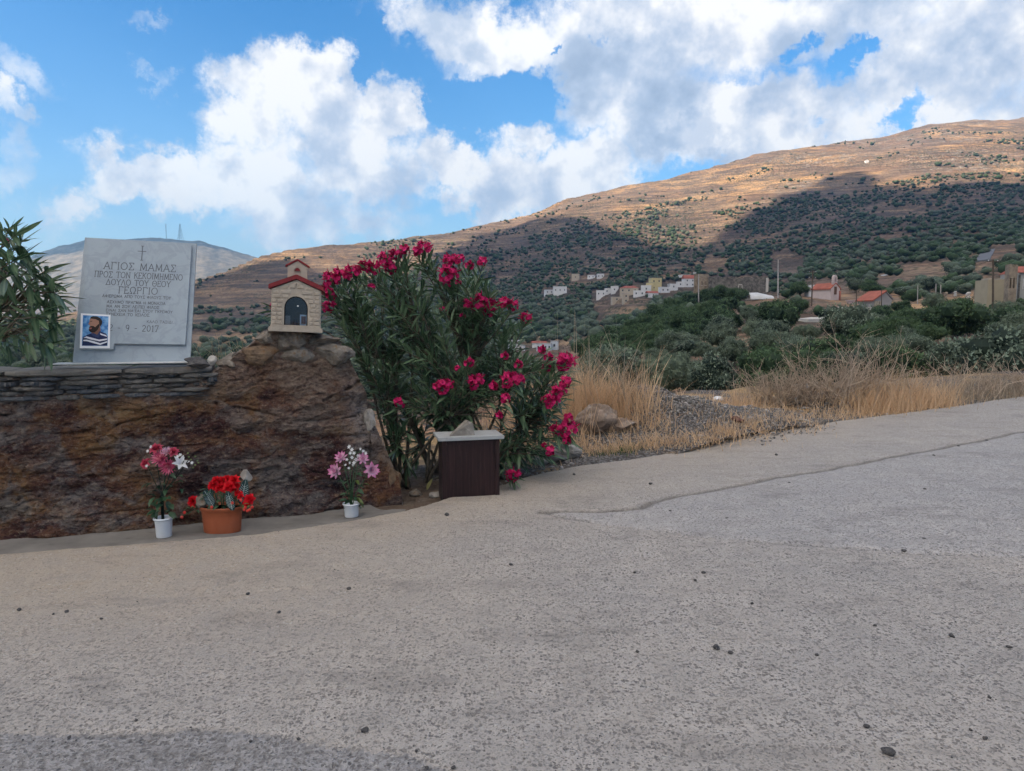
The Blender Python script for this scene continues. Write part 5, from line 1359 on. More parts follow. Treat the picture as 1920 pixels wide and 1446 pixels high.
# ============================================================ FLOWERS IN POTS
M_GLEAF = leafmat('plastic_leaf', (0.014, 0.050, 0.024), (0.045, 0.11, 0.045), trans=0.1, rough=0.5)
M_LGREEN = leafmat('light_green_leaf', (0.09, 0.16, 0.05), (0.20, 0.28, 0.09), trans=0.2)
M_DSTEM = simple('dark_green_stem', (0.012, 0.024, 0.016), 0.6)
M_ROSE = petalmat('dusky_red_petal', (0.42, 0.03, 0.07), (0.65, 0.11, 0.18))
M_CHRYS = petalmat('rose_pink_petal', (0.62, 0.10, 0.22), (0.88, 0.42, 0.50))
M_WHITEP = petalmat('white_petal', (0.62, 0.64, 0.64), (0.80, 0.82, 0.84))
M_RED = petalmat('bright_red_petal', (0.50, 0.003, 0.012), (0.78, 0.016, 0.030))
M_BUD = petalmat('coral_bud', (0.62, 0.05, 0.04), (0.80, 0.17, 0.12))
def mat_lotus(nb, b):
    f = nb.attr('tip'); oi = nb.n.new('ShaderNodeObjectInfo')
    c = nb.ramp(f, [(0.0, (0.70, 0.48, 0.60)), (0.5, (0.72, 0.50, 0.62)), (0.85, (0.66, 0.22, 0.42)), (1.0, (0.60, 0.12, 0.32))])
    nb.set(b.inputs['Base Color'], c)
M_LOTUS = material('lotus_petal', mat_lotus, rough=0.55, spec=0.25)
M_POTW = simple('white_plastic', (0.66, 0.70, 0.74), 0.4, 0.05, 8, 0.05, dirt=(0.40, 0.38, 0.34, 0.35))
M_TERRA = simple('terracotta_plastic', (0.32, 0.088, 0.038), 0.5, 0.12, 10, 0.1, dirt=(0.20, 0.10, 0.065, 0.4))
def part(mb, name, mat, root, **kw): return mb.build(name, mat, root, smooth_sh=True, attr='rnd', **kw)
def rose(c, R, d, root, mat=M_ROSE, layers=4, name='rose'):
    mb = MB(); q = d.normalized().to_track_quat('Z', 'Y').to_matrix(); Z_ = q @ Vector((0, 0, 1))
    for l in range(layers):
        n = 3 + l; op = 0.12 + 0.24 * l; r0 = R * 0.10 * l
        for k in range(n):
            a = k * 2 * math.pi / n + l * 0.7 + random.uniform(-.15, .15)
            dd = q @ Vector((math.sin(op) * math.cos(a), math.sin(op) * math.sin(a), math.cos(op)))
            cc = Vector(c) + q @ Vector((r0 * math.cos(a), r0 * math.sin(a), -R * .6))
            add_petal(mb, cc, dd, petal(R * (1.25 - 0.06 * l), R * 1.15, 0.05, -0.35 - 0.15 * l, 4, 3, 0.7), up=-(q @ Vector((math.cos(a), math.sin(a), 0))), val=random.random() * .5 + .12 * l)
    return part(mb, name, mat, root)
def chrys(c, R, d, root, mat=M_CHRYS, rings=((0.25, 10, .55), (0.6, 14, .75), (0.95, 18, .92), (1.3, 20, 1.0)), wd=0.16, name='chrysanthemum'):
    mb = MB(); q = d.normalized().to_track_quat('Z', 'Y').to_matrix()
    for op, n, L in rings:
        for k in range(n):
            a = k * 2 * math.pi / n + random.uniform(-.12, .12) + op; o_ = op + random.uniform(-.1, .1)
            dd = q @ Vector((math.sin(o_) * math.cos(a), math.sin(o_) * math.sin(a), math.cos(o_)))
            add_petal(mb, c, dd, petal(R * L, R * wd, 0.5, 0.25, 4, 2, 0.8), up=q @ Vector((0, 0, 1)), val=min(1, 0.15 + L * 0.6 + random.uniform(-.1, .2)))
    return part(mb, name, mat, root)
def daisy(c, R, d, root, mat=M_WHITEP, n=6, name='small_blossom'):
    mb = MB(); q = d.normalized().to_track_quat('Z', 'Y').to_matrix()
    for k in range(n):
        a = k * 2 * math.pi / n; dd = q @ Vector((math.cos(a), math.sin(a), 0.25))
        add_petal(mb, c, dd, petal(R, R * .5, 0.4, -.1, 3, 2, .3), up=q @ Vector((0, 0, 1)))
    return part(mb, name, mat, root)
def bleaf(c, L, Wd, d, root, mat=M_GLEAF, name='leaf', up=Vector((0, 0, 1)), roll=0, curl=-0.4):
    mb = MB(); add_petal(mb, (0, 0, 0), d, petal(L, Wd, 0.1, curl, 6, 2, 0.5), up=up, roll=roll)
    return part(mb, name, mat, root, loc=c)
def L_(o, u, v, Y=None):      # local position of a pixel at the thing's own distance
    return P(u, v, o.location.y if Y is None else Y) - o.location
def pot_white(root, w, h, name='vase'):
    r = w / 2
    MB().lathe([(r * .80, 0), (r * .82, 0.003), (r * .93, h * .88), (r * .96, h * .90), (r * 1.06, h * .91), (r * 1.08, h * .955), (r * 1.04, h), (r * .93, h), (r * .90, h * .93), (r * .86, h * .8), (0, h * .78)], 40).build(name, M_POTW, root, True)
g = G(301, 1010, -0.052)
va = empty('flower_vase', (g.x, g.y + 0.045, -0.052)); tag(va, 'tall bouquet of roses and pink chrysanthemums in a white vase left of the planter', 'flower vase')
sc_ = g.y / 1333
pot_white(va, 34 * sc_, 38 * sc_)
stm = MB()
for (u, v) in [(290,845),(312,862),(325,865),(275,868),(318,848),(345,864),(312,876),(355,860)]:
    t = L_(va, u, v); stm.tube([(random.uniform(-.008, .008), 0, 0.08), (random.uniform(-.01, .01), 0, 0.25), (t.x * .45, t.y, t.z * .72), t], [.0045, .004, .003, .0025], 6)
stm.build('stems', M_DSTEM, va, True)
rose(L_(va, 291, 838), .034, Vector((-.2, -.5, 1)), va); rose(L_(va, 270, 868), .030, Vector((-.6, -.8, .5)), va); rose(L_(va, 325, 845), .028, Vector((.4, -.6, .9)), va)
chrys(L_(va, 303, 860), .062, Vector((-.1, -1, .45)), va); chrys(L_(va, 317, 874), .060, Vector((.15, -1, .0)), va); chrys(L_(va, 314, 849), .040, Vector((.1, -.7, .9)), va, petalmat('pale_pink_petal', (0.62, .35, .5), (.75, .55, .62)))
lil = MB(); q = Vector((.55, -.55, .65)).normalized().to_track_quat('Z', 'Y').to_matrix()
for k in range(6):
    a = k * math.pi / 3; add_petal(lil, L_(va, 337, 872), q @ Vector((.62 * math.cos(a), .62 * math.sin(a), 1)), petal(.062, .026, .35, -.5, 5, 2, .4), up=q @ Vector((math.cos(a), math.sin(a), 0)) * -1)
part(lil, 'lily', M_WHITEP, va)
for (u, v) in [(277,846),(283,838),(338,853),(343,858),(333,856),(360,868),(275,874)]: daisy(L_(va, u, v, va.location.y - .02), .011, Vector((random.uniform(-.4, .4), -1, .5)), va)
for (u, v) in [(352,850),(366,856),(358,862),(370,864),(366,872),(372,868),(362,877),(354,857)]:
    mb = MB(); mb.lathe([(0, -.005), (.005, -.003), (.006, 0), (.004, .004), (0, .005)], 8, tuple(L_(va, u, v))); part(mb, 'berry', M_LGREEN, va)
random.seed(5)
for i in range(34):
    u = random.uniform(284, 330); v = random.uniform(878, 965); t = L_(va, 302 + (u - 302) * (1.2 if v < 920 else .7), v); a = random.uniform(-2.9, .1)
    bleaf(t + Vector((0, random.uniform(-.03, .03), 0)), random.uniform(.045, .075), random.uniform(.022, .035), Vector(((u - 302) * .04, math.sin(a), random.uniform(-.5, .7))), va, roll=random.uniform(-.6, .6))
# planter
g = G(406, 1004, -0.052)
pp = empty('planter', (g.x, g.y + .09, -0.052)); tag(pp, 'terracotta planter crowded with bright red flowers and white veined leaves', 'flower planter'); s2 = pp.location.y / 1333
hw = 41 * s2; ph_ = 50 * s2
MB().lathe([(hw * .84, 0), (hw * .85, .004), (hw * .90, ph_ * .55), (hw * .93, ph_ * .80), (hw * .945, ph_ * .815), (hw * .95, ph_ * .84), (hw * .985, ph_ * .86), (hw * 1.02, ph_ * .95), (hw * 1.03, ph_), (hw * .97, ph_), (hw * .95, ph_ * .9), (0, ph_ * .86)], 56, sy=.62).build('pot', M_TERRA, pp, True)
MB().lathe([(0, 0), (hw * .93, 0)][::-1] + [(0, .006)], 30, (0, 0, ph_ * .90), sy=.6).build('soil', simple('dark_soil', (.05, .04, .03), .95, bump=1, bdist=.01), pp)
random.seed(9)
stm = MB()
for (u, v) in [(400,905),(420,900),(437,905),(414,915),(430,920),(395,915)]:
    t = L_(pp, u, v); stm.tube([(t.x * .4, 0, ph_ * .9), (t.x * .7, 0, t.z * .7), t], [.004, .0035, .003], 5)
for (u, v) in [(358,941),(352,955),(343,968),(466,938),(470,955),(458,952)]:
    t = L_(pp, u, v); e = hw * (.9 if t.x > 0 else -.9); stm.tube([(e * .8, -.02, ph_ * .92), (e, -.03, ph_ * 1.06), t], [.003, .0025, .002], 5)
stm.build('stems', M_GLEAF, pp, True)
for (u, v, r) in [(398,908,.028),(412,912,.031),(428,911,.033),(415,900,.028),(437,899,.032),(441,912,.027),(404,899,.024),(446,922,.022),(450,930,.018),(424,897,.024)]:
    rose(L_(pp, u, v, pp.location.y + random.uniform(-.05, .02)), r, Vector((random.uniform(-.3, .3), -.8, .8)), pp, M_RED, 4, 'red_flower')
for (u, v, r) in [(359,940,.030),(468,936,.028),(463,943,.022)]: rose(L_(pp, u, v, pp.location.y - .04), r, Vector((-.3 if u < 400 else .3, -1, .3)), pp, M_RED, 4, 'red_flower')
for (u, v) in [(341,970),(346,961),(397,951),(436,943),(460,952),(458,956),(468,956),(473,951),(452,938),(464,958)]:
    mb = MB(); mb.lathe([(0, -.011), (.007, -.007), (.010, 0), (.006, .007), (0, .010)], 9, tuple(L_(pp, u, v, pp.location.y - .10))); part(mb, 'bud', M_BUD, pp)
def veined(c, L, Wd, d, roll, root):
    """dark leaf with white ribs that stand on its face"""
    n = 10; V = []; m = frame(d, Vector((0, -1, 0.3)), roll)
    W_ = lambda f: Wd / 2 * math.sin(math.pi * (0.06 + 0.86 * f) ** 0.85) ** .8
    for i in range(n + 1):
        f = i / n
        for g_ in (-1, -.5, 0, .5, 1): V.append((L * f, W_(f) * g_, .12 * W_(f) * abs(g_) + .06 * L * f * f))
    Fc = [(i * 5 + j, (i + 1) * 5 + j, (i + 1) * 5 + j + 1, i * 5 + j + 1) for i in range(n) for j in range(4)]
    o = mesh_obj('veined_leaf', [m @ Vector(v) for v in V], Fc, simple('dark_teal_leaf', (.018, .055, .055), .45, .3), root, True, loc=c)
    mb = MB(); eps = .0022
    def pt(f, g_): return m @ Vector((L * f, W_(f) * g_, .12 * W_(f) * abs(g_) + .06 * L * f * f + eps))
    def rib(ps, w):
        for a, b in zip(ps[:-1], ps[1:]): mb.tube([a, b], [w, w * .8], 4)
    rib([pt(.02, 0), pt(.5, 0), pt(.97, 0)], .0011)
    for k in range(8):
        f = .10 + k * .085
        for s_ in (-1, 1): rib([pt(f, 0), pt(min(.99, f + .05), s_ * .45), pt(min(.99, f + .12), s_ * .88)], .0009)
    mb.build('white_vein', simple('pale_vein', (.55, .62, .60), .5), o)
    return o
veined(L_(pp, 452, 945, pp.location.y - .02), .155, .062, Vector((.22, .05, 1)), 0.25, pp)
veined(L_(pp, 436, 957, pp.location.y - .09), .125, .056, Vector((-.12, -.1, 1)), -.15, pp)
veined(L_(pp, 400, 950, pp.location.y - .04), .115, .055, Vector((-.42, -.1, .9)), .5, pp)
veined(L_(pp, 392, 945, pp.location.y + .02), .135, .048, Vector((.05, .1, 1)), .9, pp)
for i in range(46):
    a = random.uniform(0, 6.28); t = Vector((hw * .75 * math.cos(a), hw * .4 * math.sin(a), random.uniform(ph_ * .95, ph_ * 1.7)))
    bleaf(t, random.uniform(.03, .055), random.uniform(.012, .02), Vector((math.cos(a), math.sin(a) - .6, random.uniform(-.2, .8))), pp, roll=random.uniform(-.6, .6))
for (u, v) in [(350,955),(356,952),(364,950),(368,957),(346,963),(360,960),(462,950),(470,948),(456,948),(466,945)]: bleaf(L_(pp, u, v, pp.location.y - .06), .03, .014, Vector((random.uniform(-1, 1), -.6, random.uniform(-.6, .8))), pp, MATS['light_green_leaf'] if v < 951 else M_GLEAF)
bpy.context.view_layer.update()
ps = pp.location + L_(pp, 379, 942, pp.location.y - .03)
place_stone('stone', stone_mesh('mossy_stone', 21, 4, (.035, .03, .048), M_LICHEN), ps, (0, -.4, .2), 1, 'mottled round stone wedged among the flowers of the terracotta planter')
ps = pp.location + L_(pp, 462, 893, pp.location.y + .03)
place_stone('stone', stone_mesh('grey_pebble', 23, 4, (.038, .02, .042), M_GREYSTONE, fine=.02), ps, (0, 0, .2), 1, 'smooth grey oval stone upright above the veined leaf of the planter')
# right vase with water lilies
g = G(656, 972, -0.052)
vb = empty('flower_vase', (g.x, g.y + .05, -0.052)); tag(vb, 'low white vase with pink water lily flowers in front of the rock, beside the stand', 'flower vase'); s3 = vb.location.y / 1333
pot_white(vb, 31 * s3, 26 * s3)
random.seed(15)
stm = MB()
for (u, v) in [(630,880),(642,858),(695,880),(672,865),(655,850),(668,848)]:
    t = L_(vb, u, v); stm.tube([(0, 0, .05), (t.x * .25, 0, t.z * .5), t], [.004, .003, .0025], 6)
stm.build('stems', M_GLEAF, vb, True)
def lotus(c, R, d, root):
    q = d.normalized().to_track_quat('Z', 'Y').to_matrix(); lo = empty('water_lily', c); lo.parent = root
    V0, F0 = petal(R, R * .36, .35, .35, 5, 2, .6)
    me = bpy.data.meshes.new('petal'); me.from_pydata(V0, [], F0); me.materials.append(M_LOTUS)
    a = me.attributes.new('tip', 'FLOAT', 'POINT'); a.data.foreach_set('value', np.repeat(np.linspace(0, 1, 6), 3).astype(np.float32))
    me.polygons.foreach_set('use_smooth', np.ones(len(me.polygons), bool))
    for op, n, L in ((.35, 5, .7), (.75, 7, .9), (1.15, 8, 1.0), (1.65, 7, .95)):
        for k in range(n):
            a = k * 2 * math.pi / n + op * 2; dd = q @ Vector((math.sin(op) * math.cos(a), math.sin(op) * math.sin(a), math.cos(op)))
            o = bpy.data.objects.new('petal', me); o.parent = lo; o.matrix_local = (frame(dd, q @ Vector((0, 0, 1)))).to_4x4() @ Matrix.Scale(L, 4); COL.objects.link(o)
    mb = MB(); mb.lathe([(0, 0), (R * .14, .002), (R * .12, R * .16), (0, R * .2)], 10); o = mb.build('flower_heart', MATS['light_green_leaf'], lo, True)
    return lo
for (u, v, r, d) in [(631,884,.062,(-.5,-.9,.35)),(641,860,.054,(-.35,-.7,.8)),(696,882,.064,(.45,-.95,.3)),(680,862,.050,(.25,-.8,.75))]: lotus(L_(vb, u, v), r, Vector(d), vb)
for (u, v) in [(655,838),(660,843),(664,850),(650,862),(656,868),(662,872),(668,862),(654,878),(672,855),(648,872),(676,842),(681,846),(686,850),(660,858),(657,850),(664,868)]: daisy(L_(vb, u, v, vb.location.y - .02), random.uniform(.010, .016), Vector((random.uniform(-.5, .5), -1, random.uniform(.1, .8))), vb)
for i in range(60):
    u = random.uniform(645, 682); v = random.uniform(845, 885); bleaf(L_(vb, u, v, vb.location.y + random.uniform(-.02, .03)), .022, .006, Vector((random.uniform(-1, 1), -.3, random.uniform(-.2, 1))), vb, leafmat('fern_green', (.04, .16, .05), (.09, .26, .09)), name='frond')
for i in range(26):
    u = random.uniform(638, 682); v = random.uniform(888, 955); k = 1.0 if v < 920 else .5
    bleaf(L_(vb, 660 + (u - 660) * k, v, vb.location.y + random.uniform(-.03, .02)), random.uniform(.04, .065), random.uniform(.02, .032), Vector(((u - 660) * .06, -.5, random.uniform(-.4, .8))), vb, M_GLEAF if i % 4 else leafmat('yellow_green_leaf', (.10, .14, .03), (.16, .20, .06)), roll=random.uniform(-.5, .5))

# ============================================================ ROADSIDE: rocks, grass, rubbish
random.seed(21)
def rs(u, v, w, hgt, label, mat, seed, name='rock', rot=0.0, sink=.2, cat='rock'):
    p = sideP(u, v); k = p.y / 1333
    sx = w / 2 * k; sz = hgt / 2 * k
    return place_stone(name, stone_mesh(name, seed, 4, (sx, sx * .75, sz), mat), (p.x, p.y + sx * .5, p.z + sz * (1 - sink)), (random.uniform(-.1, .1), rot, random.uniform(-.5, .5)), 1, label, cat)
rs(1118, 818, 92, 66, 'rounded brown boulder among dry grass right of the oleander', M_BROWNSTONE, 31)
rs(1165, 812, 70, 30, 'low brown rock leaning against the rounded boulder', M_BROWNSTONE, 32)
rs(1065, 862, 62, 34, 'grey rock under the lowest oleander flowers at the road edge', M_GREYSTONE, 33)
rs(1040, 872, 50, 24, 'dark rock at the road edge in the oleander shadow', rockmat('shadow_rock', (.07, .07, .068), (.13, .125, .12), scale=9), 34)
rs(1384, 796, 26, 16, 'reddish brown stone on the gravel mound slope', rockmat('red_stone', (.10, .05, .04), (.17, .09, .075), scale=12), 35)
rs(1012, 875, 38, 18, 'small grey rock between stand and road edge', M_GREYSTONE, 36)
rs(778, 934, 32, 16, 'mossy stone in front of the oleander trunk', M_LICHEN, 37, 'stone', cat='stone')
rs(815, 936, 30, 16, 'grey stone beside the stand foot', M_GREYSTONE, 38, 'stone', cat='stone')
p_ = sideP(800, 925)
yl = empty('fallen_leaf', (p_.x, p_.y, p_.z + .02)); yl.rotation_euler = (.5, 0, 0)
lf = mesh_obj('blade', [Vector(v) * .10 for v in LT[1][0] * np.array([1, 2.2, 1])], LT[1][1], leafmat('yellowing_leaf', (.22, .22, .08), (.30, .27, .11)), yl, True, {'mid': ('POINT', LT[1][2]), 'rnd': ('POINT', LT[1][2] * 0)})
lf.rotation_euler = (0, -1.0, .8); tag(yl, 'yellowing leaf standing up at the left foot of the stand', 'leaf')
# stick, scrap, bag
p_ = sideP(1508, 797); mb = MB(); mb.tube([(-.07, .05, .02), (0, 0, .03), (.06, -.06, .012)], [.014, .012, .009], 7)
tag(mb.build('stick', simple('bleached_wood', (.42, .38, .33), .8), loc=p_), 'short bleached stick lying at the concrete edge', 'stick')
p_ = sideP(1346, 752, 0); p_ = P(1346, 748, 11.0)
bm = bmesh.new(); bmesh.ops.create_icosphere(bm, subdivisions=3, radius=1)
for v_ in bm.verts: v_.co *= 1 + .35 * float(fbm(v_.co.x * 2.2, v_.co.y * 2.2, v_.co.z * 2.2, oct=3)); v_.co = Vector((v_.co.x * .085, v_.co.y * .06, v_.co.z * .04))
me = bpy.data.meshes.new('bag'); bm.to_mesh(me); bm.free(); me.materials.append(simple('white_bag', (.72, .74, .76), .45, .05))
o = bpy.data.objects.new('plastic_bag', me); o.location = p_; link(o); tag(o, 'crumpled white plastic bag lying beyond the gravel mound', 'plastic bag')

def mat_straw(nb, b, c1=(0.50, 0.335, 0.195), c2=(0.80, 0.57, 0.36)):
    r = nb.attr('rnd'); c = nb.mix(r, c1, c2); nb.set(b.inputs['Base Color'], c)
    out = [q for q in nb.n if q.type == 'OUTPUT_MATERIAL'][0]
    tr = nb.node('ShaderNodeBsdfTranslucent', ins={0: c}); ms = nb.node('ShaderNodeMixShader', ins={0: .3, 1: b.outputs[0], 2: tr.outputs[0]}); nb.l.new(ms.outputs[0], out.inputs[0])
M_STRAW = material('dry_grass', mat_straw, rough=.8, spec=.15)
M_STRAWG = material('dry_grass_greyish', lambda nb, b: mat_straw(nb, b, (.28, .22, .16), (.50, .42, .31)), rough=.8, spec=.15)
M_TWIG = material('dry_twigs', lambda nb, b: mat_straw(nb, b, (.30, .23, .17), (.66, .53, .40)), rough=.9, spec=.1)
M_WEED = material('green_weed', lambda nb, b: mat_straw(nb, b, (.05, .09, .03), (.12, .17, .06)), rough=.7, spec=.2)
def blades(bases, hs, lean, width, name, mat, label=None, cat=None, kind=None, group=None, seg=3, curve=.5):
    """thin bent strips: bases (n,3), heights, lean (n,2)"""
    n = len(bases); B = np.array(bases); hs = np.array(hs); lean = np.array(lean); a = rng.random(n) * math.pi * 2
    sd = np.stack([np.cos(a), np.sin(a), 0 * a], 1) * np.array(width)[:, None] / 2
    V = np.zeros((n, (seg + 1) * 2, 3))
    for i in range(seg + 1):
        f = i / seg; c = B + np.stack([lean[:, 0] * f ** (1 + curve), lean[:, 1] * f ** (1 + curve), hs * (f - .12 * curve * f * f)], 1); w = 1 - .85 * f
        V[:, 2 * i] = c - sd * w; V[:, 2 * i + 1] = c + sd * w
    k = np.arange(n)[:, None] * (seg + 1) * 2
    Fc = np.concatenate([k + np.array([[2 * i, 2 * i + 1, 2 * i + 3, 2 * i + 2]]) for i in range(seg)])
    rv = np.repeat(rng.random(n), (seg + 1) * 2)
    c0 = B.mean(0)
    o = mesh_obj(name, V.reshape(-1, 3) - c0, Fc, mat, None, False, {'rnd': ('POINT', rv)}, tuple(c0))
    return tag(o, label, cat, group, kind)
def grass_at(pts_px, n, h0, h1, spread, mat, name, label, cat='dry grass', kind=None, lean=.35, w=.006, group=None):
    bs = []; hs = []; ln = []; ws = []
    if pts_px == 'FAR': pl = [P(u, 765, 10.1) for u in range(1230, 1420, 12)]
    else: pl = [sideP(u, v) for u, v in pts_px]
    for i in range(n):
        p = random.choice(pl); x = p.x + random.gauss(0, spread); y = p.y + random.gauss(0, spread * .8); bs.append((x, y, sideZ(x, y) - .01))
        h_ = random.uniform(h0, h1) * random.choice((1, 1, 1, .6)); h_ *= .55 + .9 * abs(float(fbm(x * 2.6, y * 2.6, 5.0, oct=2))) * 1.6; hs.append(h_); a = random.random() * 6.28; k = random.gauss(0, lean) * h_; ln.append((math.cos(a) * k, math.sin(a) * k)); ws.append(w * random.uniform(.6, 1.9))
    return blades(bs, hs, ln, ws, name, mat, label, cat, kind, group)
grass_at([(1010,790),(1030,770),(1060,790),(1075,770),(1100,775),(1120,765),(1140,770),(1090,790),(1150,780),(1040,800),(985,790)], 5200, .16, .52, .22, M_STRAW, 'dry_grass_clump', 'tall golden dry grass clump between the oleander and the gravel mound', lean=.5)
for i, (u, v) in enumerate([(1062,770),(1100,768),(1130,765),(1160,765),(1180,770),(1040,775)]):
    pass
grass_at([(1070,770),(1100,768),(1130,766),(1155,766)], 110, .62, .98, .28, M_STRAWG, 'tall_stalks', 'thin bare stalks rising above the golden grass clump', 'dry stalks', lean=.45, w=.010)
grass_at([(1180,800),(1150,795),(1200,805),(1230,815),(1115,790)], 600, .04, .13, .20, M_STRAW, 'dry_grass', 'short golden grass at the foot of the gravel mound', lean=.8)
grass_at([(1080,850),(1110,846),(1140,845),(1180,845),(1230,838),(1090,835),(1060,845),(1280,832),(1320,822),(1360,815),(1400,808),(1000,868)], 2600, .03, .13, .13, M_STRAW, 'dry_grass', 'short straw fringe along the concrete edge near the boulder', lean=.9)
grass_at([(1150,850),(1165,848),(1180,846),(1130,850)], 500, .02, .06, .09, M_WEED, 'green_weeds', 'low green weeds at the concrete edge below the boulder', 'weeds', lean=.9, w=.008)
grass_at('FAR', 1500, .08, .28, .22, M_STRAW, 'dry_grass', 'orange dry grass strip just behind the gravel mound', lean=.5)
grass_at([(1440,803),(1490,797),(1560,786),(1600,778),(1630,774),(1650,772),(1700,765),(1750,760),(1680,768),(1720,762)], 1900, .04, .14, .2, M_STRAW, 'dry_grass', 'ankle high golden grass along the far concrete edge', lean=.7)
grass_at([(1640,768),(1670,762),(1700,758),(1720,756),(1740,754),(1625,770)], 2400, .18, .52, .26, M_STRAW, 'dry_grass_clump', 'dense golden grass clump left of the greyish brush at the roadside', lean=.5)
grass_at([(1790,748),(1830,745),(1870,742),(1910,738),(1950,735),(2000,735)], 1900, .08, .34, .35, M_STRAWG, 'dry_grass_clump', 'greyish brown roadside scrub at the right edge of the picture', lean=.6)
grass_at([(1200,770),(1330,790),(1450,775),(1520,770),(1380,770),(1580,765)], 900, .04, .16, .5, M_STRAW, 'dry_grass', 'scattered straw tufts on the stony ground', kind='stuff', lean=.7)
grass_at([(900,800),(950,800),(980,790),(1000,800),(860,810),(760,800),(720,790),(970,830),(1010,830)], 3800, .15, .5, .32, M_STRAW, 'dry_grass_clump', 'golden grass showing through behind the oleander', lean=.35)
def bush_twigs(px_, n, h0, h1, spread, label, name='dry_bush', mat=M_TWIG, depth=3, cat='dry bush'):
    mb = MB(); pl = [sideP(u, v) for u, v in px_]
    c0 = sum(pl, Vector()) / len(pl)
    def br(p, d, L, r, lv):
        q = p + d * L; mid_ = p.lerp(q, .5) + Vector([random.gauss(0, .05 * L) for _ in range(3)]); mb.tube([p - c0, mid_ - c0, q - c0], [r, r * .8, r * .55], 3, cap=False, val=random.random())
        if lv > 0:
            for k in range(random.choice((1, 2, 2))):
                dd = (d + Vector((random.gauss(0, .5), random.gauss(0, .5), random.gauss(0, .3)))).normalized(); br(p.lerp(q, random.uniform(.4, 1)), dd, L * random.uniform(.5, .8), r * .6, lv - 1)
    for i in range(n):
        p = random.choice(pl) + Vector((random.gauss(0, spread), random.gauss(0, spread * .7), 0)); p.z = sideZ(p.x, p.y)
        br(p, Vector((random.gauss(0, .55), random.gauss(0, .4), random.uniform(.5, 1.2))).normalized(), random.uniform(h0, h1), .0085, depth)
    return tag(mesh_obj(name, mb.v, mb.f, mat, None, False, {'rnd': ('POINT', mb.a)}, tuple(c0)), label, cat)
bush_twigs([(1480,757),(1520,754),(1560,752),(1590,750),(1450,760),(1620,748)], 230, .20, .46, .24, 'tangled heap of bare brown brushwood at the roadside')
bush_twigs([(1430,760),(1450,760)], 45, .18, .36, .2, 'low grey brushwood left of the tangled heap')
bush_twigs([(1560,760),(1580,760),(1640,757),(1660,757)], 34, .45, .75, .2, 'tall dead stalks standing out of the brushwood', 'tall_stalks', cat='dry stalks')
bush_twigs([(1800,748),(1850,745),(1890,742),(1930,740)], 120, .2, .42, .3, 'tangle of grey twigs beyond the golden clump')
# dead stems behind the wall, right of the plaque
mb = MB(); c0 = P(420, 690, 4.9); random.seed(4)
for i in range(26):
    p = c0 + Vector((random.uniform(-.14, .12), random.uniform(0, .2), -.12)); d = Vector((random.gauss(0, .35), random.gauss(0, .2), 1)).normalized(); L = random.uniform(.16, .34); q = p + d * L
    mb.tube([p - c0, p.lerp(q, .5) - c0 + Vector((random.gauss(0, .012), 0, 0)), q - c0], [.0022, .0018, .001], 4, val=random.random())
    for k in range(3):
        s_ = p.lerp(q, random.uniform(.4, .95)); mb.tube([s_ - c0, s_ + Vector((random.gauss(0, .04), 0, random.uniform(.02, .07))) - c0], [.0015, .0008], 3, val=random.random())
tag(mesh_obj('dry_weed', mb.v, mb.f, M_STRAWG, None, False, {'rnd': ('POINT', mb.a)}, tuple(c0)), 'pale dead weed stems between the plaque and the shrine rock', 'dry weed')

# gravel: stones lying on the mound and the roadside
def scatter_stones(name, n, gen, mats, label):
    bmi = bmesh.new(); bmesh.ops.create_icosphere(bmi, subdivisions=1, radius=1); bv = np.array([v.co[:] for v in bmi.verts]); bf = np.array([[v.index for v in f.verts] for f in bmi.faces]); bmi.free()
    keep_f = bf; VV = []; FF = []; RR = []
    for k in range(n):
        x, y, z, r = gen()
        s = np.array([random.uniform(.7, 1.3), random.uniform(.7, 1.2), random.uniform(.4, .75)]) * r; a = random.random() * 6.28
        v = bv * (1 + rng.uniform(-.22, .22, (len(bv), 1))) * s
        v = np.stack([v[:, 0] * math.cos(a) - v[:, 1] * math.sin(a), v[:, 0] * math.sin(a) + v[:, 1] * math.cos(a), v[:, 2]], 1) + np.array([x, y, z])
        VV.append(v); FF.append(keep_f + k * len(bv)); RR.append(np.full(len(bv), random.random()))
    return tag(mesh_obj(name, np.concatenate(VV), np.concatenate(FF), mats, None, False, {'rnd': ('POINT', np.concatenate(RR))}), label, kind='stuff')
def mat_gravel(nb, b):
    r = nb.attr('rnd'); c = nb.ramp(r, [(0, (.075, .075, .078)), (.35, (.15, .14, .13)), (.7, (.24, .225, .205)), (.93, (.32, .30, .28)), (1, (.5, .48, .45))])
    nb.set(b.inputs['Base Color'], nb.mix(nb.mapr(nb.noise(nb.coords('Object'), 60, 4, .7), .4, .7, 0, .5), c, (.12, .11, .10)))
M_GRAV = material('gravel', mat_gravel, rough=.92, spec=.15)
random.seed(33)
def gen_side():
    if random.random() < .6:
        i = random.randrange(len(MC) - 1); p = MC[i].lerp(MC[i + 1], random.random()); x = p.x + random.gauss(0, .55); y = p.y + random.gauss(0, .5)
    else:
        a = random.uniform(vis0 + 4.0, vis1 - 1); e = edge_at(a); bb = abs(random.gauss(.1, .9)) + .04; x = e[0] - WV[0] * bb; y = e[1] - WV[1] * bb
    r = random.choice((.007, .009, .012, .016)) * random.uniform(.8, 1.4) * (2 if random.random() < .025 else 1)
    return x, y, sideZ(x, y) + r * .2, r
scatter_stones('gravel', 10500, gen_side, M_GRAV, 'grey gravel and small stones on the mound and roadside')
def mat_agg(nb, b):
    r = nb.attr('rnd'); c = nb.ramp(r, [(0, (.06, .06, .065)), (.5, (.12, .115, .11)), (.8, (.22, .20, .18)), (1, (.34, .32, .29))]); nb.set(b.inputs['Base Color'], c)
M_AGG = material('loose_grit', mat_agg, rough=.9, spec=.15)
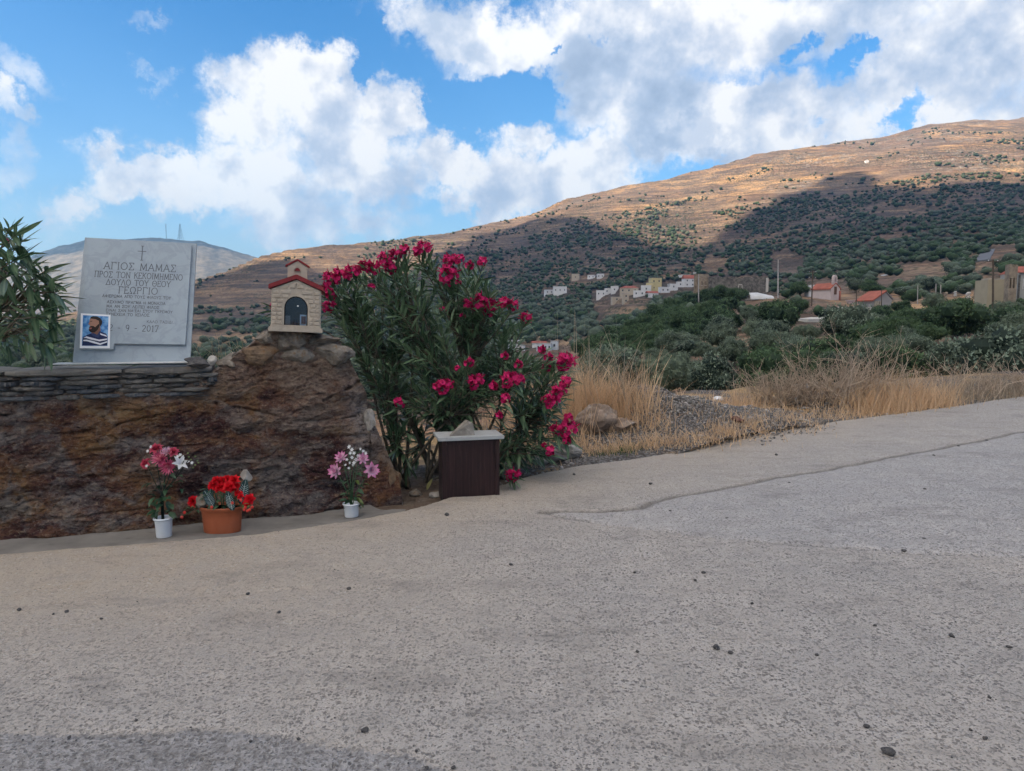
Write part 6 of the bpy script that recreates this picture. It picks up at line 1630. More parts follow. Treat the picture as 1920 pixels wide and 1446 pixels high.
def rz_at(x, y):
    return float(0.014 * fbm(x * 0.9, y * 0.9, 1.0, oct=3) + 0.0035 * fbm(x * 5, y * 5, 2.0, oct=4)) + (.0)
def gen_road():
    while True:
        Y = 1.45 + 5.5 * random.random() ** 1.6; X = random.uniform(-.78, .78) * Y
        a = np.interp(X, E0[:, 0], sl)
        if edge_at(a)[1] - Y > .05: break
    r = random.choice((.0018, .0024, .003)) * random.uniform(.7, 1.3); return X, Y, rz_at(X, Y) + r * .1, r
scatter_stones('loose_grit', 4200, gen_road, M_AGG, 'fine loose grit on the concrete')
PEB = [(1665,1408,27,'largest dark pebble on the concrete, near the bottom right corner of the picture'),(1343,1211,17,'dark blue grey pebble alone in the middle of the right half of the road'),(684,1366,17,'dark angular pebble just above the rough patch at the lower left'),
 (1625,1362,14,'dark pebble up and left of the largest pebble'),(837,963,11,'small dark pebble on the road edge before the stand'),(1370,1222,11,None),(1847,1383,12,None),(1820,1367,8,None),(1892,1213,11,None),(655,1102,10,None),(523,1146,8,None),(125,1144,10,None),(36,1140,10,None),
 (465,1112,9,None),(1455,851,7,None),(1257,957,8,None),(1363,972,8,None),(1751,854,7,None),(1797,836,7,None),(1734,918,8,None),(1732,1011,9,None),(1695,1031,11,None),(1319,1071,9,None),(1220,906,8,None),(1076,888,7,None),(1532,1227,9,None),(1195,1220,9,None),(1855,1304,9,None),
 (958,1058,8,None),(1304,1087,8,None),(1640,1170,8,None),(100,1150,6,None),(190,1159,7,None),(800,1437,10,None),(780,1405,8,None),(560,1382,9,None),(130,1382,9,None),(850,1436,11,None),(1190,1072,7,None),(1480,905,7,None),(1850,825,6,None),(1785,1190,13,None),(1410,1128,8,None),(470,1388,8,None),(255,1350,8,None)]
pm = [stone_mesh('pebble', 60 + i, 3, (1, .8, .62), M_DARKSTONE, fine=.05) for i in range(5)]
for i, (u, v, s, lab) in enumerate(PEB):
    g = G(u, v + s * .3, 0); r = s / 2 * g.y / 1333 * 1.05
    place_stone('pebble', pm[i % 5], (g.x, g.y, rz_at(g.x, g.y) + r * .42), (0, 0, random.random() * 6), r, lab or 'small dark pebble lying loose on the pale concrete', 'pebble', 'loose dark pebbles on the road')
# ============================================================ TREES, HOUSES AND POLES ON THE HILLS
random.seed(77); rng = np.random.default_rng(77)
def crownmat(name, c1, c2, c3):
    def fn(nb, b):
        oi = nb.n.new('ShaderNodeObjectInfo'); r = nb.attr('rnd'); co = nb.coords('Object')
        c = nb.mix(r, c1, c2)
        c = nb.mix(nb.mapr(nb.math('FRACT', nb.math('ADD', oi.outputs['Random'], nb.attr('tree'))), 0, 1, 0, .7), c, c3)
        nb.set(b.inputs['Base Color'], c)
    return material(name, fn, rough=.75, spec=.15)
M_OLIVE = crownmat('olive_foliage', (.012, .022, .015), (.22, .28, .205), (.11, .14, .09))
M_OAK = crownmat('dark_evergreen_foliage', (.006, .015, .009), (.13, .21, .10), (.055, .09, .04))
M_TRUNK = rockmat('tree_bark', (.09, .075, .06), (.17, .145, .115), scale=3, bd=.05)
def crown_mesh(name, seed, mat, nl=16, per=95, leaf=.085, squash=.72, sparse=1.0):
    """unit crown (radius about 1): lumps of small leaf faces over a rough dark core"""
    r = np.random.default_rng(seed); VV = []; FF = []; RR = []; n = 0
    lumps = []
    for i in range(nl):
        d = r.normal(size=3); d /= np.linalg.norm(d); d[2] = abs(d[2]) * .9 - .22 * (r.random() < .5)
        lumps.append((d * r.uniform(.35, .68) * np.array([1, 1, squash]) , r.uniform(.20, .38)))
    lumps.append((np.zeros(3), .55))
    bmi = bmesh.new(); bmesh.ops.create_icosphere(bmi, subdivisions=1, radius=1); bv = np.array([v.co[:] for v in bmi.verts]); bf = np.array([[v.index for v in f.verts] for f in bmi.faces]); bmi.free()
    for c, R in lumps:
        lb = r.uniform(-.28, .22)
        v = bv * (R * .80) * (1 + r.uniform(-.15, .15, (len(bv), 1))) * np.array([1, 1, .85]) + c
        VV.append(v); FF.append(np.concatenate([bf, bf[:, 2:3]], 1) + n); n += len(v); RR.append(np.full(len(v), .0))  # near-black core paints the shade inside the crown
        for k in range(int(per * R / .4)):
            d = r.normal(size=3); d /= np.linalg.norm(d); p = c + d * R * r.uniform(.72, 1.12) * np.array([1, 1, .85])
            a = r.normal(size=3); a /= np.linalg.norm(a); a = a * .8 + d * .6; a /= np.linalg.norm(a); b_ = np.cross(a, r.normal(size=3)); b_ /= np.linalg.norm(b_)
            s = leaf * r.uniform(.6, 1.35)
            VV.append(np.array([p - a * s, p + b_ * s * .55, p + a * s, p - b_ * s * .55])); FF.append(np.array([[0, 1, 2, 3]]) + n); n += 4; RR.append(np.full(4, np.clip(.42 + lb + .34 * d[2] + r.uniform(-.3, .3), 0, 1)))  # upward leaves lighter: top light painted into their tone
    F4 = np.concatenate(FF); V = np.concatenate(VV); me = bpy.data.meshes.new(name)
    faces = [tuple(f[:3]) if f[2] == f[3] else tuple(f) for f in F4.tolist()]
    me.from_pydata(V.tolist(), [], faces); me.materials.append(mat)
    a = me.attributes.new('rnd', 'FLOAT', 'POINT'); a.data.foreach_set('value', np.concatenate(RR).astype(np.float32))
    a = me.attributes.new('tree', 'FLOAT', 'POINT'); a.data.foreach_set('value', np.zeros(len(V), np.float32))
    return me
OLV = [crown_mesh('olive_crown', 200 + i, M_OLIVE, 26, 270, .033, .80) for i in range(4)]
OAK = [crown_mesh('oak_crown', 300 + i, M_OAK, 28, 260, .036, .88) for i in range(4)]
def trunk_mesh(seed):
    r = random.Random(seed); mb = MB()
    top = Vector((r.uniform(-.1, .1), r.uniform(-.1, .1), .75))
    mb.tube([(0, 0, -.25), (.02, 0, .1), (r.uniform(-.05, .05), r.uniform(-.05, .05), .4), top], [.16, .12, .10, .07], 7)
    for k in range(4):
        a = k * 1.57 + r.uniform(-.4, .4); mb.tube([(0, 0, .35), (.2 * math.cos(a), .2 * math.sin(a), .62), (.48 * math.cos(a), .48 * math.sin(a), .95)], [.07, .05, .025], 5)
    o = mb.build('t', M_TRUNK, None, True); me = o.data; bpy.data.objects.remove(o); return me
TRK = [trunk_mesh(i) for i in range(3)]
# low detail bushes for the far slopes
def lod(seed, nq=30, sz=.22):
    r = np.random.default_rng(seed); bmi = bmesh.new(); bmesh.ops.create_icosphere(bmi, subdivisions=1, radius=1); bv = np.array([v.co[:] for v in bmi.verts]); bf = np.array([[v.index for v in f.verts] for f in bmi.faces]); bmi.free(); bv = bv * (.80 if sz < .1 else .9)
    v = bv * (1 + r.uniform(-.28, .22, (len(bv), 1))) * np.array([1, 1, .78]); F_ = [tuple(f) for f in bf.tolist()]; V = v.tolist(); R = [float(np.clip(.10 + .22 * q[2] + r.uniform(-.08, .08), 0, 1)) for q in V]  # core tone dark below, lighter above: painted shade and top light
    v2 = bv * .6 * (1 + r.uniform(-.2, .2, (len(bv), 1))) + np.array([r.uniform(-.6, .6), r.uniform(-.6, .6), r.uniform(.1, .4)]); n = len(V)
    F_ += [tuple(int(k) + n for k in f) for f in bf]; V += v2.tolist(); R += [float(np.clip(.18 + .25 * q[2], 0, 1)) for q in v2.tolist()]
    for k in range(nq):
        d = r.normal(size=3); d /= np.linalg.norm(d); d[2] = abs(d[2]) - .25 * (sz < .1); p = d * r.uniform(.85, 1.12) * np.array([1, 1, .8]); a = r.normal(size=3); a /= np.linalg.norm(a); b_ = np.cross(a, d); b_ /= np.linalg.norm(b_) + 1e-9
        n = len(V); s = sz; V += [(p - a * s).tolist(), (p + b_ * s * .7).tolist(), (p + a * s).tolist()]; F_.append((n, n + 1, n + 2)); R += [float(np.clip(r.uniform(.1, .75) + .3 * d[2], 0, 1))] * 3  # higher leaves painted lighter, as if lit from above
    return np.array(V), np.array(F_), np.array(R)
LODS = [lod(i) for i in range(4)]; LODM = [lod(20 + i, 210, .085) for i in range(4)]
DU_ = [-300, 370, 500, 700, 900, 1100, 1300, 1500, 1700, 1920, 2200]; DV_ = [230, 300, 350, 400, 450, 500, 550, 600, 650, 760]
DEN = np.array([[0,0,0,0,0,0,0,0,.0,.0,.0],[-.5,-.5,-.5,-.5,-.5,-.5,-.5,-.45,-.3,.1,.3],[-.4,-.4,-.4,-.4,-.4,-.3,-.2,-.05,.15,.45,.6],[-.3,-.3,-.3,-.25,-.2,.15,.25,.20,.45,.85,.9],[0,-.3,-.3,-.25,.25,.5,.45,.40,.65,1,1],[0,-.2,-.15,-.1,.55,.65,.65,.75,.95,1,1],
                [.0,-.05,.0,.15,.8,.85,.75,.8,.8,.9,1],[.2,.3,.35,.55,.9,.9,.95,.9,.9,1,1],[.4,.45,.5,.6,.9,1,1,.9,.9,1,1],[.4,.5,.5,.6,.9,1,.9,.8,.8,1,1]])
def dens_at(u, v):
    i = np.clip(np.interp(v, DV_, range(10)), 0, 8.999); j = np.clip(np.interp(u, DU_, range(11)), 0, 9.999); a, b = int(i), int(j); f, g_ = i - a, j - b
    return (DEN[a, b] * (1 - g_) + DEN[a, b + 1] * g_) * (1 - f) + (DEN[a + 1, b] * (1 - g_) + DEN[a + 1, b + 1] * g_) * f
# things that must stay in view: (u0, v0, u1, v1)
KEEP = [(1020,534,1066,550),(1072,512,1095,527),(1100,510,1136,524),(1116,534,1200,560),(1190,518,1260,548),(1250,520,1310,540),(1308,510,1438,534),(1400,543,1470,562),(1512,510,1580,546),
        (1590,542,1672,572),(1655,516,1675,526),(1843,490,1925,546),(1768,540,1835,568),(948,632,1055,658),(1838,468,1858,492),(1618,298,1632,306),(1500,596,1570,606),(1700,560,1732,578)]
BARE = [[(1395,545),(1440,560),(1440,585),(1400,575)],[(1500,560),(1570,548),(1600,570),(1590,600),(1500,605)],[(1350,650),(1400,610),(1420,720),(1360,760)],[(1745,650),(1800,630),(1800,690),(1770,720)],[(1850,565),(1920,565),(1920,596),(1845,598)],
        [(1680,495),(1770,490),(1790,525),(1690,540)],[(1330,480),(1370,485),(1360,510),(1310,510)],[(1110,570),(1220,560),(1210,590),(1120,610)],[(1440,470),(1510,480),(1500,515),(1450,520)],[(1840,465),(1900,460),(1925,492),(1870,498)]]
placed = []; cell = {}
def try_place(u, v, kind, Rm=None, force=False):
    h_ = hit(u, v)
    if h_ is None: return False
    Y = h_.y; R = Rm if Rm else (1.25 if v > 600 else 1.0) * random.choice((1.0, 1.0, .75, 1.2)) * random.uniform(1.9, 3.6) * (1.0 if Y < 260 else 1.12)
    if Y > 600: R *= random.uniform(.38, 1.15)
    rp = R * 1333 / Y; top = v - rp * 1.75
    if not force:
        for (a, b, c, d) in KEEP:
            if u + rp > a and u - rp < c and v > b and top < d and v > (b + d) / 2 - 2: return False
        for poly in BARE:
            if pip(u, v, poly): return False
        kx = .40 if v > 600 else (.42 if v > 540 else .46)
        key = (int(u // 40), int(v // 40))
        for dx in (-1, 0, 1):
            for dy in (-1, 0, 1):
                for (a, b, r2, Y2) in cell.get((key[0] + dx, key[1] + dy), ()):
                    if abs(a - u) < kx * (rp + r2) and abs(b - v) < kx * .45 * (rp + r2): return False
    cell.setdefault((int(u // 40), int(v // 40)), []).append((u, v, rp, Y))
    placed.append((rp, h_, R, kind, u, v)); return True
BIG = [(1352,640,33,'o'),(1375,690,40,'o'),(1400,604,20,'o'),(1462,632,44,'d'),(1418,640,24,'o'),(1445,680,40,'o'),(1500,645,22,'o'),(1362,742,27,'d'),(1437,705,30,'d'),(1503,680,32,'o'),(1548,700,42,'d'),(1588,650,44,'o'),(1640,665,42,'d'),(1612,695,36,'d'),(1700,628,32,'d'),
       (1738,650,28,'d'),(1715,678,32,'o'),(1700,700,30,'d'),(1788,640,50,'d'),(1802,632,22,'o'),(1825,680,32,'d'),(1832,715,38,'d'),(1882,650,28,'o'),(1885,688,32,'o'),(1900,722,42,'o'),(1860,735,32,'o'),(1785,700,24,'o'),(1520,640,18,'o'),(1538,596,16,'d'),(1320,680,30,'o'),(1290,665,30,'o'),
       (1270,700,30,'o'),(1230,690,30,'o'),(1200,715,28,'o'),(1310,715,30,'o'),(1180,690,26,'o'),(1245,725,28,'o'),(1150,665,24,'d'),(1290,740,26,'o'),(1480,720,24,'d'),(1745,620,26,'d'),(1872,590,17,'d'),(1902,594,18,'d'),(1848,584,13,'o'),(1500,556,22,'d'),(1478,560,16,'d'),(1655,604,22,'d'),(1690,592,20,'d'),(1712,566,18,'d'),(1752,584,22,'o'),(1795,600,30,'d'),(1830,596,20,'o'),(1690,548,16,'d'),(1725,540,18,'o'),(1765,535,14,'d'),
       (1120,655,19,'d'),(1150,644,20,'d'),(1180,632,21,'d'),(1210,620,21,'d'),(1238,607,21,'d'),(1266,594,21,'d'),(1294,582,21,'d'),(1322,575,20,'d'),(1352,572,21,'d'),(1382,571,20,'d'),(1145,668,20,'d'),(1185,655,22,'d'),(1222,645,22,'d'),(1258,630,23,'d'),(1292,612,23,'d'),(1328,602,23,'d'),(1362,592,22,'d'),(1092,668,18,'d'),(1170,685,21,'d'),(1215,672,22,'d'),(1255,658,23,'d'),(1295,642,22,'d'),(1325,628,20,'d')]
for (u, v, r, k) in BIG:
    h_ = hit(u, v)
    if k == 'd' and u < 1400: r *= 1.22
    if h_: try_place(u, v, k, r * (1.32 if u > 1400 and v > 600 else 1.12) * h_.y / 1333, True)
DARKP = [(1050,680),(1120,655),(1190,628),(1250,600),(1300,578),(1395,568),(1400,580),(1345,612),(1290,650),(1200,680),(1100,695)]
for i in range(5000):
    u = random.uniform(1040, 1410); v = random.uniform(535, 690)
    if pip(u, v, DARKP): try_place(u, v, 'd')
nf = 0
for i in range(120000):
    u = random.uniform(-150, 2080); v = random.uniform(235, 765)
    d = dens_at(u, v)
    if d <= -.9 or v < 240: continue
    h_ = hit(u, v)
    if h_ is None: continue
    n_ = float(fbm(h_.x / 55, h_.y / 55, 3.3, oct=3)) * 1.4
    # bushes stand in rows along the terraces
    if random.random() > np.clip(d + (n_) * .9 * (1 if d < .9 else .3), 0, 1) * 1.0: continue
    if h_.y > 2300: continue
    kind = 'o' if random.random() < (.75 if v > 560 else .45) else 'd'
    try_place(u, v, kind)
placed.sort(key=lambda q: -q[0])
near = placed[:300]; rest = placed[300:]
print('trees', len(placed), near[-1][0])
def region(u, v, rp, kind):
    if u > 1740: w = 'on the right slope below the tan house' if v > 560 else 'on the upper right slope'
    elif u > 1480: w = 'below the red roofed chapel' if v > 590 else 'around the red roofed chapel'
    elif u > 1040: w = 'on the slope behind the gravel mound' if v > 645 else ('on the dark spur below the village' if kind == 'd' else 'near the long stone ruin')
    elif v < 560: w = 'on the far slope left of the village'
    elif u < 500: w = 'in the valley between plaque and shrine'
    else: w = 'behind the oleander' if v < 620 else 'around the valley bottom houses'
    return w
for (rp, h_, R, kind, u, v) in near:
    root = empty('olive_tree' if kind == 'o' else 'evergreen_tree', h_, (0, 0, random.random() * 6.28))
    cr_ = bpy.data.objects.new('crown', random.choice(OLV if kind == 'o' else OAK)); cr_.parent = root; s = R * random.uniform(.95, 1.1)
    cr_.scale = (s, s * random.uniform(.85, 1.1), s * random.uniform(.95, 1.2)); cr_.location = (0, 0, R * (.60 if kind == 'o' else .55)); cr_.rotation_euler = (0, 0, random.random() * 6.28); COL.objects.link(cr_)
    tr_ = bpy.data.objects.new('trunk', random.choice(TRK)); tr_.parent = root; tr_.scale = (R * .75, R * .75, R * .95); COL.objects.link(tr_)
    w = region(u, v, rp, kind)
    if u > 1040 and v > 600:
        col_ = 'golden grass beside the oleander' if u < 1160 else 'gravel mound' if u < 1300 else 'white bag' if u < 1400 else 'brushwood heap' if u < 1600 else 'golden roadside clump' if u < 1745 else 'greyish scrub at the right edge'
        row_ = 'lowest row above the ' if v > 700 else 'second row above the ' if v > 660 else 'third row above the ' if v > 630 else 'upper rows above the '
        w = row_ + col_
    elif u > 1300 and v > 500:
        w += ', ' + ('left part' if u % 200 < 70 else 'middle part' if u % 200 < 140 else 'right part')
    sz_ = 'small ' if R < 2.3 else 'broad ' if R > 3.3 else 'middling '
    if kind == 'o': tag(root, sz_ + 'grey green olive tree, ' + w, 'olive tree', 'olive trees, ' + w)
    else: tag(root, sz_ + 'dark green tree, ' + w, 'tree', 'dark trees, ' + w)
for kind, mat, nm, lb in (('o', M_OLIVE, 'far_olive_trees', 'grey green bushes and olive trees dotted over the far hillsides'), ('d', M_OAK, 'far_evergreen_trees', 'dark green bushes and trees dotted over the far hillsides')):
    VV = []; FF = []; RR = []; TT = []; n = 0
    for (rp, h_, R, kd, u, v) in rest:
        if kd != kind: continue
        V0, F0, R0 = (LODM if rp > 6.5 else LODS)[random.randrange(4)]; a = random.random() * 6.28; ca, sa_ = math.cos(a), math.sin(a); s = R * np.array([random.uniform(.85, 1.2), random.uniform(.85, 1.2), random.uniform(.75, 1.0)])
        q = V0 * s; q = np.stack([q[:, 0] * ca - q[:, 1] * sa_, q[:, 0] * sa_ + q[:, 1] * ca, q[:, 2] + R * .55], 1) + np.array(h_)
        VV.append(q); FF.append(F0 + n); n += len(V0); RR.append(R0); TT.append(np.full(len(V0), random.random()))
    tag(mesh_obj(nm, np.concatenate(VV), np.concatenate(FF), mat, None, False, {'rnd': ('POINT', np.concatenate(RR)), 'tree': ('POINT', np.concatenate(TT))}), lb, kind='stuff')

# ------------------------------------------------------------ houses
def wallmat(name, c): return simple(name, c, .85, .10, .8, .3, .02, dirt=(c[0] * .55, c[1] * .52, c[2] * .48, .5))
M_WHW = wallmat('whitewash', (.62, .62, .62)); M_BEW = wallmat('beige_plaster', (.42, .36, .28)); M_YEW = wallmat('yellow_plaster', (.55, .47, .25)); M_GRW = wallmat('grey_plaster', (.30, .29, .28)); M_BLW = wallmat('pale_blue_plaster', (.48, .53, .58))
M_TILE = simple('red_tiles', (.30, .095, .062), .8, .3, .6, .4, .03); M_DARKW = simple('dark_window', (.03, .035, .04), .3); M_SHUT = simple('brown_shutter', (.12, .06, .035), .6); M_STONEW = rockmat('rubble_masonry', (.055, .052, .05), (.20, .185, .165), scale=1.3, bd=.12)
def windows_on(root, w, d, h, n, floors, mat=M_DARKW, fw=.8, fh=1.1, frame_=True):
    for f in range(floors):
        for i in range(n):
            x = -w / 2 + w * (i + .5) / n; z = h / floors * (f + .52)
            wi = MB().box((x, -d / 2 - .03, z), (fw, .10, fh)).build('window', mat, root)
            if frame_: MB().box((x, -d / 2 - .05, z - fh / 2 - .06), (fw + .25, .2, .1)).build('sill', M_WHW, wi)
def house(u, v, wpx, hpx, label, mat=M_WHW, roof='flat', nwin=2, floors=1, name='house', yaw_=0.0, wm=M_DARKW, dep=.8, Yo=None, cat='house'):
    h_ = hit(u, v) if Yo is None else P(u, v, Yo); k = h_.y / 1333; w = wpx * k; h = hpx * k; d = w * dep
    root = empty(name, (h_.x, h_.y + d * .3, h_.z), (0, 0, yaw_)); tag(root, label, cat)
    if roof == 'flat':
        MB().box((0, 0, h / 2 - 1.5), (w, d, h + 3)).build('wall', mat, root); MB().box((0, 0, h + .12), (w + .3, d + .3, .24)).build('roof', M_GRW if mat != M_WHW else M_WHW, root)
    elif roof in ('gable', 'hip'):
        hw_ = h * .68; MB().box((0, 0, hw_ / 2 - 1.5), (w, d, hw_ + 3)).build('wall', mat, root)
        e = .35; hz = h - hw_; ins = w * .28 if roof == 'hip' else 0
        V = [(-w / 2 - e, -d / 2 - e, hw_), (w / 2 + e, -d / 2 - e, hw_), (w / 2 + e, d / 2 + e, hw_), (-w / 2 - e, d / 2 + e, hw_), (-w / 2 - e + ins, 0, h), (w / 2 + e - ins, 0, h)]
        MB().add(V, [(0, 1, 5, 4), (2, 3, 4, 5), (1, 2, 5), (3, 0, 4), (3, 2, 1, 0)]).build('roof', M_TILE, root)
        h = hw_
    if nwin: windows_on(root, w, d, h, nwin, floors, wm, fw=min(.9, w / nwin * .4), fh=min(1.25, h / floors * .42))
    return root
HS = [(1050,551,25,13,'white flat roofed house alone on the hillside left of the village',M_WHW,'flat',3,1),(1029,552,15,8,'low white annex left of the lone flat roofed house',M_WHW,'flat',2,1),
 (1080,526,14,12,'small beige house high on the slope left of the village',M_BEW,'flat',1,1),(1110,522,14,6,'low white building with dark gaps above the village',M_WHW,'flat',2,1),(1126,522,13,8,'white walled building beside the low one above the village',M_WHW,'flat',2,1),
 (1128,556,18,12,'white block at the left end of the village',M_WHW,'flat',2,1),(1142,552,16,10,'long white terrace house at the village left end',M_WHW,'flat',2,1),(1153,549,14,12,'white house with a dark red balcony storey',M_WHW,'flat',1,1),
 (1156,566,18,9,'low cream house below the terrace house',M_BEW,'flat',1,1),(1173,567,11,17,'narrow cream tower house below the red roofed one',M_BEW,'flat',1,2),(1181,550,34,14,'broad house under a red tiled hip roof in the village',M_BEW,'hip',3,1),
 (1200,556,22,10,'white house right of the red hip roof',M_WHW,'flat',2,1),(1212,548,18,12,'white cube house behind the yellow one',M_WHW,'flat',1,1),(1229,546,20,24,'yellow two storey house with dark windows in the village',M_YEW,'flat',2,2),(1219,547,14,16,'pale yellow lower wing of the two storey house',M_YEW,'flat',1,1),
 (1223,558,20,12,'small house with red roof in front of the yellow one',M_WHW,'gable',1,1),(1246,549,18,10,'white stepped house right of the yellow one',M_WHW,'flat',2,1),(1262,543,16,10,'white house in the middle of the right village row',M_WHW,'flat',1,1),(1276,538,14,9,'small white house before the tallest white one',M_WHW,'flat',1,1),
 (1292,538,21,22,'tall white house with red roof at the right end of the village',M_WHW,'gable',2,2),(1284,522,20,6,'long white flat house behind the tall white one',M_WHW,'flat',1,1),(1306,516,10,5,'tiny white roofed hut above the stone ruin',M_WHW,'flat',0,1),
 (964,656,22,17,'white two storey house with brown windows in the valley bottom',M_WHW,'flat',2,2),(977,658,14,10,'low white annex beside the valley house',M_WHW,'flat',1,1),(1011,650,26,10,'valley house with a faded red roof',M_WHW,'gable',1,1),(1022,658,28,13,'pale blue long house in the valley bottom',M_BLW,'flat',4,1),(1040,656,14,16,'pale blue narrow house at the right of the valley group',M_BLW,'flat',1,1)]
for i, (u, v, w, h, lab, m, rf, nw, fl_) in enumerate(HS):
    house(u, v, w, h, lab, m, rf, nw, fl_, yaw_=random.uniform(-.35, .25), wm=M_SHUT if 'brown' in lab else M_DARKW)
# ruined mansion
def masonry_wall(root, name, x0, x1, y, th, h, openings, mat, ragged=.5, step=.8):
    """wall with openings and a broken top, built of columns"""
    mb = MB(); x = x0
    cuts = sorted(set([x0, x1] + [o[0] for o in openings] + [o[1] for o in openings] + list(np.arange(x0, x1, step))))
    for a, b in zip(cuts[:-1], cuts[1:]):
        if b - a < .02: continue
        top = h + random.uniform(-ragged, ragged * .3); mid_ = (a + b) / 2; op = [o for o in openings if o[0] - .01 <= a and b <= o[1] + .01]
        if op:
            z0_, z1_ = op[0][2], op[0][3]
            if z0_ > -2: mb.box((mid_, y, (z0_ - 3) / 2), (b - a, th, z0_ + 3))
            if z1_ < top: mb.box((mid_, y, (z1_ + top) / 2), (b - a, th, top - z1_))
        else: mb.box((mid_, y, (top - 3) / 2), (b - a, th, top + 3))
    o = mb.build(name, mat, root)
    o['kind'] = 'stuff' if False else o.get('kind', 'thing'); del o['kind']
    return o
h_ = P(1385, 548, 235); k = 235 / 1333; ru = empty('stone_ruin', (h_.x, h_.y, h_.z), (0, 0, -.12)); tag(ru, 'long roofless grey stone ruin with a doorway beside the village', 'ruin')
W_ = 100 * k; masonry_wall(ru, 'front_wall', -W_ / 2, W_ / 2, 0, .7, 28 * k, [(W_ * -.0, W_ * .045, -3, 2.2), (-W_ * .32, -W_ * .28, 1, 2.4), (W_ * .2, W_ * .24, 1.2, 2.6)], M_STONEW)
masonry_wall(ru, 'back_wall', -W_ / 2, W_ / 2, 6, .7, 30 * k, [], M_STONEW)
MB().box((W_ / 2 + .05, 0, 26 * k / 2), (.8, .85, 26 * k)).build('quoin_strip', M_PALESTONE, ru); MB().box((W_ * .022, -.1, 1.1), (W_ * .07, .6, .25)).build('door_lintel', M_PALESTONE, ru, loc=(0, 0, 1.3))
for s_ in (-.012, .055): MB().box((W_ * s_, -.12, .4), (.25, .55, 3.6)).build('door_jamb', M_PALESTONE, ru)
h_ = P(1322, 546, 245); k = 245 / 1333; ru2 = empty('stone_house', (h_.x, h_.y, h_.z), (0, 0, .1)); tag(ru2, 'tan stone house with pale framed windows at the left end of the ruin', 'ruin')
W_ = 27 * k; masonry_wall(ru2, 'front_wall', -W_ / 2, W_ / 2, 0, .6, 24 * k, [(-W_ * .32, -W_ * .2, 2.0, 3.4), (-W_ * .06, W_ * .06, 2.0, 3.4), (W_ * .22, W_ * .34, 2.0, 3.4)], rockmat('tan_masonry', (.17, .135, .10), (.34, .28, .21), scale=1, bd=.1), .2)
for x in (-.26, 0, .28):
    f_ = MB().box((W_ * x, -.36, 1.9), (W_ * .16, .15, .15)).build('window_sill', M_PALESTONE, ru2)
MB().prism([(-W_ / 2, 24 * k), (W_ / 2, 24 * k), (W_ * .1, 30 * k)], -.3, .3).build('gable', MATS['tan_masonry'], ru2); MB().box((0, 4, 11 * k), (W_, .6, 22 * k + 4)).build('back_wall', MATS['tan_masonry'], ru2)
# white tarpaulin tunnel
h_ = P(1424, 562, 215); k = 215 / 1333; mb = MB(); n = 9; V = []
for i in range(13):
    x = (-22 + 44 * i / 12) * k
    for j in range(n):
        a = math.pi * j / (n - 1); V.append((x, 5 * math.cos(a) * .5, max(0, (15 - 5 * (i / 12)) * k * math.sin(a) * (1 - .25 * abs(i - 5) / 6)) + .1 * random.random()))
mb.add(V, [(i * n + j, i * n + j + 1, (i + 1) * n + j + 1, (i + 1) * n + j) for i in range(12) for j in range(n - 1)])
tag(mb.build('tarpaulin', simple('white_sheeting', (.52, .53, .53), .6, .1, .8), loc=h_, smooth_sh=True), 'pale white sheeting stretched over a mound below the ruin', 'tarpaulin')
# chapel with belfry
YC = 185; h_ = P(1548, 553, YC); k = YC / 1333
ch = empty('chapel', (h_.x, h_.y, h_.z), (0, 0, .55)); tag(ch, 'small pinkish white chapel with a red tiled roof and open belfry on a mound', 'chapel')
M_CHW = wallmat('pinkish_whitewash', (.52, .43, .40))
cw, cd, chh = 27 * k, 40 * k, 11 * k
MB().prism([(-cw / 2, -2), (cw / 2, -2), (cw / 2, chh), (0, chh + 9 * k), (-cw / 2, chh)], -cd / 2, cd / 2).build('nave', M_CHW, ch)
for s_ in (-1, 1): MB().prism([(0, chh + 10.5 * k), (0, chh + 9.2 * k), (s_ * (cw / 2 + .4), chh - .3), (s_ * (cw / 2 + .4), chh)], -cd / 2 - .1, cd / 2 + .1).build('roof_slope', M_TILE, ch)
tw = MB(); bt = chh + 9 * k; ww = 5.2 * k
tw.box((-ww * .72, -cd / 2 + .4, bt + 5 * k), (ww * .5, .7, 14 * k)); tw.box((ww * .72, -cd / 2 + .4, bt + 5 * k), (ww * .5, .7, 14 * k)); tw.prism([(-ww, bt + 11 * k), (ww, bt + 11 * k), (ww * .6, bt + 14.5 * k), (0, bt + 16 * k), (-ww * .6, bt + 14.5 * k)], -cd / 2 + .06, -cd / 2 + .74); tw.box((0, -cd / 2 + .4, bt + 0.5 * k), (ww * 1.94, .69, 3.5 * k))
be = tw.build('belfry', M_CHW, ch); MB().lathe([(0, .5), (.1, .45), (.16, .2), (.26, 0), (0, .02)], 10, (0, -cd / 2 + .4, bt + 6 * k)).build('bell', M_BLK, be, True)
MB().lathe([(cw * .26, -2), (cw * .26, 9 * k), (cw * .2, 12 * k), (0, 14 * k)], 18, (cw * .62, -cd * .05, 0)).build('apse', M_CHW, ch, True)
MB().lathe([(cw * .24, -2), (cw * .24, 7 * k), (0, 10 * k)], 16, (cw * .5, -cd * .36, 0)).build('side_apse', M_TILE, ch, True)
MB().box((-cw * .02, -cd / 2 - .03, 1.0), (1.0, .1, 2.0)).build('door', M_SHUT, ch)
h_ = P(1520, 546, 195); MB(); o = MB().box((0, 0, 0), (16 * k, 3, 12 * k + 1.5)).build('wall', M_WHW, loc=h_); tag(o, 'low white walled outbuilding left of the chapel', 'outbuilding')
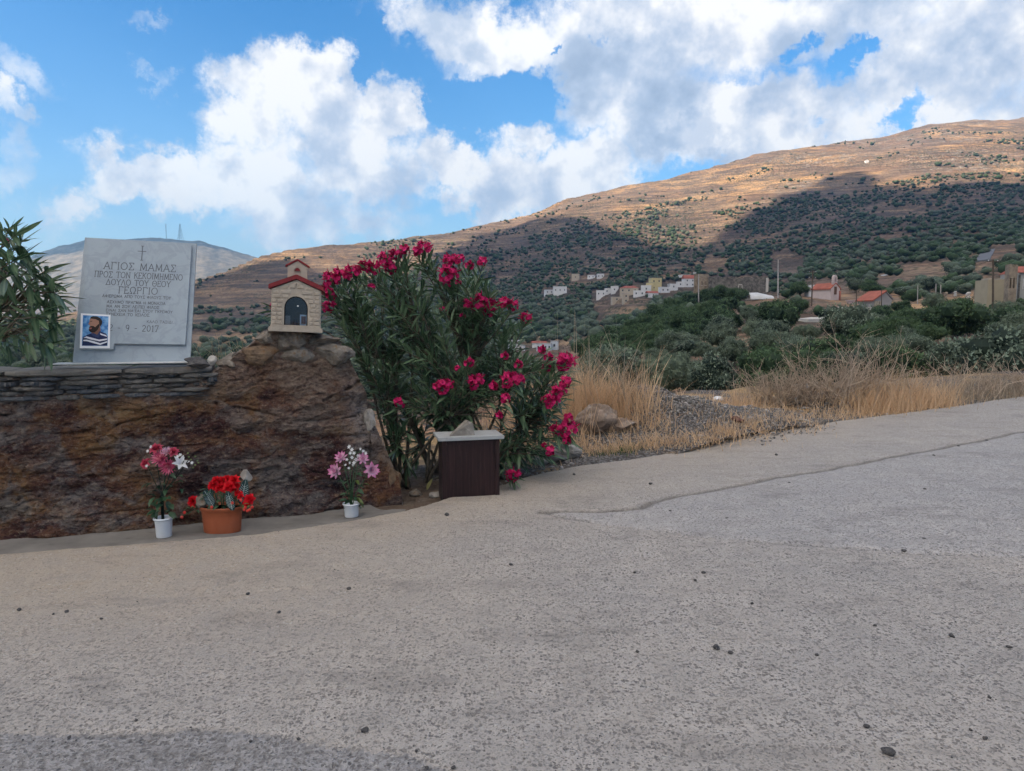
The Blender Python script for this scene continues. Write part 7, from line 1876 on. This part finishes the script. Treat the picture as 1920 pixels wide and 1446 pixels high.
# red roofed shed
YS = 150; k = YS / 1333; h_ = P(1640, 584, YS); sh_ = empty('shed', (h_.x, h_.y, h_.z), (0, 0, .35)); tag(sh_, 'grey barn with a sloping red tiled roof below the chapel', 'barn')
sw, sd, shh = 44 * k, 34 * k, 24 * k
MB().prism([(-sw / 2, -2), (sw / 2, -2), (sw / 2, shh * .9), (sw * .12, shh * 1.5), (-sw / 2, shh * .8)], -sd / 2, sd / 2).build('wall', M_GRW, sh_)
MB().prism([(sw * .12, shh * 1.5), (sw * .12, shh * 1.6), (-sw / 2 - .6, shh * .85), (-sw / 2 - .6, shh * .75)], -sd / 2 - .4, sd / 2 + .4).build('roof_slope', M_TILE, sh_)
MB().prism([(sw * .12, shh * 1.5), (sw * .12, shh * 1.58), (sw / 2 + .3, shh * .96), (sw / 2 + .3, shh * .88)], -sd / 2 - .2, sd / 2 + .2).build('roof_slope', M_GRW, sh_)
for x in (-.42, -.3, -.16): MB().box((sw * x, -sd / 2 - .12, shh * .3), (.35, .3, shh * .95)).build('post', M_BEW, sh_)
MB().box((-sw * .22, -sd / 2 - .03, shh * .3), (sw * .3, .1, shh * .7)).build('door', M_SHUT, sh_); MB().box((sw * .12, -sd / 2 - .04, shh * .25), (sw * .16, .12, shh * .4)).build('window', M_BLW, sh_)
h_ = P(1601, 578, 165); tag(MB().box((0, 0, 0), (16 * .124, 3, 3.2)).box((0, 0, 1.75), (2.4, 3.4, .25)).build('annex', wallmat('pinkish_plaster', (.42, .33, .31)), loc=h_), 'pinkish flat annex at the left of the grey barn', 'outbuilding')
h_ = P(1665, 524, 300); tag(MB().box((0, 0, .5), (17 * .225, 4, 2.4)).box((0, 0, 1.8), (18 * .225, 4.4, .3)).build('greenhouse', simple('bright_roof', (.75, .78, .8), .5), loc=h_), 'small hut with a bright white roof high on the right slope', 'hut')
# right house
YR = 118; k = YR / 1333
h_ = P(1874, 565, YR); tan = empty('tan_house', (h_.x, h_.y, h_.z), (0, 0, -.12)); tag(tan, 'plain tan walled building in front of the grey red roofed house', 'house')
MB().box((0, 1.8, 20 * k - 1), (46 * k, 4, 40 * k + 2)).build('wall', wallmat('tan_plaster', (.36, .31, .215)), tan); MB().box((-19 * k, 1.0, 41.5 * k), (7 * k, 2, 2.5 * k)).build('parapet', M_BEW, tan); MB().box((2 * k, 1.5, 41 * k), (34 * k, 2.6, 1.5 * k)).build('railing', M_GRW, tan); MB().box((21 * k, .4, 46 * k), (3.5 * k, .6, 12 * k)).build('chimney', M_WHW, tan)
h_ = P(1896, 568, YR - 4); stw = empty('stone_tower_wall', (h_.x, h_.y, h_.z), (0, 0, -.1)); tag(stw, 'tall narrow tan stone corner with slit windows between the tan and grey houses', 'stone corner')
masonry_wall(stw, 'wall', -7 * k, 7 * k, .5, 1.2, 68 * k, [(-5 * k, -2.5 * k, 26 * k, 44 * k), (0.5 * k, 3 * k, 26 * k, 44 * k)], MATS['tan_masonry'], .5, .3)
for x in (-3.8, 1.8): MB().box((x * k, .7, 35 * k), (2.3 * k, .3, 18 * k)).build('window', M_SHUT, stw)
h_ = P(1925, 560, YR + 4); gh = empty('grey_house', (h_.x, h_.y, h_.z), (0, 0, -.15)); tag(gh, 'grey plastered house with a red tiled roof at the right edge', 'house')
MB().box((0, 2, 24 * k - 1), (44 * k, 6, 50 * k + 2)).build('wall', wallmat('grey_green_plaster', (.34, .34, .31)), gh)
MB().add([(-24 * k, -1.5, 49 * k), (24 * k, -1.5, 49 * k), (24 * k, 5.5, 49 * k), (-24 * k, 5.5, 49 * k), (-16 * k, 2, 63 * k), (24 * k, 2, 63 * k)], [(0, 1, 5, 4), (2, 3, 4, 5), (1, 2, 5), (3, 0, 4), (3, 2, 1, 0)]).build('roof', M_TILE, gh)
wi = MB().box((-9 * k, -1.03, 27 * k), (8 * k, .12, 17 * k)).build('window', M_DARKW, gh); MB().box((-9 * k, -1.08, 37 * k), (10.5 * k, .2, 1.6 * k)).build('frame', M_WHW, wi)
for s_ in (-1, 1): MB().box((-9 * k + s_ * 4.8 * k, -1.08, 27 * k), (1.2 * k, .2, 18.4 * k)).build('frame', M_WHW, wi)
MB().box((-21 * k, -1.05, 22 * k), (3 * k, .2, 46 * k)).build('corner_strip', MATS['rubble_masonry'], gh)
# ruined gateposts
for (u, v, w, h, lab) in [(1772,566,9,22,'broken yellowish wall stump, leftmost of the ruined stumps'),(1791,556,5,12,'small pale round pillar among the ruined stumps'),(1815,566,14,22,'white rubble wall stump with plaster patches'),(1828,560,7,20,'yellowish pillar stump, rightmost of the ruined stumps')]:
    h_ = P(u, v, 135); k = 135 / 1333; rt = empty('wall_stump', h_); tag(rt, lab, 'ruined wall')
    for q in range(3): 
        me = stone_mesh('block', 90 + q, 2, (w * k * .5 * (1 - .15 * q), .5, h * k / 5), MATS['tan_masonry'] if 'yell' in lab else M_PALESTONE); o = bpy.data.objects.new('block', me); o.parent = rt; o.location = (random.uniform(-.1, .1), 0, h * k * (.1 + .28 * q)); COL.objects.link(o)
# far summit masts, tiny chapel on the mountain
def mast(u, vb, vt, wpx, label, lattice):
    Y = 3600; b = P(u, vb + 3, Y); t = P(u, vt, Y); hh_ = t.z - b.z; w = wpx * Y / 1333 / 2; mb = MB(); root = empty('radio_mast', b); tag(root, label, 'radio mast', 'masts on the far summit')
    if lattice:
        for sx in (-1, 1):
            for sy in (-1, 1): MB().tube([(sx * w, sy * w, 0), (sx * w * .12, sy * w * .12, hh_)], [.9, .5], 5).build('leg', M_BLK, root)
        for i in range(9):
            f = i / 9; f2 = (i + 1) / 9; ww_ = w * (1 - .88 * f); w2_ = w * (1 - .88 * f2)
            MB().tube([(-ww_, -ww_, f * hh_), (w2_, -w2_, f2 * hh_)], .45, 4).tube([(ww_, -ww_, f * hh_), (-w2_, -w2_, f2 * hh_)], .45, 4).build('brace', M_BLK, root)
    else:
        MB().tube([(0, 0, 0), (0, 0, hh_)], [1.4, .7], 6).build('pole', M_BLK, root)
        for f in (.55, .8, .93): MB().box((0, 0, hh_ * f), (4.5, 4.5, 4)).build('antenna', M_GRW, root)
mast(312, 446, 420, 3, 'thin radio mast on the far summit, left of the lattice one', False); mast(338.5, 446, 420, 7, 'lattice radio mast on the far summit, right of the thin one', True)
h_ = hit(1625, 305, 1000)
if h_: tag(MB().box((0, 0, .5), (7, 5, 5)).prism([(-3.5, 3), (3.5, 3), (0, 4.6)], -2.52, 2.52).build('mountain_chapel', M_WHW, loc=h_), 'tiny white chapel alone high on the bare mountainside', 'chapel')
# poles and wires
M_POLE = simple('pole_timber', (.10, .075, .055), .85, .2, 3); M_POLEG = simple('pole_concrete', (.36, .34, .33), .85, .1, 3)
def pole(u, vb, vt, Y, label, mat, w=.13, cross=(), lean=0.0, group='utility poles on the hillside'):
    b = P(u, vb, Y); t = P(u + lean, vt, Y); root = empty('utility_pole', b); tag(root, label, 'utility pole', group)
    MB().tube([(0, 0, -1.5), t - b], [w * 1.15, w * .8], 8).build('post', mat, root)
    for f in cross:
        c = (t - b) * f; MB().box(c, (1.5, .10, .10)).build('crossarm', mat, root)
        for x in (-.65, 0, .65): MB().lathe([(.05, 0), (.06, .1), (.02, .2), (0, .22)], 6, (c[0] + x, 0, c[2] + .04)).build('insulator', M_WHW, root)
    return t
t1 = pole(1310, 572, 514, 205, 'pale utility pole standing against the dark spur before the ruin', M_POLEG, .16)
t2 = pole(1459, 556, 487, 215, 'pale concrete pole right of the long ruin', M_POLEG, .22)
t3 = pole(1520.5, 604, 508, 150, 'dark timber pole with two crossarms left of the chapel mound', M_POLE, .17, (.97, .86), lean=3.5)
t4 = pole(1606, 576, 545, 150, 'short thin dark pole beside the barn', M_POLE, .12)
t5 = pole(1653, 575, 545, 135, 'short dark pole before the grey barn', M_POLE, .10)
t6 = pole(1863, 602, 487, 100, 'tall dark timber pole before the tan house', M_POLE, .15, (.97,), lean=-1)
t7 = pole(1755, 555, 532, 150, 'thin pale post, left one of the pair near the ruined stumps', M_POLEG, .10); t8 = pole(1764, 555, 534, 150, 'thin pale post, right one of the pair near the ruined stumps', M_POLEG, .10); t9 = pole(1721, 558, 534, 160, 'thin grey post left of the pale pair', M_POLEG, .08)
def wire(a, b, sag, label, r=.022):
    pts = [a.lerp(b, i / 14) - Vector((0, 0, sag * 4 * (i / 14) * (1 - i / 14))) for i in range(15)]
    mb = MB(); mb.tube([p - a for p in pts], r, 4); tag(mb.build('power_line', M_BLK, loc=a), label, 'power line', 'overhead wires on the hillside')
wire(t3 + Vector((.6, 0, .1)), t6 + Vector((-.6, 0, .1)), 2.2, 'overhead wire from the chapel pole to the tall right pole'); wire(t3 + Vector((0, 0, -.9)), t6 + Vector((0, 0, 0)), 2.6, 'lower overhead wire between the chapel pole and the tall right pole')
wire(t6 + Vector((.6, 0, 0)), P(2100, 470, 90), 1.5, 'overhead wire leaving the tall right pole to the right'); wire(t3 + Vector((-.6, 0, 0)), t2 - Vector((0, 0, .4)), 1.6, 'overhead wire from the chapel pole to the concrete pole')
# road and path pieces on the slopes
def strip(px_, wd, mat, label, name='path'):
    V = []; c = [hit(u, v) for u, v in px_]; c = [q for q in c if q]
    for i, p in enumerate(c):
        d = (c[min(i + 1, len(c) - 1)] - c[max(0, i - 1)]); d.z = 0; d.normalize(); n = Vector((-d.y, d.x, 0))
        for s_ in (-1, 1):
            q = p + n * s_ * wd / 2; V.append((q.x, q.y, max(q.z, tz(q.x / q.y, q.y)) + .35))
    m = len(c); V += [(x, y, z - 1.2) for x, y, z in V]; k2 = 2 * m
    Fc = []
    for i in range(m - 1): a = 2 * i; Fc += [(a, a + 1, a + 3, a + 2), (a + k2, a + 2 + k2, a + 3 + k2, a + 1 + k2), (a, a + 2, a + 2 + k2, a + k2), (a + 1, a + 1 + k2, a + 3 + k2, a + 3)]
    Fc += [(0, k2, k2 + 1, 1), (2 * m - 2, 2 * m - 1, 2 * m - 1 + k2, 2 * m - 2 + k2)]
    tag(mesh_obj(name, V, Fc, mat), label, kind='structure')
M_ASPH = simple('grey_asphalt', (.13, .135, .145), .9, .1, .5)
strip([(1842, 490), (1845, 484), (1849, 478), (1853, 472), (1855, 469)], 5, M_ASPH, 'short piece of asphalt road climbing the right hillside', 'hill_road')
strip([(1505, 603), (1530, 602), (1565, 600)], 2.0, M_PALESTONE, 'pale kerb of the road below the chapel mound'); strip([(1575, 580), (1610, 580), (1640, 581)], 1.5, M_PALESTONE, 'pale strip of track before the barn'); strip([(1715, 611), (1735, 611), (1750, 610)], 1.6, M_PALESTONE, 'pale strip of track among the trees')
